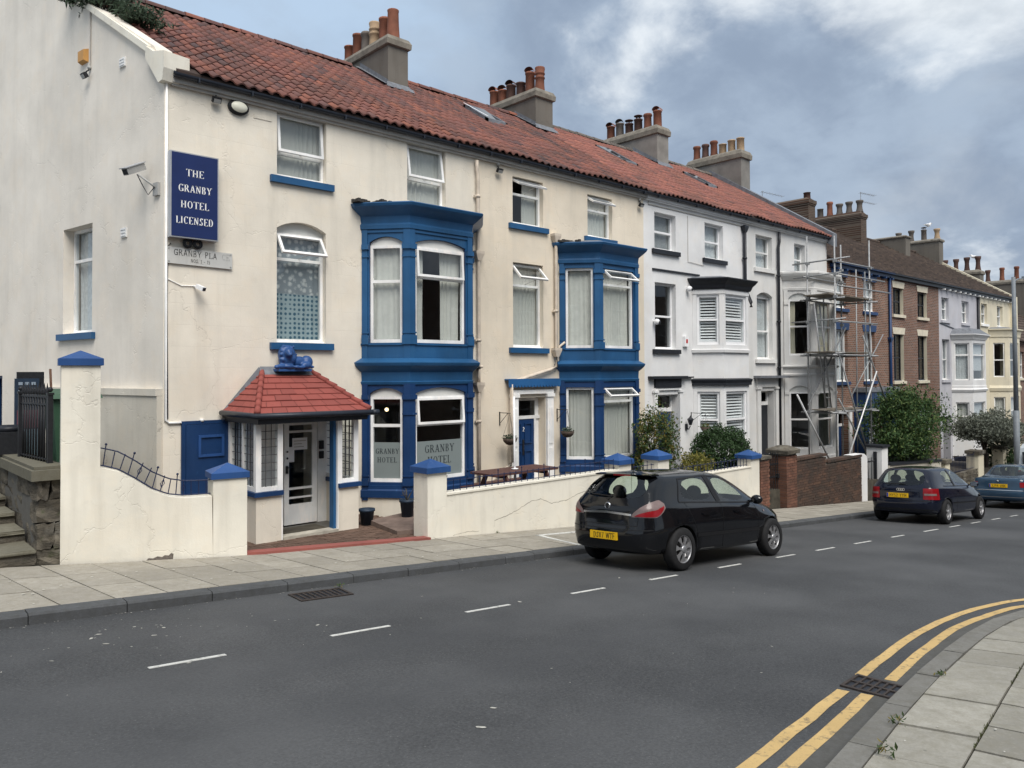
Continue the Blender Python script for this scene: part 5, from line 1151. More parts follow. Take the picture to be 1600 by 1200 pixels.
cp2 = MB(); cp2.add([(WX2-.12, EAVE_Y-.1, EAVE_Z+.10), (WX2+.22, EAVE_Y-.1, EAVE_Z+.10), (WX2+.22, RIDGE_Y, RIDGE_Z+.24), (WX2-.12, RIDGE_Y, RIDGE_Z+.24), (WX2-.12, EAVE_Y-.1, EAVE_Z-.4), (WX2+.22, EAVE_Y-.1, EAVE_Z-.4), (WX2+.22, RIDGE_Y, RIDGE_Z-.4), (WX2-.12, RIDGE_Y, RIDGE_Z-.4)], [(0, 1, 2, 3), (4, 7, 6, 5), (0, 4, 5, 1), (1, 5, 6, 2), (2, 6, 7, 3), (3, 7, 4, 0)]); cp2.build('gable_coping', MT['lead'], wh2)
chimney(wh2, 28.75, 29.45, 17.1, 19.7, 10.2, 11.85, 12.25, [('plain', 'potbuff', .56), ('plain', 'potbuff', .56), ('plain', 'potbuff', .48), ('roll', 'pot', .72), ('roll', 'potdark', .66), ('roll', 'pot', .66)], simple('grey_stack', (.20, .19, .175), .9, .2, 2, .3, 30), MT['stackcap'], flash=False)
downpipe(wh2, [(25.02, D-.08, 7.75), (25.02, D-.08, 7.4), (24.95, D-.08, 7.2), (24.95, D-.08, -.4)], BK, .05, brackets=[(24.95, D-.08, 6.2), (24.95, D-.08, 4.6), (24.95, D-.08, 3.0)])
# ------------------------------------------------------------------ brick row and beyond
MT['brick'] = brickmat('red_brick', (.27, .125, .080), (.125, .066, .050), (.32, .28, .24))
MT['brick2'] = brickmat('red_brown_brick', (.25, .118, .080), (.115, .062, .050), (.30, .265, .23))
MT['lintel'] = simple('painted_lintel', (.66, .60, .48), .8, .1, 4, .1)
MT['btile'] = tilemat('concrete_tile', [(.085, .064, .054), (.115, .085, .07), (.065, .05, .043), (.13, .095, .075)], (.06, .048, .042))
EZ2 = 7.06; RZ2 = 10.40
def cours(parent, x0, x1, mat, rows=19, ez=EZ2+.06, ey=13.25, rz=RZ2, ry=18.6, d=.055):
    mb = MB(); rr = random.Random(int(x0*10))
    for i in range(rows):
        t0, t1 = i/rows, (i+1)/rows; xa = x0
        while xa < x1-.01:
            xb = min(x1, xa+.33); j = rr.uniform(-.004, .006); g = .005
            y0, z0, y1, z1 = lerp(ey, ry, t0), lerp(ez, rz, t0)+d+j, lerp(ey, ry, t1+.2/rows), lerp(ez, rz, t1)+.004
            mb.add([(xa+g, y0, z0), (xb-g, y0, z0), (xb-g, y1, z1), (xa+g, y1, z1), (xa+g, y0, z0-d-.01), (xb-g, y0, z0-d-.01)], [(0, 1, 2, 3), (4, 5, 1, 0)]); xa = xb
    mb.build('roof_tile_field', mat, parent, 'stuff')
def rowroof(parent, x0, x1, mat):
    mb = MB(); mb.add([(x, y, z) for x in (x0, x1) for y, z in ((13.22, EZ2+.03), (18.6, RZ2-.01), (23.8, EZ2))], [(0, 3, 4, 1), (1, 4, 5, 2), (0, 1, 2), (3, 5, 4), (0, 2, 5, 3)]); r = mb.build('roof', MT['underroof'], parent); cours(r, x0, x1, mat)
    m2 = MB(); x = x0
    while x < x1-.1: m2.tube([(x, 18.6, RZ2+.02), (min(x1, x+.44), 18.6, RZ2+.02)], .11, 8); x += .45
    m2.build('ridge_tile_line', mat, r, 'stuff')
EX = [28.80, 34.72, 40.62, 46.4, 52.4]
def rowhouse(name, label, i, mat, zb, extra=None, opens=()):
    x0, x1 = EX[i], EX[i+1]; h = thing(name, label, 'house', ((x0+x1)/2, D, zb+.4))
    wall(h, FAC, [(x0, zb), (x1, zb), (x1, EZ2), (x0, EZ2)], opens, mat, n0=.004*(i % 2)); interior(h, x0, x1, (zb+.3, 1.9, 4.9, EZ2-.05))
    rowroof(h, x0, x1, MT['btile']); return h
def rowgutter(h, x0, x1, m, br=None):
    mb = MB(); mb.box(x0, x1, 13.24, 13.36, EZ2-.02, EZ2+.05); mb.box(x0, x1, 13.38, D, EZ2-.16, EZ2-.02); mb.build('gutter', m, h)
    if br:
        mb = MB(); x = x0+.3
        while x < x1: mb.box(x, x+.12, 13.30, D, EZ2-.24, EZ2-.165); x += .75
        mb.build('eaves_bracket', br, h)
op = [(29.3, 30.45, 5.34, 6.60), (32.05, 33.2, 5.34, 6.60), (29.45, 30.5, 2.45, 4.50), (32.05, 33.1, 2.45, 4.50), (29.5, 30.5, -1.6, 1.2), (31.4, 33.7, -.3, 1.3)]
bh1 = rowhouse('brick_house', 'red brick house with navy lintels and sills, partly behind scaffold', 0, MT['brick'], -2.0, None, op)
NV = MT['navy']
for q in op[:4]:
    window(bh1, FAC, *q, style='sash', curt='net', sill=NV, dep=.12, bars=1, sillw=.12); MB(FAC).prism([(q[0]-.10, q[3]+.002), (q[1]+.10, q[3]+.002), (q[1]+.18, q[3]+.28), (q[0]-.18, q[3]+.28)], -.02, .0).build('lintel', NV, bh1)
window(bh1, FAC, 31.4, 33.7, -.3, 1.3, style='two', mid=.55, curt='net', fm=MT['wpaint'], bars=2)
mb = MB(FAC); mb.box(30.95, 34.2, -.5, 0, 1.35, 2.02); mb.box(31.0, 31.35, -.45, 0, -1.0, 1.35); mb.box(33.75, 34.1, -.45, 0, -1.0, 1.35); mb.build('shopfront_bay', NV, bh1); MB(FAC).box(30.9, 34.25, -.55, 0, 2.022, 2.2).build('shopfront_roof', MT['lead'], bh1)
MB(FAC).box(29.55, 30.3, .2, .25, -1.6, .68).build('front_door', NV, bh1); mb = MB(FAC); mb.box(29.3, 29.5, -.05, 0, -1.6, 1.3); mb.box(30.5, 30.75, -.05, 0, -1.6, 1.3); mb.box(29.3, 30.75, -.06, 0, 1.302, 1.45); mb.box(29.5, 30.5, .19, .26, .682, .78); mb.build('door_surround', MT['wpaint'], bh1)
rowgutter(bh1, EX[0]+.25, EX[1], NV, NV)
downpipe(bh1, [(34.55, D-.08, 6.95), (34.55, D-.08, -1.2)], NV, .06, [(34.55, D-.08, 4.1)])
op = [(35.08, 36.22, 5.36, 6.54), (37.92, 39.06, 5.36, 6.54), (35.08, 36.22, 2.42, 4.49), (37.9, 39.0, 2.42, 4.49), (35.5, 36.6, -2, 1), (37.5, 39.6, -.9, 1.2)]
bh2 = rowhouse('brick_house', 'red brick house with cream lintels and dark sash windows above the green tree', 1, MT['brick2'], -2.4, None, op)
for q in op[:4]:
    window(bh2, FAC, *q, style='sash', curt=None, fm=BK, sill=MT['lintel'], dep=.14, bars=1, sillw=.12); MB(FAC).prism([(q[0]-.05, q[3]+.002), (q[1]+.05, q[3]+.002), (q[1]+.14, q[3]+.29), (q[0]-.14, q[3]+.29)], -.02, .0).build('lintel', MT['lintel'], bh2)
    mb = MB(FAC); mb.box(q[1]-.003, q[1]-.001, 0, .14, q[2], q[3]); mb.build('window_reveal', MT['fcream'], bh2)
window(bh2, FAC, 37.5, 39.6, -.9, 1.2, style='two', curt='net'); rowgutter(bh2, EX[1], EX[2], MT['gutter'])
op = [(40.98, 42.0, 5.36, 6.48), (43.9, 45.0, 5.34, 6.48), (40.98, 42.03, 2.42, 4.42), (41, 42, -2.4, .6), (42.6, 45.5, -.9, 4.4)]
lh = rowhouse('lavender_house', 'pale lavender rendered house with a white bay under a grey flat roof', 2, MT['lav'], -2.9, None, op)
for q in op[:3]: window(lh, FAC, *q, style='sash', curt='net', sill=MT['lav'], dep=.14, bars=1, sillw=.1)
LB = MT['white']
bay(lh, (42.3, 42.75, 44.85, 45.4), 12.7, [(-1.4, 1.95, -.45, 1.28, 0, .6, [], LB, .16), (2.0, 4.5, 2.38, 4.25, 0, .68, [], LB, .13)], [('cornice', [(4.42, 0), (4.425, .04), (4.52, .08), (4.62, .16), (4.66, .2), (4.70, .2)], LB), ('mid_cornice', [(1.80, 0), (1.81, .04), (1.92, .08), (1.98, .02), (2.1, .02), (2.12, 0)], LB)], LB, {'body': [LB, LB], 'frame': MT['wpaint']}, pil=False, wins={(1, 1): dict(curt='blind'), (1, 0): dict(curt='net'), (0, 1): dict(curt='net')}, roofm=MT['lead'], rooftop=(4.70, .3, .16, 0))
MB(FAC).prism([(40.7, 5.22), (43.0, 4.98), (43.0, 4.94), (40.7, 5.18)], -.03, 0).build('string_course', MT['gutter'], lh)
rowgutter(lh, EX[2], EX[3], MT['gutter'], MT['wpaint']); downpipe(lh, [(46.3, D-.08, 6.9), (46.3, D-.08, 1.0)], MT['black'], .07)
op = [(46.98, 48.05, 5.42, 6.53), (49.8, 50.85, 5.38, 6.55), (47.0, 48.0, -3, .6), (48.6, 51.4, -.9, 4.5)]
ch = rowhouse('pale_cream_house', 'pale cream house at the far end of the row behind the lamp post', 3, MT['fcream'], -3.4, None, op)
for q in op[:2]: window(ch, FAC, *q, style='sash', curt='net', sill=MT['wpaint'], dep=.14, bars=1, sillw=.1)
FC = MT['fcream']
bay(ch, (48.3, 48.85, 50.9, 51.5), 12.7, [(-1.6, 1.9, -.5, 1.4, 0, .6, [], LB, .2), (2.0, 4.8, 2.5, 4.4, 0, .5, [], FC, .2)], [('cornice', [(4.72, 0), (4.725, .04), (4.85, .05), (5.05, .1), (5.12, .18), (5.18, .18)], FC), ('mid_cornice', [(1.72, 0), (1.73, .04), (1.9, .08), (2.0, .02), (2.05, 0)], FC)], FC, {'body': [FC, FC], 'frame': MT['wpaint']}, pil=False, wins={(1, 1): dict(curt=None), (1, 0): dict(curt=None)}, roofm=MT['lead'], rooftop=(5.18, .1, .14, 0))
rowgutter(ch, EX[3], EX[4], MT['gutter'], MT['wpaint'])
mb = MB(); mb.add([(EX[4]-.1, 13.2, EZ2+.12), (EX[4]+.2, 13.2, EZ2+.12), (EX[4]+.2, 18.6, RZ2+.18), (EX[4]-.1, 18.6, RZ2+.18), (EX[4]-.1, 13.2, -3), (EX[4]+.2, 13.2, -3), (EX[4]+.2, 18.6, -3), (EX[4]-.1, 18.6, -3)], [(0, 1, 2, 3), (4, 7, 6, 5), (0, 4, 5, 1), (1, 5, 6, 2), (2, 6, 7, 3), (3, 7, 4, 0)]); mb.build('end_gable', MT['fcream'], ch)
# stacks of the brick row
MT['brickstack'] = brickmat('sooty_stack_brick', (.11, .066, .048), (.055, .040, .034), (.17, .15, .125), rot=(math.radians(90), 0, math.radians(45)))
def stack2(h, x, yf, yb, zc, zt, pots, m, brick): chimney(h, x, x+.68, yf, yb, 8.6, zc, zt, pots, m, MT['stackcap'], brick=brick, flash=False)
stack2(bh1, 34.75, 17.15, 19.9, 11.0, 11.12, [('plain', 'potdark', .30), ('plain', 'potgrey', .30)], MT['brickstack'], True)
stack2(bh2, 40.65, 17.2, 20.3, 11.15, 11.32, [('waist', 'potgrey', .62), ('waist', 'potgrey', .62), ('waist', 'potgrey', .6), ('roll', 'pot', .8), ('plain', 'potgrey', .5), ('plain', 'potbuff', .66)], MT['brickstack'], True)
stack2(lh, 46.35, 17.1, 19.6, 10.55, 10.68, [], MT['stack'], False)
stack2(ch, 51.85, 17.15, 19.9, 10.95, 11.15, [('waist', 'potbuff', .66), ('cowl', 'potgrey', .7), ('waist', 'potgrey', .75), ('waist', 'potgrey', .7)], MT['stack'], False)
# houses further down the hill
fh = thing('far_house', 'lower house beyond the cream house, brown roof and red brick front', 'house', (58, D, -3.2))
wall(fh, FAC, [(52.65, -4), (66, -4), (66, 4.6), (52.65, 4.6)], [(54, 55, 2.4, 4.0), (57.5, 58.5, 2.4, 4.0), (61, 62, 2.4, 4.0)], MT['brick2'])
for u in (54, 57.5, 61): window(fh, FAC, u, u+1, 2.4, 4.0, style='sash', curt=None, sill=MT['lintel'])
mb = MB(); mb.add([(x, y, z) for x in (52.62, 66) for y, z in ((13.2, 4.62), (18.4, 8.7), (23.8, 4.6))], [(0, 3, 4, 1), (1, 4, 5, 2), (0, 1, 2), (3, 5, 4), (0, 2, 5, 3)]); r = mb.build('roof', MT['underroof'], fh); cours(r, 52.62, 66, MT['btile'], rows=18, ez=4.66, rz=8.72, ry=18.4)
chimney(fh, 57.3, 58.1, 16.5, 19.6, 6.5, 9.3, 9.6, [('waist', 'potdark', .95), ('waist', 'potdark', .95), ('waist', 'potdark', .9), ('waist', 'potdark', .9), ('waist', 'potdark', .8)], MT['stack'], MT['stackcap'], flash=False)
chimney(fh, 64.6, 65.4, 15.2, 18.4, 4.5, 9.2, 9.5, [('waist', 'potdark', .9), ('roll', 'pot', 1.0), ('roll', 'pot', 1.0), ('waist', 'potdark', .9)], MT['stack'], MT['stackcap'], flash=False)
# ------------------------------------------------------------------ garden walls and yard
def pillar(parent, x0, x1, y0, y1, zb, zt, mat, cap, capm, over=.05, lip=.10, name='pillar'):
    MB().slab([(x0, y0), (x1, y0), (x1, y1), (x0, y1)], zb, zt).build(name, mat, parent)
    cx, cy = (x0+x1)/2, (y0+y1)/2; a, b, c, d_ = x0-over, x1+over, y0-over, y1+over
    vs = [(a, c, zt+.002), (b, c, zt+.002), (b, d_, zt+.002), (a, d_, zt+.002), (a, c, zt+lip), (b, c, zt+lip), (b, d_, zt+lip), (a, d_, zt+lip), (cx, cy, zt+lip+cap)]
    return MB().add(vs, [(3, 2, 1, 0), (0, 1, 5, 4), (1, 2, 6, 5), (2, 3, 7, 6), (3, 0, 4, 7), (4, 5, 8), (5, 6, 8), (6, 7, 8), (7, 4, 8)]).build('pillar_cap', capm, parent)
WC = MT['wallcream']
# tall wall left of the porch, splayed slightly back towards the steps
LW = Frame((4.60, 10.58), (2.22, -.42)); LW.o = Vector((4.60, 10.58, 0))
lw = thing('garden_wall', 'cream wall with a tall blue capped pillar and a swept top carrying a small railing', 'wall', (3.5, 10.9, .3))
Lw = math.hypot(2.22, .42)
top = [(-1.88, 1.66), (-1.80, 1.64), (-1.62, 1.58), (-1.42, 1.45), (-1.22, 1.30), (-1.02, 1.205), (-.82, 1.17), (-.60, 1.165), (-.47, 1.165)]
MB(LW).prism([(-1.85, .0), (-.45, .0)]+[(u, z) for u, z in reversed(top)][:-1]+[(-1.85, 1.655)], 0.0, .24).build('wall_panel', WC, lw)
pf = MB(LW); pf.box(-Lw-.02, -1.84, -.003, .40, .1, 2.97); pf.build('pillar', WC, lw)
def fcap(fr, parent, u0, u1, n0, n1, zt, cap, capm, over=.05, lip=.10):
    a, b, c, d_ = u0-over, u1+over, n0-over, n1+over
    MB(fr).add([(a, c, zt+.002), (b, c, zt+.002), (b, d_, zt+.002), (a, d_, zt+.002), (a, c, zt+lip), (b, c, zt+lip), (b, d_, zt+lip), (a, d_, zt+lip), ((a+b)/2, (c+d_)/2, zt+lip+cap)], [(3, 2, 1, 0), (0, 1, 5, 4), (1, 2, 6, 5), (2, 3, 7, 6), (3, 0, 4, 7), (4, 5, 8), (5, 6, 8), (6, 7, 8), (7, 4, 8)]).build('pillar_cap', capm, parent)
fcap(LW, lw, -Lw-.02, -1.84, 0, .40, 2.97, .11, MT['capblue'], .035, .09)
MB(LW).box(-.455, .0, -.003, .40, .1, 1.39).build('pillar', WC, lw); fcap(LW, lw, -.455, 0, 0, .40, 1.39, .12, MT['capblue'], .03, .085)
def tz(u):
    for i in range(len(top)-1):
        if top[i][0] <= u <= top[i+1][0]: return lerp(top[i][1], top[i+1][1], (u-top[i][0])/(top[i+1][0]-top[i][0]))
    return top[-1][1]
us = [-1.84+i*.07 for i in range(20)]+[-.47]
for dz, r in ((.025, .009), (.235, .009)): MB(LW).tube([(u, .12, tz(u)+dz+(.0 if dz < .1 else .02*math.sin(u*3))) for u in us], r, 5).build('rail', MT['blueiron'], lw)
for i in range(14):
    u = -1.80+i*.098; slope = (tz(min(-.47, u+.05))-tz(u-.05))/.1; z = tz(u); tall = i % 3 == 0 and i < 11; m = MB(LW); L = .23+(.07 if tall else 0)
    du = slope*.10 if abs(slope) > .1 else 0
    m.tube([(u, .12, z+.02), (u-du*1.2, .12, z+L)], .007, 5)
    if tall: m.ball((u-du*1.2, .12, z+L), .017, 0, 6, 4)
    if i in (3, 6, 9):
        pass
    if i in (4, 7, 10):
        for s in (-1, 1): m.tube([(u-du*.3, .12, z+.07), (u-du*.6+s*.025, .12, z+.125), (u-du*.9, .12, z+.18)], .005, 4)
    m.build('baluster', MT['blueiron'], lw)
# long low wall in front of the hotel bays
w2_ = thing('garden_wall', 'long low cream wall with blue capped pillars and a low iron railing, behind the black hatchback', 'wall', (13, 10.8, -.3))
def wallseg(parent, x0, x1, zt, y=10.60, t=.22, mat=WC): MB().slab([(x0, y), (x1, y), (x1, y+t), (x0, y+t)], lambda X, Y: zp(X)-.1, zt).build('wall_panel', mat, parent)
wallseg(w2_, 8.17, 12.80, .74); MB().slab([(8.17, 10.58), (12.8, 10.58), (12.8, 10.84), (8.17, 10.84)], .742, .775).build('wall_coping', WC, w2_)
wallseg(w2_, 13.24, 14.18, .60)
for x0, zt in ((7.76, 1.145), (12.80, .87), (14.18, .86)): pillar(w2_, x0, x0+.41, 10.597, 11.0, zp(x0)-.1, zt, WC, .13, MT['capblue'])
wallseg(w2_, 14.59, 18.16, .36); MB().slab([(14.59, 10.58), (18.16, 10.58), (18.16, 10.84), (14.59, 10.84)], .362, .39).build('wall_coping', WC, w2_)
pillar(w2_, 18.16, 18.57, 10.597, 11.0, zp(18.2)-.1, .57, WC, .13, MT['capblue'])
MB().box(7.9, 7.96, 10.90, 10.96, 1.285, 1.29).build('bird_droppings', MT['wplastic'], w2_)
def railing(parent, x0, x1, z, h, step=.15, y=10.71, mat=None, ball=True):
    mat = mat or MT['blueiron']
    MB().tube([(x0, y, z+.035), (x1, y, z+.035)], .008, 5).build('rail', mat, parent); MB().tube([(x0, y, z+h-.035), (x1, y, z+h-.035)], .008, 5).build('rail', mat, parent)
    x = x0+step/2; i = 0
    while x < x1:
        m = MB(); hh = h+(.05 if i % 4 == 0 else -.01); m.tube([(x, y, z), (x, y, z+hh)], .008, 5)
        if i % 4 == 0 and ball: m.ball((x, y, z+hh), .016, 0, 6, 4)
        m.build('baluster', mat, parent); x += step; i += 1
railing(w2_, 8.18, 12.79, .775, .23); railing(w2_, 13.25, 14.17, .60, .2); railing(w2_, 14.6, 18.15, .39, .24)
# stone wall, steps and yard railing
MT['sand'] = None
def stonemat():
    t = NT('weathered_sandstone'); pos = t.coord(world=True); r = t.rnd(); n = t.noise(3, 7, .7, t.coord((1, 1, 3), world=True)); m = t.noise(1.6, 4, .6, pos)
    c = t.mix(r, (.115, .100, .080, 1), (.19, .17, .135, 1)); c = t.mix(t.ramp(n, .40, .62, 0, .75), c, (.05, .047, .042, 1)); c = t.mix(t.ramp(m, .56, .68, 0, .6), c, (.26, .25, .225, 1)); c = t.mix(t.ramp(t.noise(5, 4, .6, pos), .62, .72, 0, .5), c, (.055, .075, .03, 1))
    t.bump(t.math('ADD', n, t.math('MULTIPLY', t.noise(22, 6, .7, pos), .5)), .8, .04); return t.done(c, .95, .15)
MT['sand'] = stonemat()
MT['step'] = slabmat('worn_step_stone', (.17, .16, .125), .2)
def block(parent, x0, x1, y0, y1, z0, z1, mat, name='stone_block', j=.018, seed=0):
    rr = random.Random(seed); mb = MB(); nx, nz = 5, 4
    vs = []; idx = {}
    bm = bmesh.new(); bmesh.ops.create_cube(bm, size=1); bmesh.ops.subdivide_edges(bm, edges=bm.edges, cuts=2, use_grid_fill=True)
    for v in bm.verts:
        p = Vector((lerp(x0, x1, v.co.x+.5), lerp(y0, y1, v.co.y+.5), lerp(z0, z1, v.co.z+.5))); edge = sum(abs(abs(c)-.5) < 1e-4 for c in v.co)
        c = Vector(((x0+x1)/2, (y0+y1)/2, (z0+z1)/2)); p += (c-p)*(.02 if edge > 1 else 0)+Vector((rr.uniform(-j, j), rr.uniform(-j, j), rr.uniform(-j, j)*.6)); v.co = p
    me = bpy.data.meshes.new(name); bm.to_mesh(me); bm.free(); me.materials.append(mat); return link(name, me, parent)
sw = thing('stone_wall', 'rough sandstone block wall with a big coping slab beside the steps', 'wall', (2.2, 11.6, .4))
k = 0
for (xa, xb, z0, z1) in ((2.13, 2.50, .40, .66), (2.14, 2.50, .67, .98), (2.13, 2.50, .99, 1.27), (2.11, 2.50, 1.28, 1.52)):
    segs = [(xa, xb)] if k % 2 == 0 else [(xa, xa+.16), (xa+.17, xb)]
    if k == 0: segs = [(2.12, 2.5)]
    for (a, b) in segs: block(sw, a, b, 11.12+R.uniform(-.012, .012), 11.55, z0, z1, MT['sand'], seed=k*7+int(a*10), j=.028)
    y = 11.56; q = 0
    while y < 14.4:
        L = R.uniform(.45, .75); block(sw, 2.12+R.uniform(0, .03), 2.42, y, y+L-.012, z0, z1, MT['sand'], seed=k*31+q, j=.014); y += L; q += 1
    k += 1
cap_ = MB(); cap_.slab([(2.05, 11.5), (2.05, 11.04), (2.47, 11.04), (2.47, 11.55), (2.45, 14.4), (2.05, 14.4)], 1.53, 1.66); cap_.build('coping_slab', MT['step'], sw)
MB().slab([(2.09, 11.12), (2.44, 11.12), (2.42, 14.3), (2.09, 14.3)], 1.662, 1.70).build('coping_slab', MT['step'], sw)
stp = thing('stone_steps', 'worn mossy stone steps climbing to the yard beside the hotel', 'steps', (1.2, 11.6, .5))
for i in range(6):
    z = .69+i*.145; y = 11.06+i*.66
    for (a, b) in ((.25, 1.1), (1.11, 2.115)): block(stp, a, b, y, y+.72, z-.2, z-.05, MT['sand'], 'riser_stone', .010, seed=i*3)
    for (a, b) in ((.25, 1.0), (1.005, 2.11)): block(stp, a, b, y-.035, y+.72, z-.048, z, MT['step'], 'tread', .005, seed=i)
yr = thing('iron_railing', 'short black spear topped iron railing on the stone coping slab', 'railing', (2.2, 12.2, 1.68))
ra, rb = Vector((2.34, 11.50)), Vector((2.23, 12.75))
for i in range(12):
    p = ra.lerp(rb, i/11); m = MB(); post = i in (0, 11); h = 1.0 if not post else .93; r = .030 if post else .015
    if post: m.box(p.x-r, p.x+r, p.y-r, p.y+r, 1.66, 1.66+h); m.box(p.x-.04, p.x+.04, p.y-.04, p.y+.04, 1.66+h, 1.66+h+.03); m.ball((p.x, p.y, 1.66+h+.07), .035, 0, 8, 5)
    else: m.tube([(p.x, p.y, 1.66), (p.x, p.y, 1.66+h-.07)], r, 6); m.lathe([(r, 0), (.024, .03), (.018, .06), (.001, .16)], (p.x, p.y, 1.66+h-.07), 6)
    m.build('post' if post else 'spear_bar', MT['iron'], yr)
for z in (1.74, 2.46, 2.56): MB().tube([(ra.x, ra.y, z), (rb.x, rb.y, z)], .014, 5).build('rail', MT['iron'], yr)
# wheelie bin
MT['bin'] = simple('green_bin_plastic', (.035, .085, .05), .55, .1, 6, .05)
wb_ = thing('wheelie_bin', 'dark green wheelie bin behind the tall pillar', 'bin', (2.95, 13.0, 1.5))
mb = MB(); mb.add([(2.68, 12.75, 1.58), (3.16, 12.75, 1.58), (3.16, 13.25, 1.58), (2.68, 13.25, 1.58), (2.62, 12.68, 2.50), (3.22, 12.68, 2.50), (3.22, 13.36, 2.50), (2.62, 13.36, 2.50)], [(3, 2, 1, 0), (0, 1, 5, 4), (1, 2, 6, 5), (2, 3, 7, 6), (3, 0, 4, 7), (4, 5, 6, 7)]); mb.build('bin_body', MT['bin'], wb_)
mb = MB(); mb.add([(2.58, 12.62, 2.505), (3.26, 12.62, 2.505), (3.26, 13.40, 2.55), (2.58, 13.40, 2.55), (2.60, 12.66, 2.57), (3.24, 12.66, 2.57), (3.24, 13.38, 2.64), (2.60, 13.38, 2.64)], [(3, 2, 1, 0), (0, 1, 5, 4), (1, 2, 6, 5), (2, 3, 7, 6), (3, 0, 4, 7), (4, 5, 6, 7)]); mb.build('bin_lid', MT['bin'], wb_)
for x in (2.72, 3.12): MB().lathe([(.001, -.03), (.1, -.03), (.1, .03), (.001, .03)], (x, 13.3, 1.6), 12, axis='x').build('wheel', MT['black'], wb_)
# notice boards behind the railing
nbd = thing('notice_board', 'dark blue notice board with pale lettering standing behind the iron railing', 'notice board', (2.35, 13.6, 1.5))
MT['board'] = simple('board_dark_blue', (.02, .035, .06), .5, .2, 5, 0); MT['boardprint'] = simple('board_print', (.25, .30, .36), .6, .1, 5, 0); MT['poster'] = simple('poster_pink', (.18, .05, .07), .6, .3, 4, 0); MT['posterblue'] = simple('poster_pale_blue', (.25, .38, .46), .6, .2, 4, 0)
MB().box(2.30, 2.62, 13.60, 13.64, 1.52, 2.80).build('board', MT['board'], nbd); MB().box(2.34, 2.70, 13.68, 13.72, 1.5, 2.90).build('back_board', MT['iron'], nbd)
m = MB()
for r_ in range(3):
    for c in range(3): m.box(2.345+c*.085, 2.40+c*.085, 13.590, 13.596, 2.52+r_*.09, 2.565+r_*.09)
m.build('board_print', MT['boardprint'], nbd); MB().box(2.33, 2.60, 13.588, 13.598, 2.05, 2.32).build('poster', MT['poster'], nbd); MB().box(2.33, 2.60, 13.588, 13.598, 1.6, 2.03).build('poster', MT['posterblue'], nbd)
pl = thing('planter', 'black box planter with dead plants at the top of the steps', 'planter', (2.2, 13.45, 1.7))
MB().box(2.02, 2.38, 13.2, 13.7, 1.70, 2.02).build('planter_box', MT['iron'], pl); MB().lathe([(.15, -.05), (.2, 0), (.15, .05), (.1, 0), (.15, -.05)], (2.2, 13.45, 2.06), 14).build('coiled_hose', MT['black'], pl)
MB().tube([(2.75, 13.95, 1.5), (2.72, 13.98, 2.95)], .018, 5); solo(MB().tube([(2.95, 14.2, 1.5), (2.90, 14.25, 2.95)], .02, 5), 'leaning_pole', simple('rusty_pole', (.16, .09, .06), .8, .3, 10, .1), 'thin rusty pole leaning on the gable wall above the bin', 'pole')
# picnic table
MT['stain'] = simple('brown_stained_wood', (.095, .045, .038), .6, .25, 14, .2, 60)
pt = thing('picnic_table', 'brown stained picnic table with a white parasol pole behind the low wall', 'picnic table', (11.07, 12.0, .03))
for i in range(6): y = 11.62+i*.125; MB().box(10.14, 12.0, y, y+.118, .765+R.uniform(-.002, .002), .81).build('table_plank', MT['stain'], pt)
for ys in (11.10, 12.62):
    for k in range(2): MB().box(10.14, 12.0, ys+k*.13, ys+k*.13+.12, .43, .47).build('bench_plank', MT['stain'], pt)
for x in (10.45, 11.62):
    MB().box(x, x+.045, 11.12, 12.86, .36, .43).build('cross_beam', MT['stain'], pt); MB().box(x, x+.045, 11.68, 12.32, .70, .765).build('cross_beam', MT['stain'], pt)
    for s in (-1, 1):
        m = MB(); yc = 12.0; m.add([(x+.05, yc+s*.22, .765), (x+.05, yc+s*.34, .765), (x+.05, yc+s*.72, .0), (x+.05, yc+s*.60, .0), (x+.095, yc+s*.22, .765), (x+.095, yc+s*.34, .765), (x+.095, yc+s*.72, .0), (x+.095, yc+s*.60, .0)], [(0, 1, 2, 3), (7, 6, 5, 4), (0, 4, 5, 1), (1, 5, 6, 2), (2, 6, 7, 3), (3, 7, 4, 0)]); m.build('leg', MT['stain'], pt)
solo(MB().tube([(11.07, 12.0, .05), (11.05, 12.0, 2.35)], .022, 8).lathe([(.001, 0), (.075, 0), (.075, .015), (.001, .02)], (11.07, 12, .815), 12), 'parasol_pole', MT['wplastic'], 'bare white parasol pole standing through the picnic table', 'pole')
# pots by the bay
def pot(x, y, z, r, h, mat, label, grp=None, plant=False):
    t = thing('flower_pot', label, 'flower pot', (x, y, z), grp); MB().lathe([(.001, 0), (r*.72, 0), (r*.95, h*.85), (r*1.06, h*.86), (r*1.06, h), (r*.93, h), (r*.9, h*.9), (.001, h*.88)], (x, y, z), 16).build('pot', mat, t)
    if plant:
        m = MB(); 
        for k in range(14): a = R.uniform(0, 6.28); m.tube([(x, y, z+h*.9), (x+math.cos(a)*.06, y+math.sin(a)*.06, z+h+.08), (x+math.cos(a)*R.uniform(.06, .14), y+math.sin(a)*R.uniform(.06, .14), z+h+R.uniform(.08, .2))], .006, 4)
        m.build('dead_stems', MT['earth'], t, 'stuff')
pot(7.72, 12.45, .03, .145, .30, MT['board'], 'empty dark blue flower pot by the foot of the porch')
pot(8.42, 12.15, .12, .145, .34, MT['board'], 'dark blue flower pot with dry stems half hidden by the pillar', plant=True)

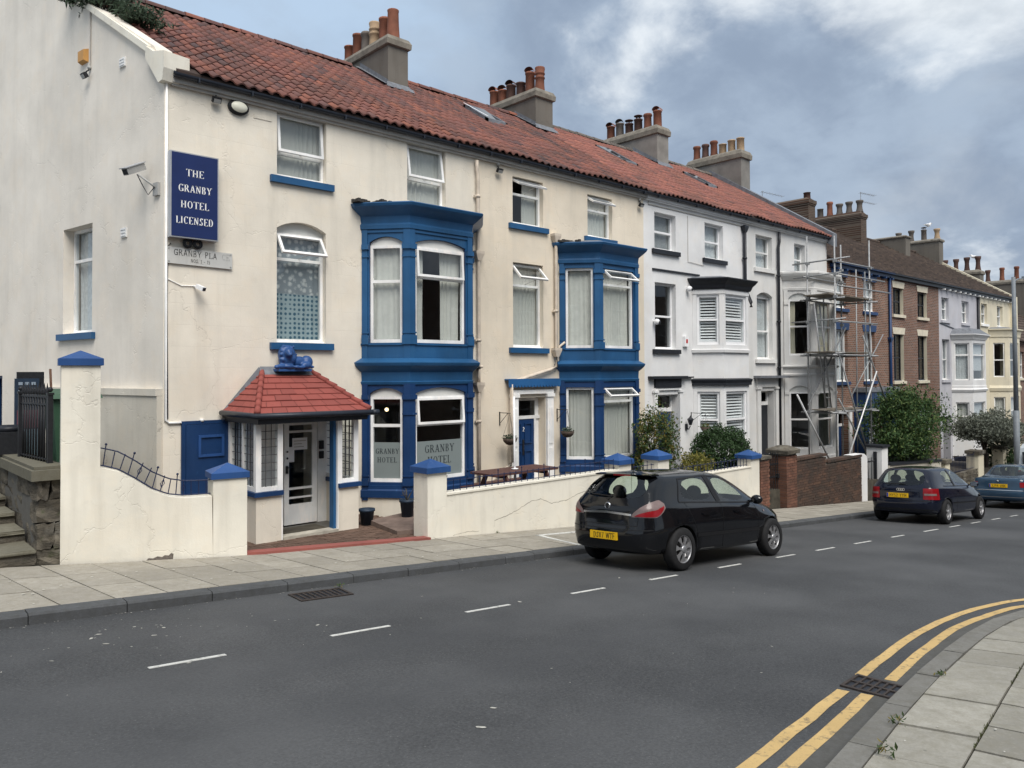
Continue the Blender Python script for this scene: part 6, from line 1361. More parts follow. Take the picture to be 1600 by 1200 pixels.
# cracks and chips in the garden walls
MT['crack'] = simple('crack_dirt', (.30, .27, .22), .95, .3, 20, 0)
def crackline(parent, pts, w=.006):
    mb = MB(); rr = random.Random(5); P = []
    for i in range(len(pts)-1):
        a, b = Vector(pts[i]), Vector(pts[i+1]); n = max(3, int((b-a).length/.05))
        for k in range(n): P.append(a.lerp(b, k/n)+Vector((rr.uniform(-.008, .008), rr.uniform(-.008, .008))))
    P.append(Vector(pts[-1])); vs = []
    for p in P: ww = w*rr.uniform(.4, 1.1); vs += [(p.x, 10.5985, p.y+ww), (p.x+ww*.5, 10.5985, p.y-ww)]
    mb.add(vs, [(2*i, 2*i+2, 2*i+3, 2*i+1) for i in range(len(P)-1)]); mb.build('wall_crack', MT['crack'], parent)
crackline(w2_, [(9.25, -.12), (9.26, .2), (9.24, .62)], .004); crackline(w2_, [(9.26, .15), (9.7, .24), (10.2, .40), (10.45, .42), (10.75, .30), (11.2, .31), (11.6, .42), (12.3, .45)], .006); crackline(w2_, [(8.3, .02), (8.6, .05), (8.9, .02)], .004); crackline(w2_, [(12.0, .1), (11.9, -.1), (12.05, -.2)], .006)
m = MB(LW); m.add([(-1.30, -.003, .38), (-.97, -.003, .35), (-.96, -.003, .435), (-.99, -.003, .45), (-1.02, -.003, .42), (-1.07, -.003, .43), (-1.10, -.003, .41), (-1.16, -.003, .425), (-1.21, -.003, .405), (-1.27, -.003, .415)], [tuple(range(10))]); m.build('chipped_patch', simple('bare_render', (.17, .145, .125), .95, .3, 30, .3), lw)
# ------------------------------------------------------------------ signs, cameras, lamps on the hotel
MT['signblue'] = simple('sign_navy', (.013, .026, .105), .35, .08, 3, 0); MT['silver'] = simple('silver_edge', (.42, .43, .45), .4, .1, 5, 0, metal=.3); MT['signtext'] = simple('sign_white', (.85, .85, .84), .5, .02, 5, 0)
sg = thing('hotel_sign', 'tall navy box sign reading THE GRANBY HOTEL LICENSED on the hotel corner', 'sign', (4.85, D, 5.15))
MB(FAC).box(4.455, 5.27, -.17, -.02, 5.17, 6.63).build('sign_case', MT['silver'], sg); MB(FAC).box(4.475, 5.25, -.176, -.1705, 5.19, 6.61).build('sign_face', MT['signblue'], sg)
MB(FAC).box(4.6, 4.66, -.02, 0, 5.3, 6.5).box(5.1, 5.16, -.02, 0, 5.3, 6.5).build('bracket', MT['iron'], sg)
f_ = lambda u, z: (u, -.179, z); uc = 4.8625
for txt, z, wid in (('THE', 6.225, .30), ('GRANBY', 5.955, .565), ('HOTEL', 5.68, .475), ('LICENSED', 5.41, .63)):
    m = MB(FAC); tot = sum(GLY[c][0]+.10 for c in txt)-.10; text_mesh(m, f_, txt, .125, uc, z, .155, True, wid/(tot*.125), track=.10); m.build('sign_lettering', MT['signtext'], sg)
m = MB(FAC)
for u in (4.78, 4.95): m.lathe([(.035, -.03), (.085, -.03), (.085, 0), (.035, 0), (.035, -.03)], (u, -.05, 5.10), 12, axis='y')
m.build('iron_scroll', MT['iron'], sg)
MT['plate'] = render_wall('enamel_plate', (.56, .56, .54), stain=(.3, .3, .28), st=.4, blocks=False); MT['platetext'] = simple('plate_letters', (.06, .06, .06), .7, .2, 20, 0)
nm = thing('street_sign', 'pale street nameplate with worn lettering GRANBY PLA and NOS. 1 - 15', 'street sign', (5.0, D, 4.7))
FS = Frame((4.45, D-.02), (1, 0)); tilt = lambda p: (p[0], p[1], p[2]-.015*p[0])
MB(FS, tilt).prism([(0, 4.74), (1.12, 4.74), (1.12, 5.02), (0, 5.02)], -.018, .0).build('plate', MT['plate'], nm)
m = MB(FS, tilt); text_mesh(m, lambda u, z: (u, -.0205, z), 'GRANBY PLA', .105, .475, 4.885, .105, False, .95); text_mesh(m, lambda u, z: (u, -.0205, z), 'NOS. 1 - 15', .062, .56, 4.785, .11, False, .85); m.build('plate_lettering', MT['platetext'], nm)
m = MB(FS, tilt); text_mesh(m, lambda u, z: (u, -.0202, z), 'CE', .105, 1.0, 4.885, .105, False, .95); m.build('faded_lettering', simple('faded_letters', (.40, .40, .385), .7, .2, 20, 0), nm)
m = MB(FS, tilt)
for u, z in ((.03, 4.77), (1.09, 4.77), (.03, 4.99), (1.09, 4.99)): m.lathe([(.012, -.006), (.012, 0)], (u, -.019, z), 8, axis='y')
m.build('screw', MT['iron'], nm)
MT['camgrey'] = simple('camera_grey', (.36, .36, .35), .5, .1, 5, 0)
cc = thing('security_camera', 'grey box security camera on a bracket at the hotel gable corner', 'security camera', (4.3, D-.1, 6.1))
C0 = GAB((-.20, -.02, 6.05))
def rotbox(c, d, w, h, L, name, mat, parent):
    d = Vector(d).normalized(); s = d.cross(Vector((0, 0, 1))).normalized(); u = s.cross(d); m = MB(); vs = []
    for a in (-L/2, L/2):
        for b in (-w/2, w/2):
            for e in (-h/2, h/2): vs.append(tuple(Vector(c)+d*a+s*b+u*e))
    m.add(vs, [(0, 1, 3, 2), (4, 6, 7, 5), (0, 2, 6, 4), (1, 5, 7, 3), (0, 4, 5, 1), (2, 3, 7, 6)]); return m.build(name, mat, parent)
cdv = Vector((-.75, -.35, -.42)); cpos = GAB((-.42, -.30, 6.33))
rotbox(cpos, cdv, .12, .11, .40, 'camera_housing', MT['camgrey'], cc); rotbox(Vector(cpos)+Vector((0, 0, .075))+cdv*.04, cdv, .15, .015, .46, 'sun_shield', MT['silver'], cc)
rotbox(Vector(cpos)+cdv.normalized()*.205, cdv, .09, .08, .012, 'lens_window', MT['black'], cc)
MB().tube([tuple(GAB((-.20, -.02, 6.02))), tuple(GAB((-.22, -.14, 6.10))), tuple(GAB((-.36, -.26, 6.24)))], .018, 6).build('bracket', MT['camgrey'], cc); MB().tube([tuple(GAB((-.22, -.05, 6.05))), tuple(GAB((-.26, -.14, 5.90))), tuple(GAB((-.32, -.2, 6.05))), tuple(GAB((-.36, -.28, 6.24)))], .009, 5).build('cable', MT['black'], cc)
MB(GAB).box(-.28, -.12, -.05, 0, 5.9, 6.12).build('wall_plate', MT['camgrey'], cc)
c2 = thing('security_camera', 'small white security camera on the hotel front below the street nameplate', 'security camera', (5.0, D-.1, 4.3))
rotbox((4.97, D-.16, 4.34), (.35, -.8, -.35), .075, .07, .17, 'camera_housing', MT['wplastic'], c2); rotbox((5.003, D-.236, 4.307), (.35, -.8, -.35), .055, .05, .01, 'lens_window', MT['black'], c2); MB(FAC).tube([(4.9, 0, 4.38), (4.94, -.1, 4.36)], .018, 6).build('bracket', MT['wplastic'], c2); MB(FAC).tube([(4.47, -.012, 4.47), (4.7, -.012, 4.37), (4.9, -.012, 4.38)], .008, 5).build('cable', MT['wpaint'], c2)
def flood(loc, d, label, grp=None):
    t = thing('floodlight', label, 'floodlight', loc, grp); l = Vector(loc)
    rotbox(l+Vector(d)*.10+Vector((0, 0, -.05)), d, .15, .10, .07, 'lamp_head', MT['iron'], t); rotbox(l+Vector(d)*.14+Vector((0, 0, -.062)), d, .12, .07, .006, 'lamp_glass', MT['camgrey'], t); MB().tube([tuple(l+Vector((0, 0, .03))), tuple(l+Vector(d)*.06+Vector((0, 0, .01)))], .014, 5).build('bracket', MT['iron'], t); MB().ball(tuple(l+Vector((0, -.03, .06))), .04, 0, 8, 5).build('sensor', MT['camgrey'], t)
flood((5.26, D-.02, 7.78), Vector((0, -.8, -.5)), 'small floodlight under the hotel gutter near the corner')
flood((11.92, D-.02, 7.70), Vector((0, -.8, -.5)), 'small floodlight under the gutter beside the cream downpipe')
flood((17.25, D-.02, 7.66), Vector((0, -.8, -.5)), 'small floodlight where the cream hotel meets the white house')
flood(tuple(GAB((-2.76, -.02, 8.66))), Vector((-.8, -.1, -.5)), 'small floodlight on the gable below the orange bell box')
bl = thing('bulkhead_light', 'oval white bulkhead light under the hotel eaves', 'wall light', (5.68, D, 7.7))
m = MB(FAC)
oval = lambda a, b, n_: [(5.68+a*math.cos(2*math.pi*k/20), n_, 7.66+b*math.sin(2*math.pi*k/20)) for k in range(20)]
m.add(oval(.19, .135, 0)+oval(.19, .135, -.05)+oval(.15, .10, -.08), [(k, (k+1) % 20, 20+(k+1) % 20, 20+k) for k in range(20)]+[(20+k, 20+(k+1) % 20, 40+(k+1) % 20, 40+k) for k in range(20)]); m.build('lamp_rim', MT['iron'], bl)
m = MB(FAC); m.add(oval(.15, .10, -.081)+oval(.11, .07, -.115), [(k, (k+1) % 20, 20+(k+1) % 20, 20+k) for k in range(20)]+[tuple(range(20, 40))], 0, True); m.build('lamp_cover', simple('opal_cover', (.75, .74, .62), .35, .03, 5, 0), bl)
ab_ = MB(GAB); ab_.add([(-3.10, 0, 8.86), (-2.82, 0, 8.86), (-2.82, 0, 9.12), (-3.10, 0, 9.12), (-3.08, -.09, 8.89), (-2.84, -.09, 8.89), (-2.84, -.09, 9.09), (-3.08, -.09, 9.09)], [(0, 1, 5, 4), (1, 2, 6, 5), (2, 3, 7, 6), (3, 0, 4, 7), (4, 5, 6, 7)]); solo(ab_, 'alarm_bell_box', simple('orange_bell_box', (.52, .27, .08), .5, .1, 5, 0), 'orange alarm bell box high on the hotel gable', 'alarm box')
# hanging baskets by the number two door
MT['basket'] = simple('coir_basket', (.075, .055, .045), .95, .3, 30, .5, 80)
def leafy(name, colr, var=.5, yel=None):
    t = NT(name); r = t.rnd(); c = t.mix(r, c4(colr, 1-var), c4(colr, 1+var))
    if yel: c = t.mix(t.ramp(t.math('FRACT', t.math('MULTIPLY', r, 7.3)), .72, .74), c, c4(yel))
    t.p.inputs['Transmission Weight'].default_value = 0; t.set(t.p.inputs['Base Color'], c); t.p.inputs['Roughness'].default_value = .55; t.p.inputs['Specular IOR Level'].default_value = .25
    tr = t.n.new('ShaderNodeBsdfTranslucent'); t.l.new(c, tr.inputs[0]); mx = t.n.new('ShaderNodeMixShader'); mx.inputs[0].default_value = .25; t.l.new(t.p.outputs[0], mx.inputs[1]); t.l.new(tr.outputs[0], mx.inputs[2]); t.l.new(mx.outputs[0], t.out.inputs[0]); return t.m
MT['leafdark'] = leafy('dark_green_leaf', (.042, .078, .030)); MT['leafmid'] = leafy('mid_green_leaf', (.068, .11, .038), .5, (.20, .16, .04)); MT['leafyel'] = leafy('variegated_leaf', (.15, .15, .035), .5, (.32, .27, .07)); MT['leafsilver'] = leafy('silver_leaf', (.16, .175, .14), .5); MT['leafgrey'] = leafy('grey_green_leaf', (.065, .095, .06), .45); MT['leaftree'] = leafy('tree_leaf', (.050, .098, .034), .55, (.12, .17, .055))
MT['bark'] = simple('dark_bark', (.045, .036, .03), .95, .3, 10, .5, 40)
def leaves(mb, n, size, pos, rr, asp=.5, droop=.0):
    for i in range(n):
        c = pos(rr); s = size*rr.uniform(.6, 1.3); a, b = rr.uniform(0, 6.28), rr.gauss(0, .8); d = Vector((math.cos(a)*math.cos(b), math.sin(a)*math.cos(b), math.sin(b)-droop)).normalized()
        sd_ = d.cross(Vector((rr.gauss(0, .5), rr.gauss(0, .5), 1))).normalized()*s*asp/2; up = d.cross(sd_).normalized()*s*.12; c = Vector(c)
        mb.add([tuple(c-d*s*.5), tuple(c-sd_+up), tuple(c+d*s*.5), tuple(c+sd_+up)], [(0, 1, 2), (0, 2, 3)])
def shell_pos(centre, rad, lump=.25, seed=0, hollow=.55, low=-1.):
    off = Vector((seed*3.1, seed*1.7, seed*.9))
    def f(rr):
        while True:
            v = Vector((rr.gauss(0, 1), rr.gauss(0, 1), rr.gauss(0, 1))).normalized()
            if v.z < low: continue
            k = 1+lump*1.6*mnoise.noise(v*2.1+off)+lump*.8*mnoise.noise(v*5.3+off); t = hollow+(1-hollow)*rr.random()**.6
            if mnoise.noise(v*3.7+off*2+Vector((t*2, 0, 0))) < -.28 and t > .8: continue
            return (centre[0]+v.x*rad[0]*k*t, centre[1]+v.y*rad[1]*k*t, centre[2]+v.z*rad[2]*k*t)
    return f
def basket(x, y, z, zb, label, cone=False, mats='leafgrey', hookx=None):
    t = thing('hanging_basket', label, 'hanging basket', (x, y, zb)); r = .17
    if cone: MB().lathe([(.001, 0), (.16, .30), (.001, .29)], (x, y, zb), 12).build('basket', MT['basket'], t); top = zb+.30
    else: MB().lathe([(.001, 0), (r*.55, .025), (r*.9, .09), (r, .16), (.001, .15)], (x, y, zb), 14).build('basket', MT['basket'], t); top = zb+.16
    m = MB()
    for k in range(3): a = k*2.1+.4; m.tube([(x+math.cos(a)*r, y+math.sin(a)*r, top), (x, y, z)], .004, 4)
    m.build('chain', MT['iron'], t); lm = MB(); leaves(lm, 170, .05, shell_pos((x, y, top+.02), (.17, .17, .09), .3, 3, .2), random.Random(int(x*10)), .6); lm.build('foliage', MT[mats], t, 'stuff')
def hook(xw, y0, z, L, label, h=.30):
    t = thing('basket_bracket', label, 'bracket', (xw, D, z)); yy = D
    MB().box(xw-.012, xw+.012, yy-.014, yy, z-h, z+.02).build('back_plate', MT['iron'], t); MB().tube([(xw, yy-.01, z), (xw, yy-L, z)], .009, 5).build('arm', MT['iron'], t); MB().tube([(xw, yy-.01, z-h*.85), (xw, yy-L*.75, z-.01)], .007, 5).build('stay', MT['iron'], t)
hook(11.97, D, 1.92, .38, 'iron basket bracket left of the blue number 2 door'); basket(11.97, D-.36, 1.90, 1.18, 'hanging basket left of the blue number 2 door')
hook(13.90, D, 1.93, .38, 'iron basket bracket between the number 2 door and the second bay'); basket(13.90, D-.36, 1.91, 1.24, 'hanging basket between the number 2 door and the second bay')
hook(19.72, D, 1.62, .5, 'scrolled iron bracket on the white house'); basket(19.72, D-.5, 1.60, .92, 'cone shaped hanging basket on the white house', True, 'leafmid')
wlm = thing('wall_lantern', 'black carriage lantern by the white house door', 'wall lamp', (19.45, D, 1.25))
MB(FAC).box(19.40, 19.50, -.03, 0, 1.12, 1.30).build('back_plate', BK, wlm); m = MB(); y = D-.16; m.lathe([(.04, 0), (.09, .16), (.10, .17), (.02, .25), (.001, .30)], (19.45, y, 1.27), 6, sm=False); m.tube([(19.45, D-.02, 1.2), (19.45, D-.10, 1.14), (19.45, y, 1.25)], .014, 6); m.build('lantern', BK, wlm)
for nme, x, y, z, lab in (('security_camera', 19.55, D-.1, 5.36, 'white dome camera under the black bay cornice of the white house'), ('security_camera', 17.90, D-.12, 4.30, 'white ball camera beside the first-floor window of the white house')):
    t = thing(nme, lab, 'security camera', (x, y, z)); MB().ball((x, y, z), .085, 0, 12, 8).build('camera_ball', MT['wplastic'], t); MB().tube([(x, D, z+.02), (x, y, z)], .035, 8).build('bracket', MT['wplastic'], t); MB().lathe([(.001, 0), (.045, 0), (.045, .02), (.001, .02)], (x+.03, y-.088, z-.02), 10, axis='y').build('lens_window', BK, t)
# ceiling lamp glowing inside the hotel bay
gl_ = NT('glowing_globe'); gl_.p.inputs['Emission Color'].default_value = (1, .78, .42, 1); gl_.p.inputs['Emission Strength'].default_value = 2.2; gm_ = gl_.done((.9, .8, .6, 1), .4)
lp = thing('globe_lamp', 'small lit globe lamp glimpsed inside the first bay window', 'lamp', (9.37, 14.3, 2.0))
MB().ball((9.37, 14.3, 2.06), .042, 0, 12, 8).build('globe', gm_, lp); MB().tube([(9.37, 14.3, 2.11), (9.37, 14.3, 3.0)], .008, 5).build('cord', BK, lp)
# ------------------------------------------------------------------ cars
def carpaint(name, col, rough=.09):
    t = NT(name); n = t.noise(3, 4, .6); c = t.mix(t.ramp(n, .3, .7), c4(col, .85), c4(col, 1.2)); d = t.noise(120, 3, .6)
    g = t.n.new('ShaderNodeSeparateXYZ'); t.l.new(t.tc.outputs['Object'], g.inputs[0]); dust = t.math('MULTIPLY', t.ramp(g.outputs[2], .1, .5, .06, .003), t.ramp(d, .3, .7, .5, 1.)); c = t.mix(dust, c, (.10, .095, .09, 1))
    return t.done(c, rough, .4, 0, .25)
MT['carblack'] = carpaint('black_car_paint', (.004, .0045, .006)); MT['carnavy'] = carpaint('dark_navy_car_paint', (.004, .006, .016)); MT['carblue'] = carpaint('slate_blue_car_paint', (.025, .055, .095)); MT['vanwhite'] = carpaint('pale_van_paint', (.55, .60, .64))
MT['carglass'] = glassmat('car_glass', (.72, .80, .76), .9, 1.5, wavy=0.); MT['trim'] = simple('black_trim', (.010, .010, .011), .5, .1, 10, 0); MT['tyre'] = simple('tyre_rubber', (.014, .014, .015), .8, .2, 20, .1); MT['alloy'] = simple('wheel_silver', (.38, .38, .39), .38, .12, 12, 0, metal=.7); MT['chrome'] = simple('chrome_strip', (.62, .63, .65), .15, .03, 5, 0, metal=1.)
MT['redlight'] = simple('red_lens', (.22, .006, .010), .28, .15, 12, 0, .6, coat=.15); MT['clearlight'] = simple('clear_lens', (.17, .125, .12), .28, .15, 14, 0, .6, coat=.15); MT['plateyel'] = simple('number_plate_yellow', (.72, .43, .012), .4, .04, 6, 0); MT['platetxt'] = simple('plate_black', (.012, .012, .012), .5, .05, 6, 0); MT['seat'] = simple('seat_cloth', (.03, .03, .032), .9, .2, 12, 0); MT['eublue'] = simple('plate_blue', (.01, .04, .30), .4, .05, 6, 0)
def carbody(root, rows, glass_rows, paint, wheels, arch_r, crease=.75, lvl=2, extra_glass=None, cols_glass=((0, 1), (3, 4), (5, 6), (7, 8), (8, 9)), arch_w=.36):
    """rows: loops from underside to roof, each ten points (x,y,z) from rear centre round the offside to front centre; mirrored"""
    nr, nc = len(rows), 10; bm = bmesh.new(); VR, VL = [], []
    for r in rows:
        a = [bm.verts.new((p[0], -p[1], p[2])) for p in r]; b = [a[i] if abs(r[i][1]) < 1e-6 else bm.verts.new((r[i][0], r[i][1], r[i][2])) for i in range(nc)]; VR.append(a); VL.append(b)
    gl = []
    cl = bm.edges.layers.float.new('crease_edge')
    for r in range(nr-1):
        for c in range(nc-1):
            for V, flip in ((VR, 0), (VL, 1)):
                q = [V[r][c], V[r][c+1], V[r+1][c+1], V[r+1][c]]
                if len(set(q)) < 3: continue
                f = bm.faces.new(q if not flip else q[::-1]); f.smooth = True
                if r == glass_rows and (c, c+1) in cols_glass: f.material_index = 1; gl.append(f)
    for V, r in ((0, 0), (0, nr-1)):
        for c in range(nc-1):
            q = [VR[r][c], VR[r][c+1], VL[r][c+1], VL[r][c]]; q = list(dict.fromkeys(q))
            if len(q) >= 3: bm.faces.new(q if r else q[::-1]).smooth = True
    for f in gl:
        for e in f.edges: e[cl] = crease
    rowset1, rowset2, rowset4 = set(VR[1]+VL[1]), set(VR[3]+VL[3]), set(VR[4]+VL[4])
    for e in bm.edges:
        if all(v in rowset1 for v in e.verts): e[cl] = .5
        if all(v in rowset4 for v in e.verts): e[cl] = max(e[cl], .55)
        if all(v in rowset2 for v in e.verts): e[cl] = max(e[cl], .3)
    bmesh.ops.recalc_face_normals(bm, faces=bm.faces)
    me = bpy.data.meshes.new('car_cage'); bm.to_mesh(me); bm.free()
    for m in (paint, MT['carglass'], MT['trim']): me.materials.append(m)
    cm = MB()
    for (wx, wy) in wheels: cm.lathe([(.001, -arch_w), (arch_r, -arch_w), (arch_r, arch_w), (.001, arch_w)], (wx, wy, .31), 28, axis='y', sm=False)
    def mods(o):
        s = o.modifiers.new('s', 'SUBSURF'); s.levels = lvl; s.render_levels = lvl
    full = baked(me, mods); ob = bpy.data.objects.new('body', full); COL.objects.link(ob)
    cut2 = bpy.data.objects.new('cutter', cm.mesh('cutter', MT['trim'])); COL.objects.link(cut2)
    md = ob.modifiers.new('b', 'BOOLEAN'); md.object = cut2; md.operation = 'DIFFERENCE'; md.solver = 'EXACT'; md.material_mode = 'TRANSFER'
    dg = bpy.context.evaluated_depsgraph_get(); dg.update(); res = bpy.data.meshes.new_from_object(ob.evaluated_get(dg)); bpy.data.objects.remove(cut2); bpy.data.objects.remove(ob)
    bvh = BVHTree.FromPolygons([v.co for v in full.vertices], [p.vertices for p in full.polygons])
    # split paint and glass
    out = {}
    names = [m.name if m else '' for m in res.materials]
    for key in ('paint', 'glass'):
        b2 = bmesh.new(); b2.from_mesh(res); gi = names.index('car_glass') if 'car_glass' in names else 1
        bmesh.ops.delete(b2, geom=[f for f in b2.faces if (f.material_index == gi) != (key == 'glass')], context='FACES'); m2 = bpy.data.meshes.new(key); b2.to_mesh(m2)
        for m in res.materials: m2.materials.append(m)
        if key == 'glass':
            # one object per window
            b2.verts.ensure_lookup_table(); seen = set(); comps = []
            for v in b2.verts:
                if v.index in seen: continue
                st = [v]; comp = set()
                while st:
                    q = st.pop()
                    if q.index in seen: continue
                    seen.add(q.index); comp.add(q.index); st += [e.other_vert(q) for e in q.link_edges]
                comps.append(comp)
            for comp in comps:
                b3 = b2.copy(); b3.verts.ensure_lookup_table(); bmesh.ops.delete(b3, geom=[v for v in b3.verts if v.index not in comp], context='VERTS')
                cx = sum(v.co.x for v in b3.verts)/max(1, len(b3.verts)); cyy = sum(v.co.y for v in b3.verts)/max(1, len(b3.verts)); m3 = bpy.data.meshes.new('window'); b3.to_mesh(m3); b3.free()
                for m in res.materials: m3.materials.append(m)
                nm_ = 'side_window' if abs(cyy) > .3 else ('rear_window' if cx < 1.6 else 'windscreen'); link(nm_, m3, root, local=True)
        else: link('body', m2, root, local=True)
        b2.free()
    return bvh
def onto(bvh, o, d, off=.004):
    h = bvh.ray_cast(Vector(o), Vector(d).normalized())
    if h[0] is None: return None
    n = h[1] if h[1].dot(Vector(d)) < 0 else -h[1]; return h[0]+n*off
def patch(bvh, root, name, mat, uvf, nu, nv, off=.006, thick=.0):
    """uvf(u,v)->(origin, dir) with u,v in 0..1; a skin hugging the body"""
    mb = MB(); pts = []
    for j in range(nv+1):
        for i in range(nu+1):
            o, d = uvf(i/nu, j/nv); p = onto(bvh, o, d, off); pts.append(tuple(p) if p is not None else None)
    idx = {}
    for k, p in enumerate(pts):
        if p is not None: idx[k] = len(idx)
    fs = []
    for j in range(nv):
        for i in range(nu):
            q = [j*(nu+1)+i, j*(nu+1)+i+1, (j+1)*(nu+1)+i+1, (j+1)*(nu+1)+i]
            if all(k in idx for k in q): fs.append(tuple(idx[k] for k in q))
    if not fs: return None
    mb.add([p for p in pts if p is not None], fs, 0, True); return mb.build(name, mat, root, local=True)
def side_line(bvh, root, pts, w, mat, name, off=.003, side=-1):
    mb = MB(); P = []
    for i in range(len(pts)-1):
        a, b = Vector(pts[i]), Vector(pts[i+1]); n = max(2, int((b-a).length/.05))
        for k in range(n+(1 if i == len(pts)-2 else 0)): P.append(a.lerp(b, k/n))
    vs = []; ok = []
    for i, p in enumerate(P):
        t = (P[min(i+1, len(P)-1)]-P[max(0, i-1)]); t = t.normalized() if t.length > 1e-6 else Vector((1, 0)); nn = Vector((-t.y, t.x))*w/2
        for s in (1, -1): q = onto(bvh, (p.x+nn.x*s, side*3, p.y+nn.y*s), (0, -side, 0), off); vs.append(q)
    fs = [(2*i, 2*i+2, 2*i+3, 2*i+1) for i in range(len(P)-1) if all(vs[j] is not None for j in (2*i, 2*i+1, 2*i+2, 2*i+3))]
    if fs: mb.add([tuple(v) if v is not None else (0, 0, .6) for v in vs], fs); return mb.build(name, mat, root, local=True)
def rear_line(bvh, root, pts, w, mat, name, off=.003):
    mb = MB(); P = []
    for i in range(len(pts)-1):
        a, b = Vector(pts[i]), Vector(pts[i+1]); n = max(2, int((b-a).length/.05))
        for k in range(n+(1 if i == len(pts)-2 else 0)): P.append(a.lerp(b, k/n))
    vs = []
    for i, p in enumerate(P):
        t = (P[min(i+1, len(P)-1)]-P[max(0, i-1)]); t = t.normalized() if t.length > 1e-6 else Vector((1, 0)); nn = Vector((-t.y, t.x))*w/2
        for s in (1, -1): vs.append(onto(bvh, (-3, p.x+nn.x*s, p.y+nn.y*s), (1, 0, 0), off))
    fs = [(2*i, 2*i+2, 2*i+3, 2*i+1) for i in range(len(P)-1) if all(vs[j] is not None for j in (2*i, 2*i+1, 2*i+2, 2*i+3))]
    if fs: mb.add([tuple(v) if v is not None else (0, 0, .6) for v in vs], fs); return mb.build(name, mat, root, local=True)
def wheel(root, x, y, r, side, spokes, w=.19, dish=.5):
    t = MB(); prof = [(r*.66, -w/2), (r*.9, -w/2), (r*.985, -w/2+.025), (r, -w*.2), (r, w*.2), (r*.985, w/2-.025), (r*.9, w/2), (r*.66, w/2)]; t.lathe(prof, (x, y, r), 32, axis='y')
    tw = t.build('wheel', MT['tyre'], root, local=True); s = side
    m = MB(); rr = r*.665; m.lathe([(rr, -s*w*.45), (rr*1.02, s*w*.42), (rr*.93, s*w*.46), (rr*.90, s*w*.38), (rr*.88, -s*w*.1), (.001, -s*w*.1)], (x, y, r), 32, mi=0, axis='y'); rim = m.build('rim', [MT['alloy']], tw, local=True)
    k = MB(); k.lathe([(rr*.87, s*(-w*.1+.004)), (.001, s*(-w*.1+.004))], (x, y, r), 24, axis='y'); k.build('brake_shadow', MT['tyre'], tw, local=True)
    sp = MB(); yo_ = s*w*.40; yi_ = s*w*.30
    for q in range(spokes):
        a = 2*math.pi*q/spokes+.3; c_, s_ = math.cos(a), math.sin(a)
        def pt(rad, off, yy): return (x+c_*rad-s_*off, y+yy, r+s_*rad+c_*off)
        w0, w1 = (.055, .10) if spokes > 5 else (.05, .045)
        w0 *= r/.31; w1 *= r/.31
        if spokes > 5: ring_ = [(rr*.18, w0*.8), (rr*.5, w0*.55), (rr*.78, w1*.75), (rr*.93, w1*1.25)]
        else: ring_ = [(rr*.2, .055), (rr*.5, .04), (rr*.93, .05)]
        for i in range(len(ring_)-1):
            (ra_, wa), (rb_, wb__) = ring_[i], ring_[i+1]; ys = [yo_+s*.012*(1-i/2), yo_+s*.012*(1-(i+1)/2)]
            v = [pt(ra_, -wa/2, ys[0]), pt(ra_, wa/2, ys[0]), pt(rb_, wb__/2, ys[1]), pt(rb_, -wb__/2, ys[1]), pt(ra_, -wa/2, yi_), pt(ra_, wa/2, yi_), pt(rb_, wb__/2, yi_), pt(rb_, -wb__/2, yi_)]
            sp.add(v, [(0, 1, 2, 3), (7, 6, 5, 4), (0, 4, 5, 1), (1, 5, 6, 2), (2, 6, 7, 3), (3, 7, 4, 0)])
    sp.lathe([(rr*.26, yi_), (rr*.26, yo_+s*.012), (rr*.18, yo_+s*.022), (.001, yo_+s*.024)], (x, y, r), 18, axis='y'); sp.build('spokes', MT['alloy'], tw, local=True)
    return tw
def numberplate(root, bvh, zc, txt, yc=0., w=.52, h=.111, tilt=0., xoff=-.012, band=True):
    p = onto(bvh, (-3, yc, zc), (1, 0, 0), .0); p2 = onto(bvh, (-3, yc, zc+h/2), (1, 0, 0), 0); p3 = onto(bvh, (-3, yc, zc-h/2), (1, 0, 0), 0); x = min(q.x for q in (p, p2, p3) if q is not None)+xoff
    f = lambda u, z: (x-.006, yc-u, zc+z)     # u to the viewer's right when seen from behind is -y
    m = MB(); m.box(x-.004, x+.02, yc-w/2, yc+w/2, zc-h/2, zc+h/2); o = m.build('number_plate', MT['plateyel'], root, local=True)
    m = MB(); text_mesh(m, f, txt, .080,   .015, -.040, .125, False, .86, track=.12); m.build('plate_lettering', MT['platetxt'], o, local=True)
    if band: MB().box(x-.0055, x-.0045, yc+w/2-.045, yc+w/2-.004, zc-h/2+.004, zc+h/2-.004).build('plate_band', MT['eublue'] if 'DS' not in txt else MT['plateyel'], o, local=True)
    return x
def carroot(name, label, x, y, yaw=0., k=1.0):
    r = bpy.data.objects.new(name, None); COL.objects.link(r); ex = Vector((1, math.tan(yaw), 0)); ex.z = -G0-B0*ex.y; ex.normalize(); n = Vector((G0, B0, 1)).normalized(); ey = n.cross(ex).normalized(); n = ex.cross(ey)
    M = Matrix((ex, ey, n)).transposed().to_4x4(); M.translation = (x, y, zr(x, y)); r.matrix_world = M @ Matrix.Scale(k, 4); return tag(r, label, 'car', 'cars parked along the kerb')
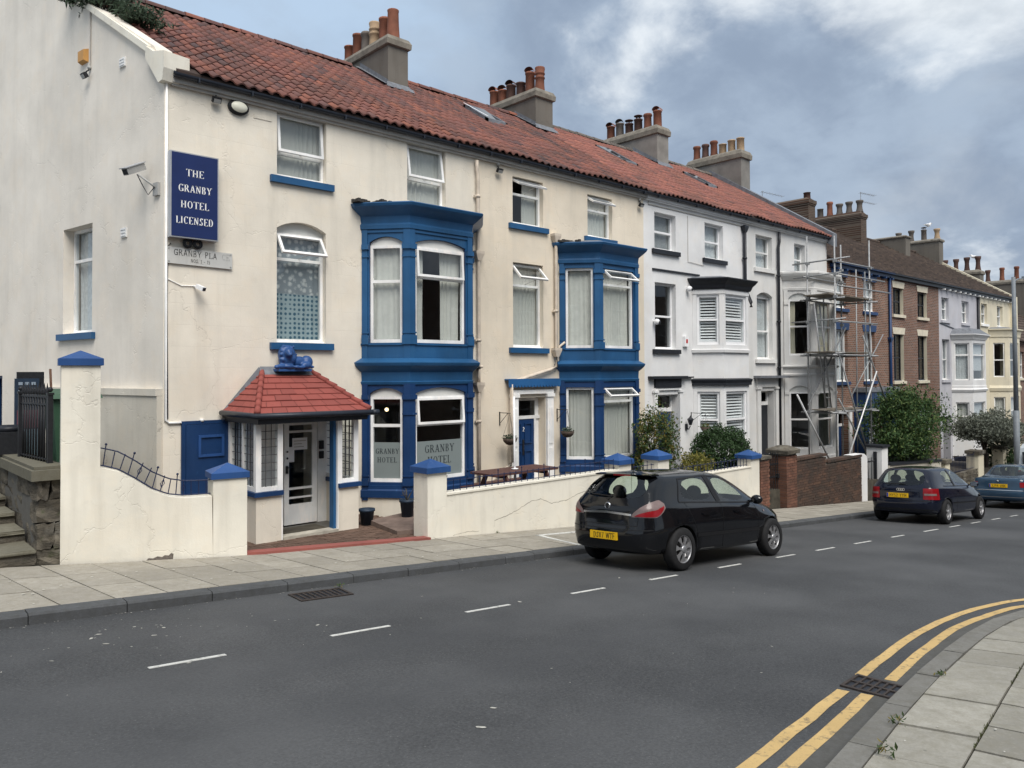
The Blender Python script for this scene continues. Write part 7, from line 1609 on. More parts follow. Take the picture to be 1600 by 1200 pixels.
def interior_car(root, xs, hw, zfl=.25):
    m = MB(); m.box(.5, 3.1, -hw, hw, zfl, zfl+.06); m.build('cabin_floor', MT['seat'], root, local=True)
    for (x, tw_) in xs:
        for y in (-.36, .36):
            m = MB(); m.add([(x, y-.24, .40), (x, y+.24, .40), (x-.16, y+.21, .98), (x-.16, y-.21, .98), (x+.12, y-.24, .40), (x+.12, y+.24, .40), (x-.07, y+.21, .98), (x-.07, y-.21, .98)], [(0, 1, 2, 3), (7, 6, 5, 4), (0, 4, 5, 1), (1, 5, 6, 2), (2, 6, 7, 3), (3, 7, 4, 0)]); m.box(x, x+.5, y-.24, y+.24, .32, .46); st = m.build('seat', MT['seat'], root, local=True)
            MB().ball((x-.14, y, 1.10), .12, 0, 12, 8, (.5, 1.15, .85)).build('headrest', MT['seat'], st, local=True)
    MB().lathe([(.16, -.012), (.185, 0), (.16, .012)], (2.35, -.36, .88), 16, axis='x').build('steering_wheel', MT['seat'], root, local=True); MB().box(2.55, 3.0, -hw, hw, .6, .88).build('dashboard', MT['seat'], root, local=True)
def badge_disc(root, bvh, zc, yc, r, name, mats):
    p = onto(bvh, (-3, yc, zc), (1, 0, 0), 0); m = MB(); m.lathe([(.001, -.012), (r*.78, -.012), (r*.8, -.016), (r, -.014), (r, .01)], (p.x, yc, zc), 20, axis='x'); return m.build(name, mats, root, local=True), p.x
# --- black five door hatchback
c1 = carroot('parked_car', 'black five door hatchback, the nearest parked car, yellow plate DS07 WTF', 8.72, 7.52, 0.)
H = [  # rear centre ... round the offside ... front centre
 [(.30, 0, .22), (.30, .50, .22), (.34, .70, .22), (.70, .74, .22), (1.5, .74, .20), (2.1, .74, .20), (2.9, .74, .20), (3.7, .70, .22), (3.95, .42, .22), (4.0, 0, .22)],
 [(.06, 0, .30), (.07, .50, .30), (.16, .76, .30), (.70, .83, .28), (1.5, .84, .26), (2.1, .84, .26), (2.9, .84, .26), (3.75, .80, .27), (4.10, .46, .24), (4.18, 0, .24)],
 [(.0, 0, .52), (.012, .52, .52), (.11, .80, .54), (.70, .875, .55), (1.5, .868, .52), (2.1, .868, .52), (2.9, .868, .52), (3.78, .84, .52), (4.16, .48, .50), (4.235, 0, .50)],
 [(.055, 0, .66), (.06, .52, .66), (.13, .785, .68), (.70, .872, .72), (1.5, .866, .70), (2.1, .866, .70), (2.9, .866, .70), (3.76, .82, .66), (4.12, .46, .66), (4.20, 0, .66)],
 [(.075, 0, .90), (.085, .58, .90), (.17, .765, .92), (.72, .828, .915), (1.6, .842, .90), (2.15, .842, .89), (2.95, .82, .87), (3.68, .70, .78), (4.0, .42, .77), (4.06, 0, .775)],
 [(.155, 0, 1.035), (.17, .635, 1.035), (.29, .725, 1.03), (.84, .752, 1.00), (1.80, .778, .968), (1.91, .778, .965), (2.90, .757, .925), (3.14, .66, .955), (3.28, .35, .99), (3.32, 0, 1.0)],
 [(.47, 0, 1.375), (.49, .555, 1.352), (.70, .605, 1.32), (1.02, .625, 1.335), (1.68, .61, 1.372), (1.78, .61, 1.372), (2.26, .588, 1.325), (2.44, .52, 1.335), (2.50, .28, 1.36), (2.52, 0, 1.37)],
 [(.54, 0, 1.408), (.56, .50, 1.395), (.78, .535, 1.39), (1.08, .54, 1.408), (1.60, .53, 1.424), (1.80, .53, 1.424), (2.16, .50, 1.395), (2.32, .45, 1.375), (2.38, .25, 1.395), (2.40, 0, 1.405)],
 [(.85, 0, 1.435), (.85, .22, 1.432), (.95, .28, 1.43), (1.15, .28, 1.445), (1.5, .28, 1.455), (1.7, .28, 1.455), (1.95, .26, 1.44), (2.1, .22, 1.425), (2.15, .12, 1.43), (2.16, 0, 1.435)]]
bv = carbody(c1, H, 5, MT['carblack'], [(.80, -.80), (.80, .80), (3.41, -.80), (3.41, .80)], .355)
for x in (.80, 3.41):
    for s in (-1, 1): wheel(c1, x, s*.775, .315, s, 7)
interior_car(c1, [(.95, 0), (1.95, 0)], .70)
MB().add([(.60, -.56, 1.40), (.60, .56, 1.40), (.43, .54, 1.388), (.43, -.54, 1.388), (.62, -.56, 1.375), (.62, .56, 1.375), (.44, .54, 1.368), (.44, -.54, 1.368)], [(0, 1, 2, 3), (4, 7, 6, 5), (2, 6, 7, 3), (0, 3, 7, 4), (1, 5, 6, 2)]).build('roof_spoiler', MT['carblack'], c1, local=True)
MB().box(.418, .432, -.16, .16, 1.365, 1.382).build('brake_light', MT['redlight'], c1, local=True)
def tail(bvh, root, a0, a1, zl, zh, name, mat, s, c=(.55, .45), nu=10, nv=6, off=.008):   # angle from straight behind, towards the side
    def f(u, v):
        a = math.radians(lerp(a0, a1, u)); z = lerp(zl(u), zh(u), v); d = Vector((math.cos(a), -s*math.sin(a)*-1*-1, 0)); d = Vector((math.cos(a), -s*math.sin(a), 0)); o = Vector((c[0], s*c[1], z))-d*2; return o, d
    return patch(bvh, root, name, mat, f, nu, nv, off)
for s in (-1, 1):
    zt = lambda u: .815+.215*math.sin(min(1, u*1.25)*math.pi*.5)**.8-.05*max(0, u-.8)*5; zb_ = lambda u: .785+.005*u+.13*max(0, (u-.62)/.38)**1.5
    o = tail(bv, c1, 2, 74, zb_, zt, 'tail_light', MT['clearlight'], s, nu=18, nv=8, off=.010); tail(bv, c1, 8, 70, lambda u: zb_(u)+.010, lambda u: lerp(zb_(u), zt(u), .46), 'red_lens', MT['redlight'], s, nu=18, nv=6, off=.015)
patch(bv, c1, 'chrome_strip', MT['chrome'], lambda u, v: (Vector((-2, lerp(.46, -.46, u), .80+.03*v+.02*(1-abs(2*u-1)))), Vector((1, 0, 0))), 14, 2, .014)
rear_line(bv, c1, [(-.56, .66), (.56, .66)], .012, MT['trim'], 'shut_line'); rear_line(bv, c1, [(.56, .66), (.58, .88)], .008, MT['trim'], 'shut_line'); rear_line(bv, c1, [(-.56, .66), (-.58, .88)], .008, MT['trim'], 'shut_line'); rear_line(bv, c1, [(-.76, .61), (-.5, .60), (.5, .60), (.76, .61)], .012, MT['trim'], 'bumper_line')
numberplate(c1, bv, .495, 'DS07 WTF', yc=.02)
bd_, bxx = badge_disc(c1, bv, .925, 0, .052, 'badge_ring', MT['chrome']); m = MB(); m.prism([(-.03, -.02), (.0, -.035), (.028, -.01), (.02, .01), (.03, .03), (.005, .02), (-.012, .036), (-.02, .012), (-.036, .006)], 0, .004); m.v = [(bxx-.02+p[1], -p[0], .925+p[2]) for p in m.v]; m.build('badge_emblem', MT['trim'], bd_, local=True)
m = MB(); m.tube([(.125, .06, 1.03), (.17, -.02, 1.06), (.20, .40, 1.08)], .010, 5); m.build('rear_wiper', MT['trim'], c1, local=True)
MB().tube([(.72, .0, 1.425), (.62, 0, 1.72)], .006, 5, r1=.003).build('aerial', MT['trim'], c1, local=True)
for s in (-1, 1):
    side_line(bv, c1, [(1.16, .33), (1.14, .60), (1.0, .84), (.94, .98)], .008, MT['trim'], 'door_gap', side=s); side_line(bv, c1, [(1.86, .27), (1.87, .96)], .008, MT['trim'], 'door_gap', side=s); side_line(bv, c1, [(2.92, .27), (2.96, .70), (2.9, .91)], .008, MT['trim'], 'door_gap', side=s)
    side_line(bv, c1, [(1.16, .50), (2.95, .49)], .055, MT['trim'], 'rubbing_strip', off=.008, side=s); side_line(bv, c1, [(1.855, .965), (1.73, 1.37)], .12, MT['trim'], 'door_pillar', off=.006, side=s)
    side_line(bv, c1, [(.82, 1.0), (1.0, 1.325), (1.70, 1.37), (2.24, 1.33)], .022, MT['trim'], 'window_trim', off=.005, side=s); side_line(bv, c1, [(.82, .992), (2.92, .918)], .02, MT['trim'], 'window_trim', off=.005, side=s)
    for x in (1.30, 2.20): side_line(bv, c1, [(x, .80), (x+.20, .795)], .032, MT['carblack'], 'door_handle', off=.022, side=s)
    m = MB(); m.ball((2.82, s*.90, .97), .09, 0, 12, 8, (.75, 1.15, .85)); m.box(2.79, 2.86, min(s*.75, s*.88), max(s*.75, s*.88), .925, .955); m.build('wing_mirror', MT['carblack'], c1, local=True)
    patch(bv, c1, 'headlight', MT['clearlight'], lambda u, v: (Vector((lerp(3.72, 4.0, u), s*1.6, lerp(.64, .76-.04*u, v))), Vector((0, -s, 0))), 5, 3, .006)
    side_line(bv, c1, [(3.16, .77), (3.21, .77)], .03, MT['clearlight'], 'side_repeater', off=.006, side=s)
# --- dark navy three door hatchback
c2_ = carroot('parked_car', 'dark navy three door hatchback, second in the parked line, plate HY52 YYH', 20.28, 7.68, .0)
H = [
 [(.30, 0, .22), (.30, .50, .22), (.34, .68, .22), (.70, .72, .22), (1.5, .72, .20), (2.1, .72, .20), (2.9, .72, .20), (3.6, .68, .22), (3.85, .42, .22), (3.9, 0, .22)],
 [(.05, 0, .30), (.06, .52, .30), (.13, .76, .30), (.70, .82, .28), (1.5, .83, .26), (2.1, .83, .26), (2.9, .83, .26), (3.65, .79, .27), (4.0, .46, .24), (4.08, 0, .24)],
 [(.0, 0, .52), (.01, .54, .52), (.08, .80, .53), (.70, .865, .55), (1.5, .862, .52), (2.1, .862, .52), (2.9, .862, .52), (3.68, .83, .52), (4.06, .48, .50), (4.14, 0, .50)],
 [(.045, 0, .60), (.05, .54, .60), (.10, .79, .61), (.70, .862, .70), (1.5, .860, .70), (2.1, .860, .70), (2.9, .86, .70), (3.66, .81, .66), (4.02, .46, .66), (4.10, 0, .66)],
 [(.055, 0, .86), (.06, .54, .86), (.12, .77, .88), (.70, .825, .90), (1.5, .83, .89), (2.1, .83, .88), (2.85, .81, .86), (3.58, .70, .78), (3.9, .42, .77), (3.96, 0, .775)],
 [(.10, 0, .94), (.115, .60, .94), (.20, .73, .955), (.76, .765, .95), (1.52, .77, .94), (1.60, .77, .938), (2.72, .75, .915), (2.98, .66, .935), (3.12, .35, .97), (3.16, 0, .98)],
 [(.40, 0, 1.34), (.41, .49, 1.325), (.56, .60, 1.29), (.95, .615, 1.32), (1.44, .61, 1.345), (1.52, .61, 1.345), (2.05, .585, 1.31), (2.28, .52, 1.31), (2.35, .28, 1.335), (2.37, 0, 1.345)],
 [(.46, 0, 1.375), (.47, .46, 1.365), (.62, .53, 1.36), (1.0, .53, 1.38), (1.4, .53, 1.395), (1.6, .53, 1.395), (1.98, .50, 1.37), (2.16, .45, 1.35), (2.22, .25, 1.37), (2.24, 0, 1.38)],
 [(.75, 0, 1.405), (.75, .22, 1.402), (.85, .28, 1.40), (1.05, .28, 1.412), (1.4, .28, 1.42), (1.6, .28, 1.42), (1.85, .26, 1.41), (2.0, .22, 1.40), (2.05, .12, 1.405), (2.06, 0, 1.408)]]
bv = carbody(c2_, H, 5, MT['carnavy'], [(.76, -.79), (.76, .79), (3.28, -.79), (3.28, .79)], .345)
for x in (.76, 3.28):
    for s in (-1, 1): wheel(c2_, x, s*.77, .31, s, 5)
interior_car(c2_, [(.85, 0), (1.85, 0)], .68)
for s in (-1, 1):
    tail(bv, c2_, 3, 62, lambda u: .615, lambda u: .885+.0*u, 'tail_light', MT['redlight'], s, c=(.50, .50), off=.010); tail(bv, c2_, 6, 46, lambda u: .715, lambda u: .765, 'clear_lens', MT['clearlight'], s, c=(.50, .50), off=.016)
    side_line(bv, c2_, [(1.45, .27), (1.42, .93)], .008, MT['trim'], 'door_gap', side=s); side_line(bv, c2_, [(2.85, .27), (2.85, .70), (2.75, .90)], .008, MT['trim'], 'door_gap', side=s); side_line(bv, c2_, [(1.1, .52), (2.9, .50)], .035, MT['trim'], 'rubbing_strip', off=.006, side=s)
    side_line(bv, c2_, [(1.49, .94), (1.44, 1.34)], .09, MT['trim'], 'door_pillar', off=.006, side=s); side_line(bv, c2_, [(1.56, .80), (1.78, .795)], .032, MT['carnavy'], 'door_handle', off=.022, side=s); side_line(bv, c2_, [(.74, .945), (2.74, .91)], .018, MT['trim'], 'window_trim', off=.005, side=s)
    m = MB(); m.ball((2.66, s*.90, .96), .09, 0, 12, 8, (.7, 1.2, .8)); m.box(2.63, 2.70, min(s*.75, s*.88), max(s*.75, s*.88), .915, .945); mm = m.build('wing_mirror', MT['carnavy'], c2_, local=True); MB().box(2.592, 2.597, min(s*.83, s*.98), max(s*.83, s*.98), .91, 1.01).build('mirror_glass', MT['chrome'], mm, local=True)
    patch(bv, c2_, 'headlight', MT['clearlight'], lambda u, v: (Vector((lerp(3.62, 3.9, u), s*1.6, lerp(.64, .75-.03*u, v))), Vector((0, -s, 0))), 5, 3, .006)
numberplate(c2_, bv, .70, 'HY52 YYH', yc=.08)
p = onto(bv, (-3, 0, .845), (1, 0, 0), .004); m = MB()
for i in range(4):
    yc = .066-i*.044; n = 18; vs = []
    for k in range(n):
        a = 2*math.pi*k/n
        for rr in (.034, .025): vs.append((p.x-.008, yc+math.cos(a)*rr, .845+math.sin(a)*rr))
    m.add(vs, [(2*k, 2*((k+1) % n), 2*((k+1) % n)+1, 2*k+1) for k in range(n)])
m.build('badge_rings', MT['chrome'], c2_, local=True)
rear_line(bv, c2_, [(-.80, .575), (.80, .575)], .012, MT['trim'], 'shut_line'); rear_line(bv, c2_, [(-.8, .36), (.8, .36)], .03, MT['trim'], 'bumper_line')
MB().tube([(.075, .36, .975), (.09, .30, .985), (.10, -.12, .985)], .014, 5).build('rear_wiper', MT['trim'], c2_, local=True)
# --- slate blue saloon
c3_ = carroot('parked_car', 'slate blue saloon at the right edge, third in the parked line, plate X294 UHK', 28.45, 7.75, .0); 
H = [
 [(.30, 0, .22), (.30, .50, .22), (.34, .70, .22), (.90, .74, .22), (1.9, .74, .20), (2.5, .74, .20), (3.3, .74, .20), (4.1, .70, .22), (4.4, .42, .22), (4.5, 0, .22)],
 [(.05, 0, .30), (.06, .54, .30), (.14, .80, .30), (.90, .86, .28), (1.9, .86, .26), (2.5, .86, .26), (3.3, .86, .26), (4.2, .82, .27), (4.6, .46, .24), (4.68, 0, .24)],
 [(.0, 0, .52), (.01, .56, .52), (.09, .84, .53), (.90, .90, .55), (1.9, .895, .52), (2.5, .895, .52), (3.3, .895, .52), (4.2, .86, .52), (4.66, .48, .50), (4.74, 0, .50)],
 [(.06, 0, .64), (.065, .56, .64), (.12, .82, .65), (.90, .89, .70), (1.9, .89, .70), (2.5, .89, .70), (3.3, .89, .70), (4.2, .84, .66), (4.6, .46, .66), (4.70, 0, .66)],
 [(.08, 0, .98), (.09, .56, .98), (.16, .76, .965), (.95, .80, .93), (1.9, .84, .91), (2.5, .84, .90), (3.3, .82, .87), (4.1, .70, .78), (4.45, .42, .77), (4.52, 0, .775)],
 [(.96, 0, 1.035), (.96, .60, 1.03), (1.05, .70, .985), (1.30, .74, .96), (2.0, .77, .945), (2.1, .77, .943), (3.2, .75, .915), (3.45, .66, .94), (3.6, .35, .97), (3.64, 0, .98)],
 [(1.52, 0, 1.36), (1.53, .50, 1.345), (1.58, .585, 1.31), (1.72, .61, 1.32), (2.1, .615, 1.365), (2.2, .615, 1.365), (2.55, .585, 1.33), (2.75, .52, 1.32), (2.82, .28, 1.345), (2.84, 0, 1.355)],
 [(1.62, 0, 1.395), (1.63, .46, 1.385), (1.68, .52, 1.375), (1.8, .53, 1.39), (2.05, .53, 1.41), (2.2, .53, 1.41), (2.48, .50, 1.385), (2.62, .45, 1.36), (2.68, .25, 1.38), (2.7, 0, 1.39)],
 [(1.85, 0, 1.42), (1.85, .22, 1.418), (1.9, .28, 1.415), (1.98, .28, 1.425), (2.1, .28, 1.432), (2.2, .28, 1.432), (2.35, .26, 1.42), (2.45, .22, 1.41), (2.48, .12, 1.412), (2.5, 0, 1.415)]]
bv = carbody(c3_, H, 5, MT['carblue'], [(1.02, -.82), (1.02, .82), (3.85, -.82), (3.85, .82)], .35)
for x in (1.02, 3.85):
    for s in (-1, 1): wheel(c3_, x, s*.79, .315, s, 5)
interior_car(c3_, [(1.5, 0), (2.4, 0)], .7)
for s in (-1, 1): tail(bv, c3_, 18, 64, lambda u: .70, lambda u: .86, 'tail_light', MT['redlight'], s, c=(.55, .45), off=.010)
numberplate(c3_, bv, .74, 'X294 UHK'); patch(bv, c3_, 'chrome_strip', MT['chrome'], lambda u, v: (Vector((-2, lerp(.78, -.78, u), .585+.02*v)), Vector((1, 0, 0))), 14, 1, .012); rear_line(bv, c3_, [(-.84, .38), (.84, .38)], .025, MT['chrome'], 'bumper_line')
bd_, bxx = badge_disc(c3_, bv, .90, 0, .04, 'badge_ring', MT['trim']); 
for q, mm in ((0, 'wplastic'), (1, 'posterblue'), (2, 'wplastic'), (3, 'posterblue')):
    m = MB(); a0 = q*math.pi/2; m.add([(bxx-.018, 0, .90)]+[(bxx-.018, .027*math.cos(a0+math.pi/2*k/5), .90+.027*math.sin(a0+math.pi/2*k/5)) for k in range(6)], [(0, 1, 2, 3, 4, 5, 6)]); m.build('badge_quarter', MT[mm], bd_, local=True)
# --- pale van beyond
vn = carroot('parked_van', 'pale blue white panel van parked beyond the slate blue saloon', 34.3, 7.72, .0); vn['category'] = 'van'; vn['group'] = ''
del vn['group']
m = MB(); foot_ = [(0, -.92), (4.2, -.92), (4.75, -.70), (4.75, .70), (4.2, .92), (0, .92)]
m.loft(foot_, [(.28, -.06), (.34, 0), (1.05, .0), (1.12, -.015), (2.0, -.10), (2.15, -.16), (2.2, -.30)]); m.build('body', MT['vanwhite'], vn, local=True)
for s in (-1, 1):
    MB().box(-.012, .0, min(s*.08, s*.74), max(s*.08, s*.74), 1.25, 1.85).build('rear_window', simple_glass, vn, local=True); MB().box(-.03, .0, min(s*.80, s*.90), max(s*.80, s*.90), .75, 1.15).build('tail_light', MT['redlight'], vn, local=True)
    MB().ball((3.6, s*1.02, 1.35), .13, 0, 10, 6, (.5, .8, 1.2)).build('wing_mirror', MT['trim'], vn, local=True); MB().box(3.3, 4.1, min(s*.88, s*.93), max(s*.88, s*.93), 1.2, 1.8).build('side_window', simple_glass, vn, local=True)
    for x in (.8, 3.7): wheel(vn, x, s*.83, .33, s, 5)
MB().box(-.08, 0, -.90, .90, .36, .55).build('bumper', MT['trim'], vn, local=True); MB().box(-.015, -.001, -.01, .01, .55, 2.0).build('shut_line', MT['trim'], vn, local=True)
# ------------------------------------------------------------------ scaffold
MT['galv'] = simple('galvanised_tube', (.30, .305, .31), .5, .2, 14, .05, metal=.3); MT['alu'] = simple('bright_tube', (.66, .66, .66), .4, .1, 10, 0, metal=.2); MT['boardw'] = simple('scaffold_board', (.16, .14, .115), .9, .3, 9, .2, 40)
scf = thing('scaffold', 'tube scaffold tower with plank decks in front of the grey white house', 'scaffold', (26.7, 12.1, -.9))
def pole(a, b, m='galv', r=.027): MB().tube([a, b], r, 7).build('pole', MT[m], scf)
x0, x1, ya, yb = 25.3, 28.05, 11.6, 12.56; gb = -1.0
pole((x0, yb, gb), (x0, yb, 7.5)); pole((x0, ya, gb), (x0, ya, 7.4)); pole((x1, ya, gb), (x1, ya, 7.55)); pole((x1-.15, yb, gb), (x1-.15, yb, 7.5)); pole((28.1, 11.78, 2.0), (28.1, 11.78, 6.45), r=.024); pole((29.1, 12.55, gb), (29.15, 12.55, 6.7), r=.024); pole((26.5, yb, 1.5), (26.5, yb, 5.6), 'galv', .024)
for z, e0, e1 in ((6.58, .9, .5), (6.10, .85, .2), (4.56, 1.0, .35), (3.42, .3, .3)):
    pole((x0+.03, ya-e1, z+.06), (x0+.03, yb+e0*.6, z)); 
for z, e0, e1 in ((6.55, .0, .2), (6.13, -.1, 1.2), (5.74, -.1, 1.7), (4.54, .0, .5), (3.40, .3, .4), (1.48, .4, .3)):
    pole((x0-e0, ya-.05, z), (x1+e1, ya-.05, z+.02))
for z in (6.10, 3.40, 1.48, 5.30): pole((x0-.2, yb+.05, z), (x1+.3, yb+.05, z))
for z in (5.36, 3.44, 1.50):
    pole((x0+.06, ya-.3, z-.04), (x0+.06, yb+.3, z-.04)); pole((x1-.06, ya-.3, z-.04), (x1-.06, yb+.3, z-.04))
for z, n_, xa, xb in ((5.42, 4, 24.9, 28.5), (3.49, 4, 25.0, 28.3), (1.54, 3, 25.0, 27.6)):
    for k in range(n_): y = ya+.02+k*.235; MB().box(xa+R.uniform(-.15, .15), xb+R.uniform(-.15, .15), y, y+.222, z, z+.04).build('deck_board', MT['boardw'], scf)
pole((25.05, 12.45, 1.70), (28.0, 12.45, 4.45)); pole((25.3, 11.5, 3.5), (27.72, 11.5, -.35)); pole((28.2, 11.45, 2.85), (25.7, 11.45, -.2), 'alu'); pole((27.2, 11.5, 4.1), (29.4, 11.5, 1.4)); pole((22.43, 11.5, 2.14), (24.62, 11.5, -.1), 'alu'); pole((25.3, 11.52, 1.95), (27.65, 11.52, -.2)); pole((29.06, 11.55, 4.2), (26.4, 11.55, 2.05), r=.02)
for dx in (0, .38):
    pole((25.05+dx, 12.2, 5.15), (25.85+dx, 12.2, 1.6), r=.03)
for k in range(11): t = k/10; MB().tube([(25.05+.8*t, 12.2, 5.15-3.55*t), (25.43+.8*t, 12.2, 5.15-3.55*t)], .014, 5).build('ladder_rung', MT['galv'], scf)
for (x, y) in ((x0, ya), (x0, yb), (x1, ya), (x1-.15, yb)):
    for z in (6.56, 6.12, 5.36, 4.55, 3.42, 1.49): MB().box(x-.045, x+.05, y-.075, y+.045, z-.045, z+.045).build('coupler', MT['galv'], scf)
    MB().box(x-.12, x+.12, y-.12, y+.12, gb-.02, gb).build('base_plate', MT['galv'], scf)
# ------------------------------------------------------------------ brick garden wall, gates and piers
def bricks(mb, x0, x1, y0, y1, zb, zt, seed=0, bw=.225, bh=.075, topf=None):
    rr = random.Random(seed); z = zb; r_ = 0
    while z < (zt if topf is None else 9):
        x = x0-(bw/2 if r_ % 2 else 0); any_ = False
        while x < x1-.01:
            a, b = max(x0, x)+.005, min(x1, x+bw)-.005; t = (topf((a+b)/2) if topf else zt)
            if b-a > .02 and z+bh-.01 <= t+.01: j = rr.uniform(-.006, .006); mb.box(a, b, y0+j, y1, z, z+bh-.011); any_ = True
            x += bw
        z += bh; r_ += 1
        if not any_: break
def brickisl(name, cols, soot):
    t = NT(name); r = t.rnd(); cr = t.n.new('ShaderNodeValToRGB'); t.l.new(r, cr.inputs[0]); e = cr.color_ramp.elements; e[0].color = c4(cols[0]); e[1].color = c4(cols[-1])
    for i, cc in enumerate(cols[1:-1]): q = e.new((i+1)/(len(cols)-1)); q.color = c4(cc)
    pos = t.coord(world=True); c = t.mix(t.ramp(t.noise(1.6, 4, .6, pos), .42, .62, 0, .8), cr.outputs[0], c4(soot)); c = t.mix(t.ramp(t.noise(7, 5, .7, pos), .66, .72, 0, .5), c, (.36, .33, .29, 1)); t.bump(t.noise(40, 4, .6, pos), .4, .01); return t.done(c, .9, .15)
MT['brickw'] = brickisl('garden_wall_brick', [(.075, .052, .042), (.10, .062, .048), (.065, .047, .04), (.13, .078, .056), (.085, .058, .047)], (.06, .05, .043)); MT['brickp'] = brickisl('red_pier_brick', [(.19, .088, .062), (.23, .115, .08), (.14, .07, .053), (.20, .10, .07)], (.10, .06, .045)); MT['mortar'] = simple('mortar', (.20, .175, .15), .95, .25, 8, .2)
bp = thing('brick_gatepost', 'narrow red brick gatepost joined to the last blue capped pillar', 'gatepost', (18.85, 10.8, -.8))
mb = MB(); bricks(mb, 18.60, 19.08, 10.58, 10.98, -.95, .52, 1); mb.build('brick', MT['brickp'], bp, 'stuff'); MB().box(18.612, 19.068, 10.60, 10.97, -1.0, .50).build('mortar_core', MT['mortar'], bp); MB().box(18.57, 19.11, 10.54, 11.02, .522, .60).build('cap_stone', MT['sand'], bp)
bp2 = thing('brick_gatepost', 'wide red brick gatepost with a weathered stone cap left of the sooty brick wall', 'gatepost', (20.2, 10.8, -.9))
mb = MB(); bricks(mb, 19.95, 20.55, 10.56, 11.1, -1.05, .56, 2); mb.build('brick', MT['brickp'], bp2, 'stuff'); MB().box(19.965, 20.535, 10.58, 11.09, -1.1, .545).build('mortar_core', MT['mortar'], bp2)
mb = MB(); mb.loft([(19.9, 10.5), (20.6, 10.5), (20.6, 11.15), (19.9, 11.15)], [(.562, 0), (.66, .01), (.68, 0), (.78, -.22)]); mb.build('cap_stone', MT['sand'], bp2)
gt = thing('iron_gate', 'black iron spear gate standing between the two red brick gateposts', 'gate', (19.5, 10.8, -.8))
for i in range(7): x = 19.15+i*.125; MB().tube([(x, 10.8, -.78), (x, 10.8, .50+.06*math.sin(i/6*math.pi))], .011, 5).lathe([(.011, 0), (.02, .03), (.001, .12)], (x, 10.8, .50+.06*math.sin(i/6*math.pi)), 6).build('spear_bar', MT['iron'], gt)
for z in (-.68, -.05, .30): MB().box(19.12, 19.93, 10.79, 10.81, z-.02, z+.02).build('rail', MT['iron'], gt)
MB().box(19.86, 19.95, 10.77, 10.83, -.1, .02).build('gate_lock', MT['iron'], gt)
bw_ = thing('brick_wall', 'sooty brown brick garden wall stepping down behind the black hatchback', 'wall', (22.7, 10.7, -1.1))
tf_ = lambda x: (.33 if x < 22.46 else .12)
mb = MB(); bricks(mb, 20.58, 24.85, 10.60, 10.82, -1.42, .4, 3, topf=tf_)
mb.v = [(v[0], v[1], max(v[2], zp(v[0])-.1)) for v in mb.v]; mb.build('brick', MT['brickw'], bw_, 'stuff'); MB().slab([(20.6, 10.62), (22.45, 10.62), (22.45, 10.8), (20.6, 10.8)], lambda x, y: zp(x)-.1, .30).slab([(22.45, 10.62), (24.83, 10.62), (24.83, 10.8), (22.45, 10.8)], lambda x, y: zp(x)-.1, .08).build('mortar_core', MT['mortar'], bw_)
for (a, b, z) in ((20.57, 22.47, .335), (22.475, 24.86, .125)):
    x = a
    while x < b-.05: xb = min(b, x+.22); MB().box(x+.004, xb-.004, 10.58, 10.84, z+R.uniform(-.004, .004), z+.075).build('coping_brick', MT['brickw'], bw_); x += .225
solo(MB().slab([(20.75, 11.0), (21.7, 11.0), (21.7, 11.3), (20.75, 11.3)], .2, .30), 'rubble_sack', BK, 'black sack lying on top behind the sooty brick wall', 'sack') if False else None
wp_ = thing('gate_pier', 'white painted gate pier with rounded shoulder beside the brick wall', 'gatepost', (25.1, 10.8, -1.3))
MB(Frame((0, 10.62))).prism([(24.92, zp(25)-.1), (25.32, zp(25)-.1), (25.34, .02), (25.28, .12), (25.1, .20), (24.3, .205), (24.3, .145), (24.86, .12)], 0, .3).build('pier', MT['white'], wp_)
wp2 = thing('gate_pier', 'square white gate pier with a dark flat cap behind the navy hatchback', 'gatepost', (26.9, 10.9, -1.4))
MB().box(26.55, 27.05, 10.65, 11.15, zp(27)-.15, .28).build('pier', MT['white'], wp2); MB().box(26.50, 27.10, 10.60, 11.20, .283, .36).build('pier_cap', BK, wp2)
ig = thing('iron_gate', 'pale iron bar gate by the square white gate pier', 'gate', (26.0, 10.8, -1.3))
for i in range(9): x = 25.45+i*.125; MB().tube([(x, 10.85, zp(26)+.05), (x, 10.85, -.02)], .012, 5).build('bar', MT['galv'] if i % 2 else MT['iron'], ig)
for z in (-1.2, -.15): MB().box(25.38, 26.53, 10.835, 10.865, z-.02, z+.02).build('rail', MT['iron'], ig)
MB().box(26.47, 26.54, 10.80, 10.9, zp(26.5), .15).build('gate_stile', BK, ig)
br_ = thing('handrail', 'black timber handrail fence in front of the navy shopfront', 'fence', (30, 11.9, -1.2))
for z in (.16, -.28): MB().box(28.3, 34.4, 11.88, 11.94, z-.04-.0, z+.05).build('rail', BK, br_)
MB().box(28.3, 34.4, 11.86, 11.96, -.9, -.42).build('base_board', BK, br_)
for i in range(6): x = 28.4+i*1.18; MB().box(x-.05, x+.05, 11.87, 11.95, -1.3, .30).build('post', BK, br_)
lowp = thing('garden_wall', 'low pale wall with dark coping below the green tree', 'wall', (30, 10.7, -1.6))
MB().slab([(27.1, 10.6), (31.9, 10.6), (31.9, 10.85), (27.1, 10.85)], lambda x, y: zp(x)-.1, lambda x, y: -.35-.05*(x-27)).build('wall_panel', MT['plinth'], lowp); MB().slab([(27.1, 10.56), (31.9, 10.56), (31.9, 10.9), (27.1, 10.9)], lambda x, y: -.345-.05*(x-27), lambda x, y: -.27-.05*(x-27)).build('wall_coping', BK, lowp)
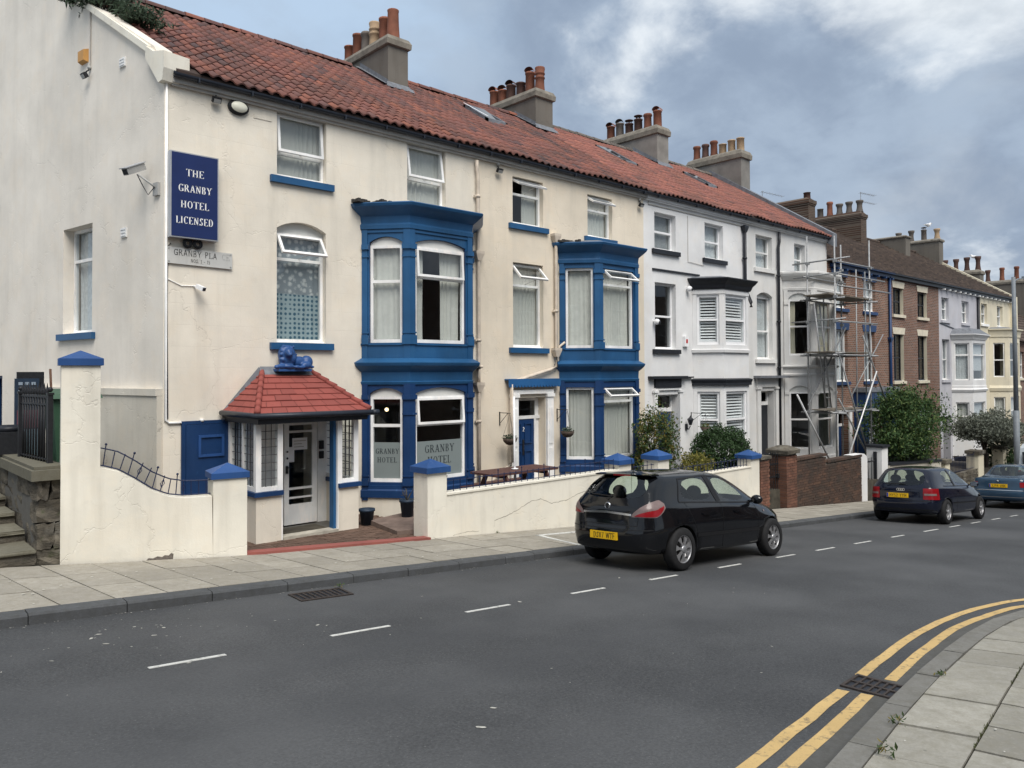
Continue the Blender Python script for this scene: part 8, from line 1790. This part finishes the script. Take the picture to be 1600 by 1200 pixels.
def pier(x, w, zt, mat, capm, label):
    t = thing('gate_pier', label, 'gatepost', (x, 10.8, zp(x))); MB().box(x-w/2, x+w/2, 10.6, 11.05, zp(x)-.15, zt).build('pier', mat, t); MB().box(x-w/2-.06, x+w/2+.06, 10.54, 11.11, zt+.003, zt+.14).build('pier_cap', capm, t)
pier(32.6, .5, -.72, MT['fcream'], MT['sand'], 'short cream pier with stone cap between the tree and the dark railing'); pier(36.6, .7, -.66, MT['fcream'], MT['sand'], 'broad cream pier beside the silver leaved shrub'); pier(39.9, .5, -.7, MT['fcream'], MT['sand'], 'cream pier behind the trunk of the silver leaved shrub')
swl = thing('stone_wall', 'low coursed stone wall under dark railings behind the saloon', 'wall', (34.5, 10.7, -2)); k = 0
for r_ in range(4):
    x = 32.9+(.2 if r_ % 2 else 0)
    while x < 36.2: L = R.uniform(.35, .6); z = zp(34.5)-.05+r_*.22; block(swl, x, min(36.24, x+L-.012), 10.62, 10.9, z, z+.205, MT['sand'], 'stone_block', .012, seed=900+k); x += L; k += 1
rlg = thing('iron_railing', 'dark iron railing on the low coursed stone wall', 'railing', (34.5, 10.7, -1.2)); railing(rlg, 32.9, 36.2, zp(34.5)+.83, .62, .16, 10.75, MT['blueiron'])
# ------------------------------------------------------------------ plants
def shrub(name, label, cat, centre, rad, n, size, m, grp=None, zb=None, seed=1, lump=.3, asp=.5, hollow=.45, parts=1, low=-.7):
    t = thing(name, label, cat, (centre[0], centre[1], zb if zb is not None else centre[2]-rad[2]), grp)
    lm = MB(); leaves(lm, n, size, shell_pos(centre, rad, lump, seed, hollow, low), random.Random(seed), asp); lm.build('foliage', m, t, 'stuff')
    sm_ = MB(); rr = random.Random(seed)
    for k in range(9):
        a = rr.uniform(0, 6.28); f = rr.uniform(.3, .7); b0 = (centre[0]+rr.uniform(-.1, .1), centre[1]+rr.uniform(-.1, .1), zb if zb is not None else centre[2]-rad[2]); e = (centre[0]+math.cos(a)*rad[0]*f, centre[1]+math.sin(a)*rad[1]*f, centre[2]+rr.uniform(-.2, .5)*rad[2])
        sm_.tube([b0, tuple((Vector(b0)+Vector(e))/2+Vector((0, 0, .1))), e], [.03, .02, .006], 5)
    sm_.build('stems', MT['bark'], t); return t
shrub('shrub', 'tall loose green and russet shrub against the cream and white boundary', 'shrub', (15.95, 12.0, .95), (.62, .55, 1.05), 5200, .085, MT['leafmid'], 'shrubs in the white house garden', -.1, 11, .4)
shrub('shrub', 'rounded dark green bush in front of the white shuttered bay', 'shrub', (18.75, 11.85, .55), (1.0, .72, .80), 11500, .08, MT['leafdark'], 'shrubs in the white house garden', -.35, 12, .14, hollow=.6)
shrub('shrub', 'low yellow variegated bush at the foot of the rounded dark bush', 'shrub', (16.75, 11.35, .45), (.62, .38, .36), 2200, .07, MT['leafyel'], 'shrubs in the white house garden', -.2, 13, .3)
shrub('shrub', 'loose light green bush between the dark bush and the brick gatepost', 'shrub', (19.9, 11.6, .18), (.75, .45, .42), 1900, .075, MT['leafmid'], 'shrubs in the white house garden', -.35, 14, .4)
shrub('shrub', 'deep green filler bush low behind the railing', 'shrub', (15.2, 11.5, .35), (.75, .35, .40), 1700, .075, MT['leafmid'], 'shrubs in the white house garden', -.2, 15, .35)
tr_ = thing('green_tree', 'dense dark green small tree in front of the brick houses', 'tree', (30.1, 11.3, -1.3))
lm = MB(); rr = random.Random(5)
for (c, rd, n) in (((30.1, 11.25, .78), (1.70, 1.45, 1.32), 8000), ((29.2, 11.1, .25), (.95, .8, .75), 2600), ((31.1, 11.2, 1.25), (.8, .8, .95), 2600), ((29.6, 11.3, 1.65), (.8, .7, .65), 2000), ((30.8, 11.2, -.1), (.8, .7, .55), 1500)): leaves(lm, n, .12, shell_pos(c, rd, .42, n, .35, -.9), rr, .5)
lm.build('crown', MT['leaftree'], tr_, 'stuff')
m = MB()
for k, (a, h) in enumerate(((0, 1.6), (1.9, 1.2), (3.6, 1.4), (5.2, 1.1), (.9, 1.9))): e = (30.1+math.cos(a)*.7, 11.3+math.sin(a)*.6, h); m.tube([(30.1, 11.3, -1.35), (30.1+math.cos(a)*.08, 11.3+math.sin(a)*.08, -.3), tuple((Vector((30.1, 11.3, .2))+Vector(e))/2), e], [.07, .06, .035, .01], 6)
m.build('trunk', MT['bark'], tr_)
ts = thing('silver_tree', 'silver leaved flowering shrub tree with a dark leaning trunk at the right', 'tree', (38.6, 11.0, -1.9))
lm = MB(); rr = random.Random(6)
for (c, rd, n) in (((39.0, 11.0, .22), (1.85, 1.5, .85), 7500), ((37.7, 10.9, .15), (.85, .8, .55), 1800), ((40.4, 11.0, -.2), (1.0, .9, .85), 2500)): leaves(lm, n, .13, shell_pos(c, rd, .35, n+3, .4, -.6), rr, .55)
lm.build('crown', MT['leafsilver'], ts, 'stuff')
m = MB(); m.tube([(38.5, 11.0, -2.0), (38.6, 11, -1.0), (38.45, 11, -.55)], [.13, .11, .09], 7)
for e in ((37.3, 10.9, .2), (38.2, 10.7, .5), (39.6, 11.1, .3), (38.9, 11.2, .7), (37.7, 11.1, .4)): m.tube([(38.47, 11, -.7), tuple((Vector((38.47, 11, -.5))+Vector(e))/2+Vector((0, 0, .05))), e], [.075, .045, .012], 6)
m.build('trunk', MT['bark'], ts)
shrub('shrub', 'dark hedge shrub below the silver tree beside the van', 'shrub', (40.8, 10.9, -1.1), (1.3, .8, .8), 2500, .13, MT['leafdark'], None, -2.2, 21)
# buddleia on the gable
bu = thing('roof_plant', 'bushy grey green weed sprouting from the gable coping at the roof edge', 'plant', tuple(GAB((-2.7, .1, 9.9))))
lm = MB(); rr = random.Random(8)
c0 = GAB((-2.75, .25, 10.05)); c1_ = GAB((-1.9, .55, 9.62)); cc2 = GAB((-3.3, .0, 10.25))
for (c, rd, n, dr) in ((c0, (.62, .55, .36), 1300, .15), (c1_, (.45, .45, .30), 700, .2), (cc2, (.45, .4, .3), 600, .2)): leaves(lm, n, .15, shell_pos(tuple(c), rd, .5, n, .2, -.5), rr, .24, dr)
lm.build('foliage', MT['leafgrey'], bu, 'stuff'); m = MB()
for k in range(22): a, b = rr.uniform(0, 6.28), rr.uniform(.3, .95); s_ = GAB((-2.7, .2, 9.75)); e = Vector(s_)+Vector((math.cos(a)*b, math.sin(a)*b*.8, rr.uniform(.1, .5))); m.tube([tuple(s_), tuple((Vector(s_)+e)/2+Vector((0, 0, .12))), tuple(e)], [.018, .012, .004], 4)
m.build('stems', MT['bark'], bu)
# weeds at wall feet and kerb joints
def weed(x, y, z, s, label):
    t = thing('weed', label, 'weed', (x, y, z), 'weeds in pavement joints'); lm = MB(); leaves(lm, 26, s*.5, shell_pos((x, y, z+s*.35), (s, s*.8, s*.5), .4, int(x*10), .1, -.2), random.Random(int(x*77)), .35); lm.build('blades', MT['leafmid'], t, 'stuff')
weed(4.42, 1.78, zn(4.42, 1.78), .09, 'weed tuft in the near kerb joint at the bottom edge'); weed(4.98, 1.93, zn(5, 1.9), .07, 'weed in the near kerb joint below the grate'); weed(6.3, 2.12, zn(6.3, 2.1), .06, 'small weed in the kerb joint right of the near grate')
weed(4.95, 8.62, zr(4.95, 8.62), .07, 'weed tuft growing by the far drain grate'); weed(9.3, 10.57, zp(9.3), .05, 'dry weed at the foot of the low cream wall')
# ------------------------------------------------------------------ drain grates
MT['castiron'] = simple('worn_cast_iron', (.045, .036, .032), .7, .35, 14, .3, 60)
def grate(pts, label, nb=9, two=False):
    P = [Vector(p) for p in pts]; c = sum(P, Vector((0, 0)))/4; t = thing('drain_grate', label, 'drain grate', (c.x, c.y, zr(c.x, c.y)))
    q = lambda u, v: (P[0]*(1-u)+P[1]*u)*(1-v)+(P[3]*(1-u)+P[2]*u)*v
    def bar(u0, u1, v0, v1, z0, z1, nm, m): MB().slab([tuple(q(u0, v0)), tuple(q(u1, v0)), tuple(q(u1, v1)), tuple(q(u0, v1))], lambda x, y: zr(x, y)+z0, lambda x, y: zr(x, y)+z1).build(nm, m, t)
    bar(0, 1, 0, 1, -.01, .003, 'dark_pit', BK)
    for a in ((0, 1, 0, .09), (0, 1, .91, 1), (0, .05, .09, .91), (.95, 1, .09, .91)): bar(*a, -.01, .014, 'grate_frame', MT['castiron'])
    for k in range(nb-1): u = .05+.9*(k+1)/nb; bar(u-.018, u+.018, .09, .91, -.01, .012, 'grate_bar', MT['castiron'])
    if two: bar(.05, .95, .46, .54, -.01, .013, 'grate_bar', MT['castiron'])
    return t
grate([(4.16, 8.10), (4.84, 8.10), (4.92, 8.56), (4.22, 8.56)], 'rusty iron drain grate against the hotel side kerb', 9)
# near gully lies across the double yellow lines
grate([(5.80, 2.66), (5.77, 2.20), (6.14, 2.24), (6.20, 2.70)], 'iron drain grate breaking the double yellow lines', 7, True)
# ------------------------------------------------------------------ lamp post, aerials, gulls
lpst = thing('lamp_post', 'grey steel lamp post rising behind the van at the right edge', 'lamp post', (36.95, 9.4, zp(36.95)))
MT['postgrey'] = simple('post_grey', (.17, .19, .21), .5, .12, 6, 0)
MB().tube([(37.05, 9.4, zp(37)), (37.03, 9.4, 1.2)], .12, 10).tube([(37.03, 9.4, 1.2), (36.95, 9.4, 6.75)], .095, 10, r1=.075).build('post', MT['postgrey'], lpst); MB().tube([(36.95, 9.4, 6.55), (37.6, 9.4, 6.72), (38.8, 9.4, 6.85)], .03, 6).build('arm', MT['postgrey'], lpst); MB().box(38.6, 39.2, 9.28, 9.52, 6.82, 6.92).build('lamp_head', MT['postgrey'], lpst)
def aerial(x, y, z, h, label, L=.9):
    t = thing('tv_aerial', label, 'aerial', (x, y, z)); MB().tube([(x, y, z), (x, y, z+h)], .016, 5).build('mast', MT['galv'], t)
    for k, zz in enumerate((h-.05, h-.5)):
        m = MB(); m.tube([(x-.1, y, z+zz), (x+L, y-.35, z+zz-.08)], .01, 4)
        for i in range(8): p = Vector((x, y, z+zz)).lerp(Vector((x+L, y-.35, z+zz-.08)), i/7); m.tube([(p.x-.06, p.y-.14, p.z), (p.x+.06, p.y+.14, p.z)], .006, 4)
        m.build('boom', MT['galv'], t)
aerial(41.0, 17.35, 11.3, 1.05, 'television aerial on the brick stack with six pots'); aerial(34.9, 19.6, 11.1, .75, 'television aerial behind the squat brick stack', 1.4)
def gull(x, y, z, label, yaw):
    its = [((0, 0, .12), .12, (1.7, .85, .8)), ((.17, 0, .22), .06, (1, .9, 1)), ((.10, 0, .17), .07, (1, .9, 1.1)), ((-.22, 0, .12), .06, (1.8, .6, .4))]
    me = blobs(its, .02, 2); me.materials.clear(); me.materials.append(MT['wplastic']); t = thing('seagull', label, 'seagull', (x, y, z)); b = inst('gull_body', me, (x, y, z), t, (0, 0, yaw)); d = Vector((math.cos(yaw), math.sin(yaw), 0))
    MB().tube([(x+d.x*.22, y+d.y*.22, z+.22), (x+d.x*.30, y+d.y*.30, z+.205)], .014, 5, r1=.004).build('beak', MT['plateyel'], t); w = MB()
    for s in (-1, 1): w.add([tuple(Vector((x, y, z))+d*a+Vector((-d.y, d.x, 0))*s*b_+Vector((0, 0, c))) for a, b_, c in ((.12, .085, .17), (-.05, .10, .17), (-.36, .03, .14), (-.08, .10, .09))], [(0, 1, 2, 3)])
    w.build('folded_wings', MT['camgrey'], t); MB().tube([(x, y+.03, z), (x, y+.03, z+.07)], .008, 4).tube([(x, y-.03, z), (x, y-.03, z+.07)], .008, 4).build('legs', MT['plateyel'], t)
gull(52.2, 17.9, 11.98, 'seagull perched on the pots of the grey stack beyond the brick houses', -.5); gull(57.7, 16.95, 10.40, 'seagull perched on the first pot of the far dark stack', 2.2)

# ------------------------------------------------------------------ the terrace across the street, behind the camera
OPF = Frame((9.0, -5.2), (-1, 0))      # seen from the street its left end is at x = 9
ORD = ('first', 'second', 'third', 'fourth', 'fifth', 'sixth', 'seventh')
def opposite(fr, u0, x, y, label, grp, H, st_):
    zb = zr(x, y)+.05; ot = thing('terraced_house', label, 'house', (x, y, zb), grp); op = []
    for k in range(st_):
        for a in (.9, 3.9): op.append((u0+a, u0+a+1.1, zb+.9+2.7*k, zb+2.5+2.7*k))
    wall(ot, fr, [(u0, zb-.8), (u0+6.2, zb-.8), (u0+6.2, zb+H), (u0, zb+H)], op, MT['brick2'])
    for q in op: window(ot, fr, *q, style='sash', curt='net' if st_ < 3 else None, sill=MT['lintel'])
    mb = MB(fr); mb.add([(u, n, z) for u in (u0, u0+6.2) for n, z in ((-.2, zb+H), (4, zb+H+2.4), (8.2, zb+H))], [(0, 3, 4, 1), (1, 4, 5, 2), (0, 1, 2), (3, 5, 4), (0, 2, 5, 3)]); mb.build('roof', MT['btile'], ot); MB(fr).box(u0, u0+6.2, 7.9, 8.2, zb-.5, zb+H).box(u0+6.0, u0+6.2, .33, 7.9, zb-.5, zb+H).build('rear_wall', MT['brick2'], ot)
for i in range(5): opposite(OPF, i*6.2, 9-i*6.2-3.1, -5.2, ORD[i]+' low brick house counting up the hill from the side street, opposite the hotel', 'low houses across the street', 6.0, 2)
OPG = Frame((62.0, -3.5), (-1, 0))
for i in range(7): opposite(OPG, 43.4-6.2-i*6.2, 62-(43.4-6.2-i*6.2)-3.1, -3.5, ORD[i]+' tall brick house counting down the hill from the side street corner', 'tall houses across the street', 8.4, 3)
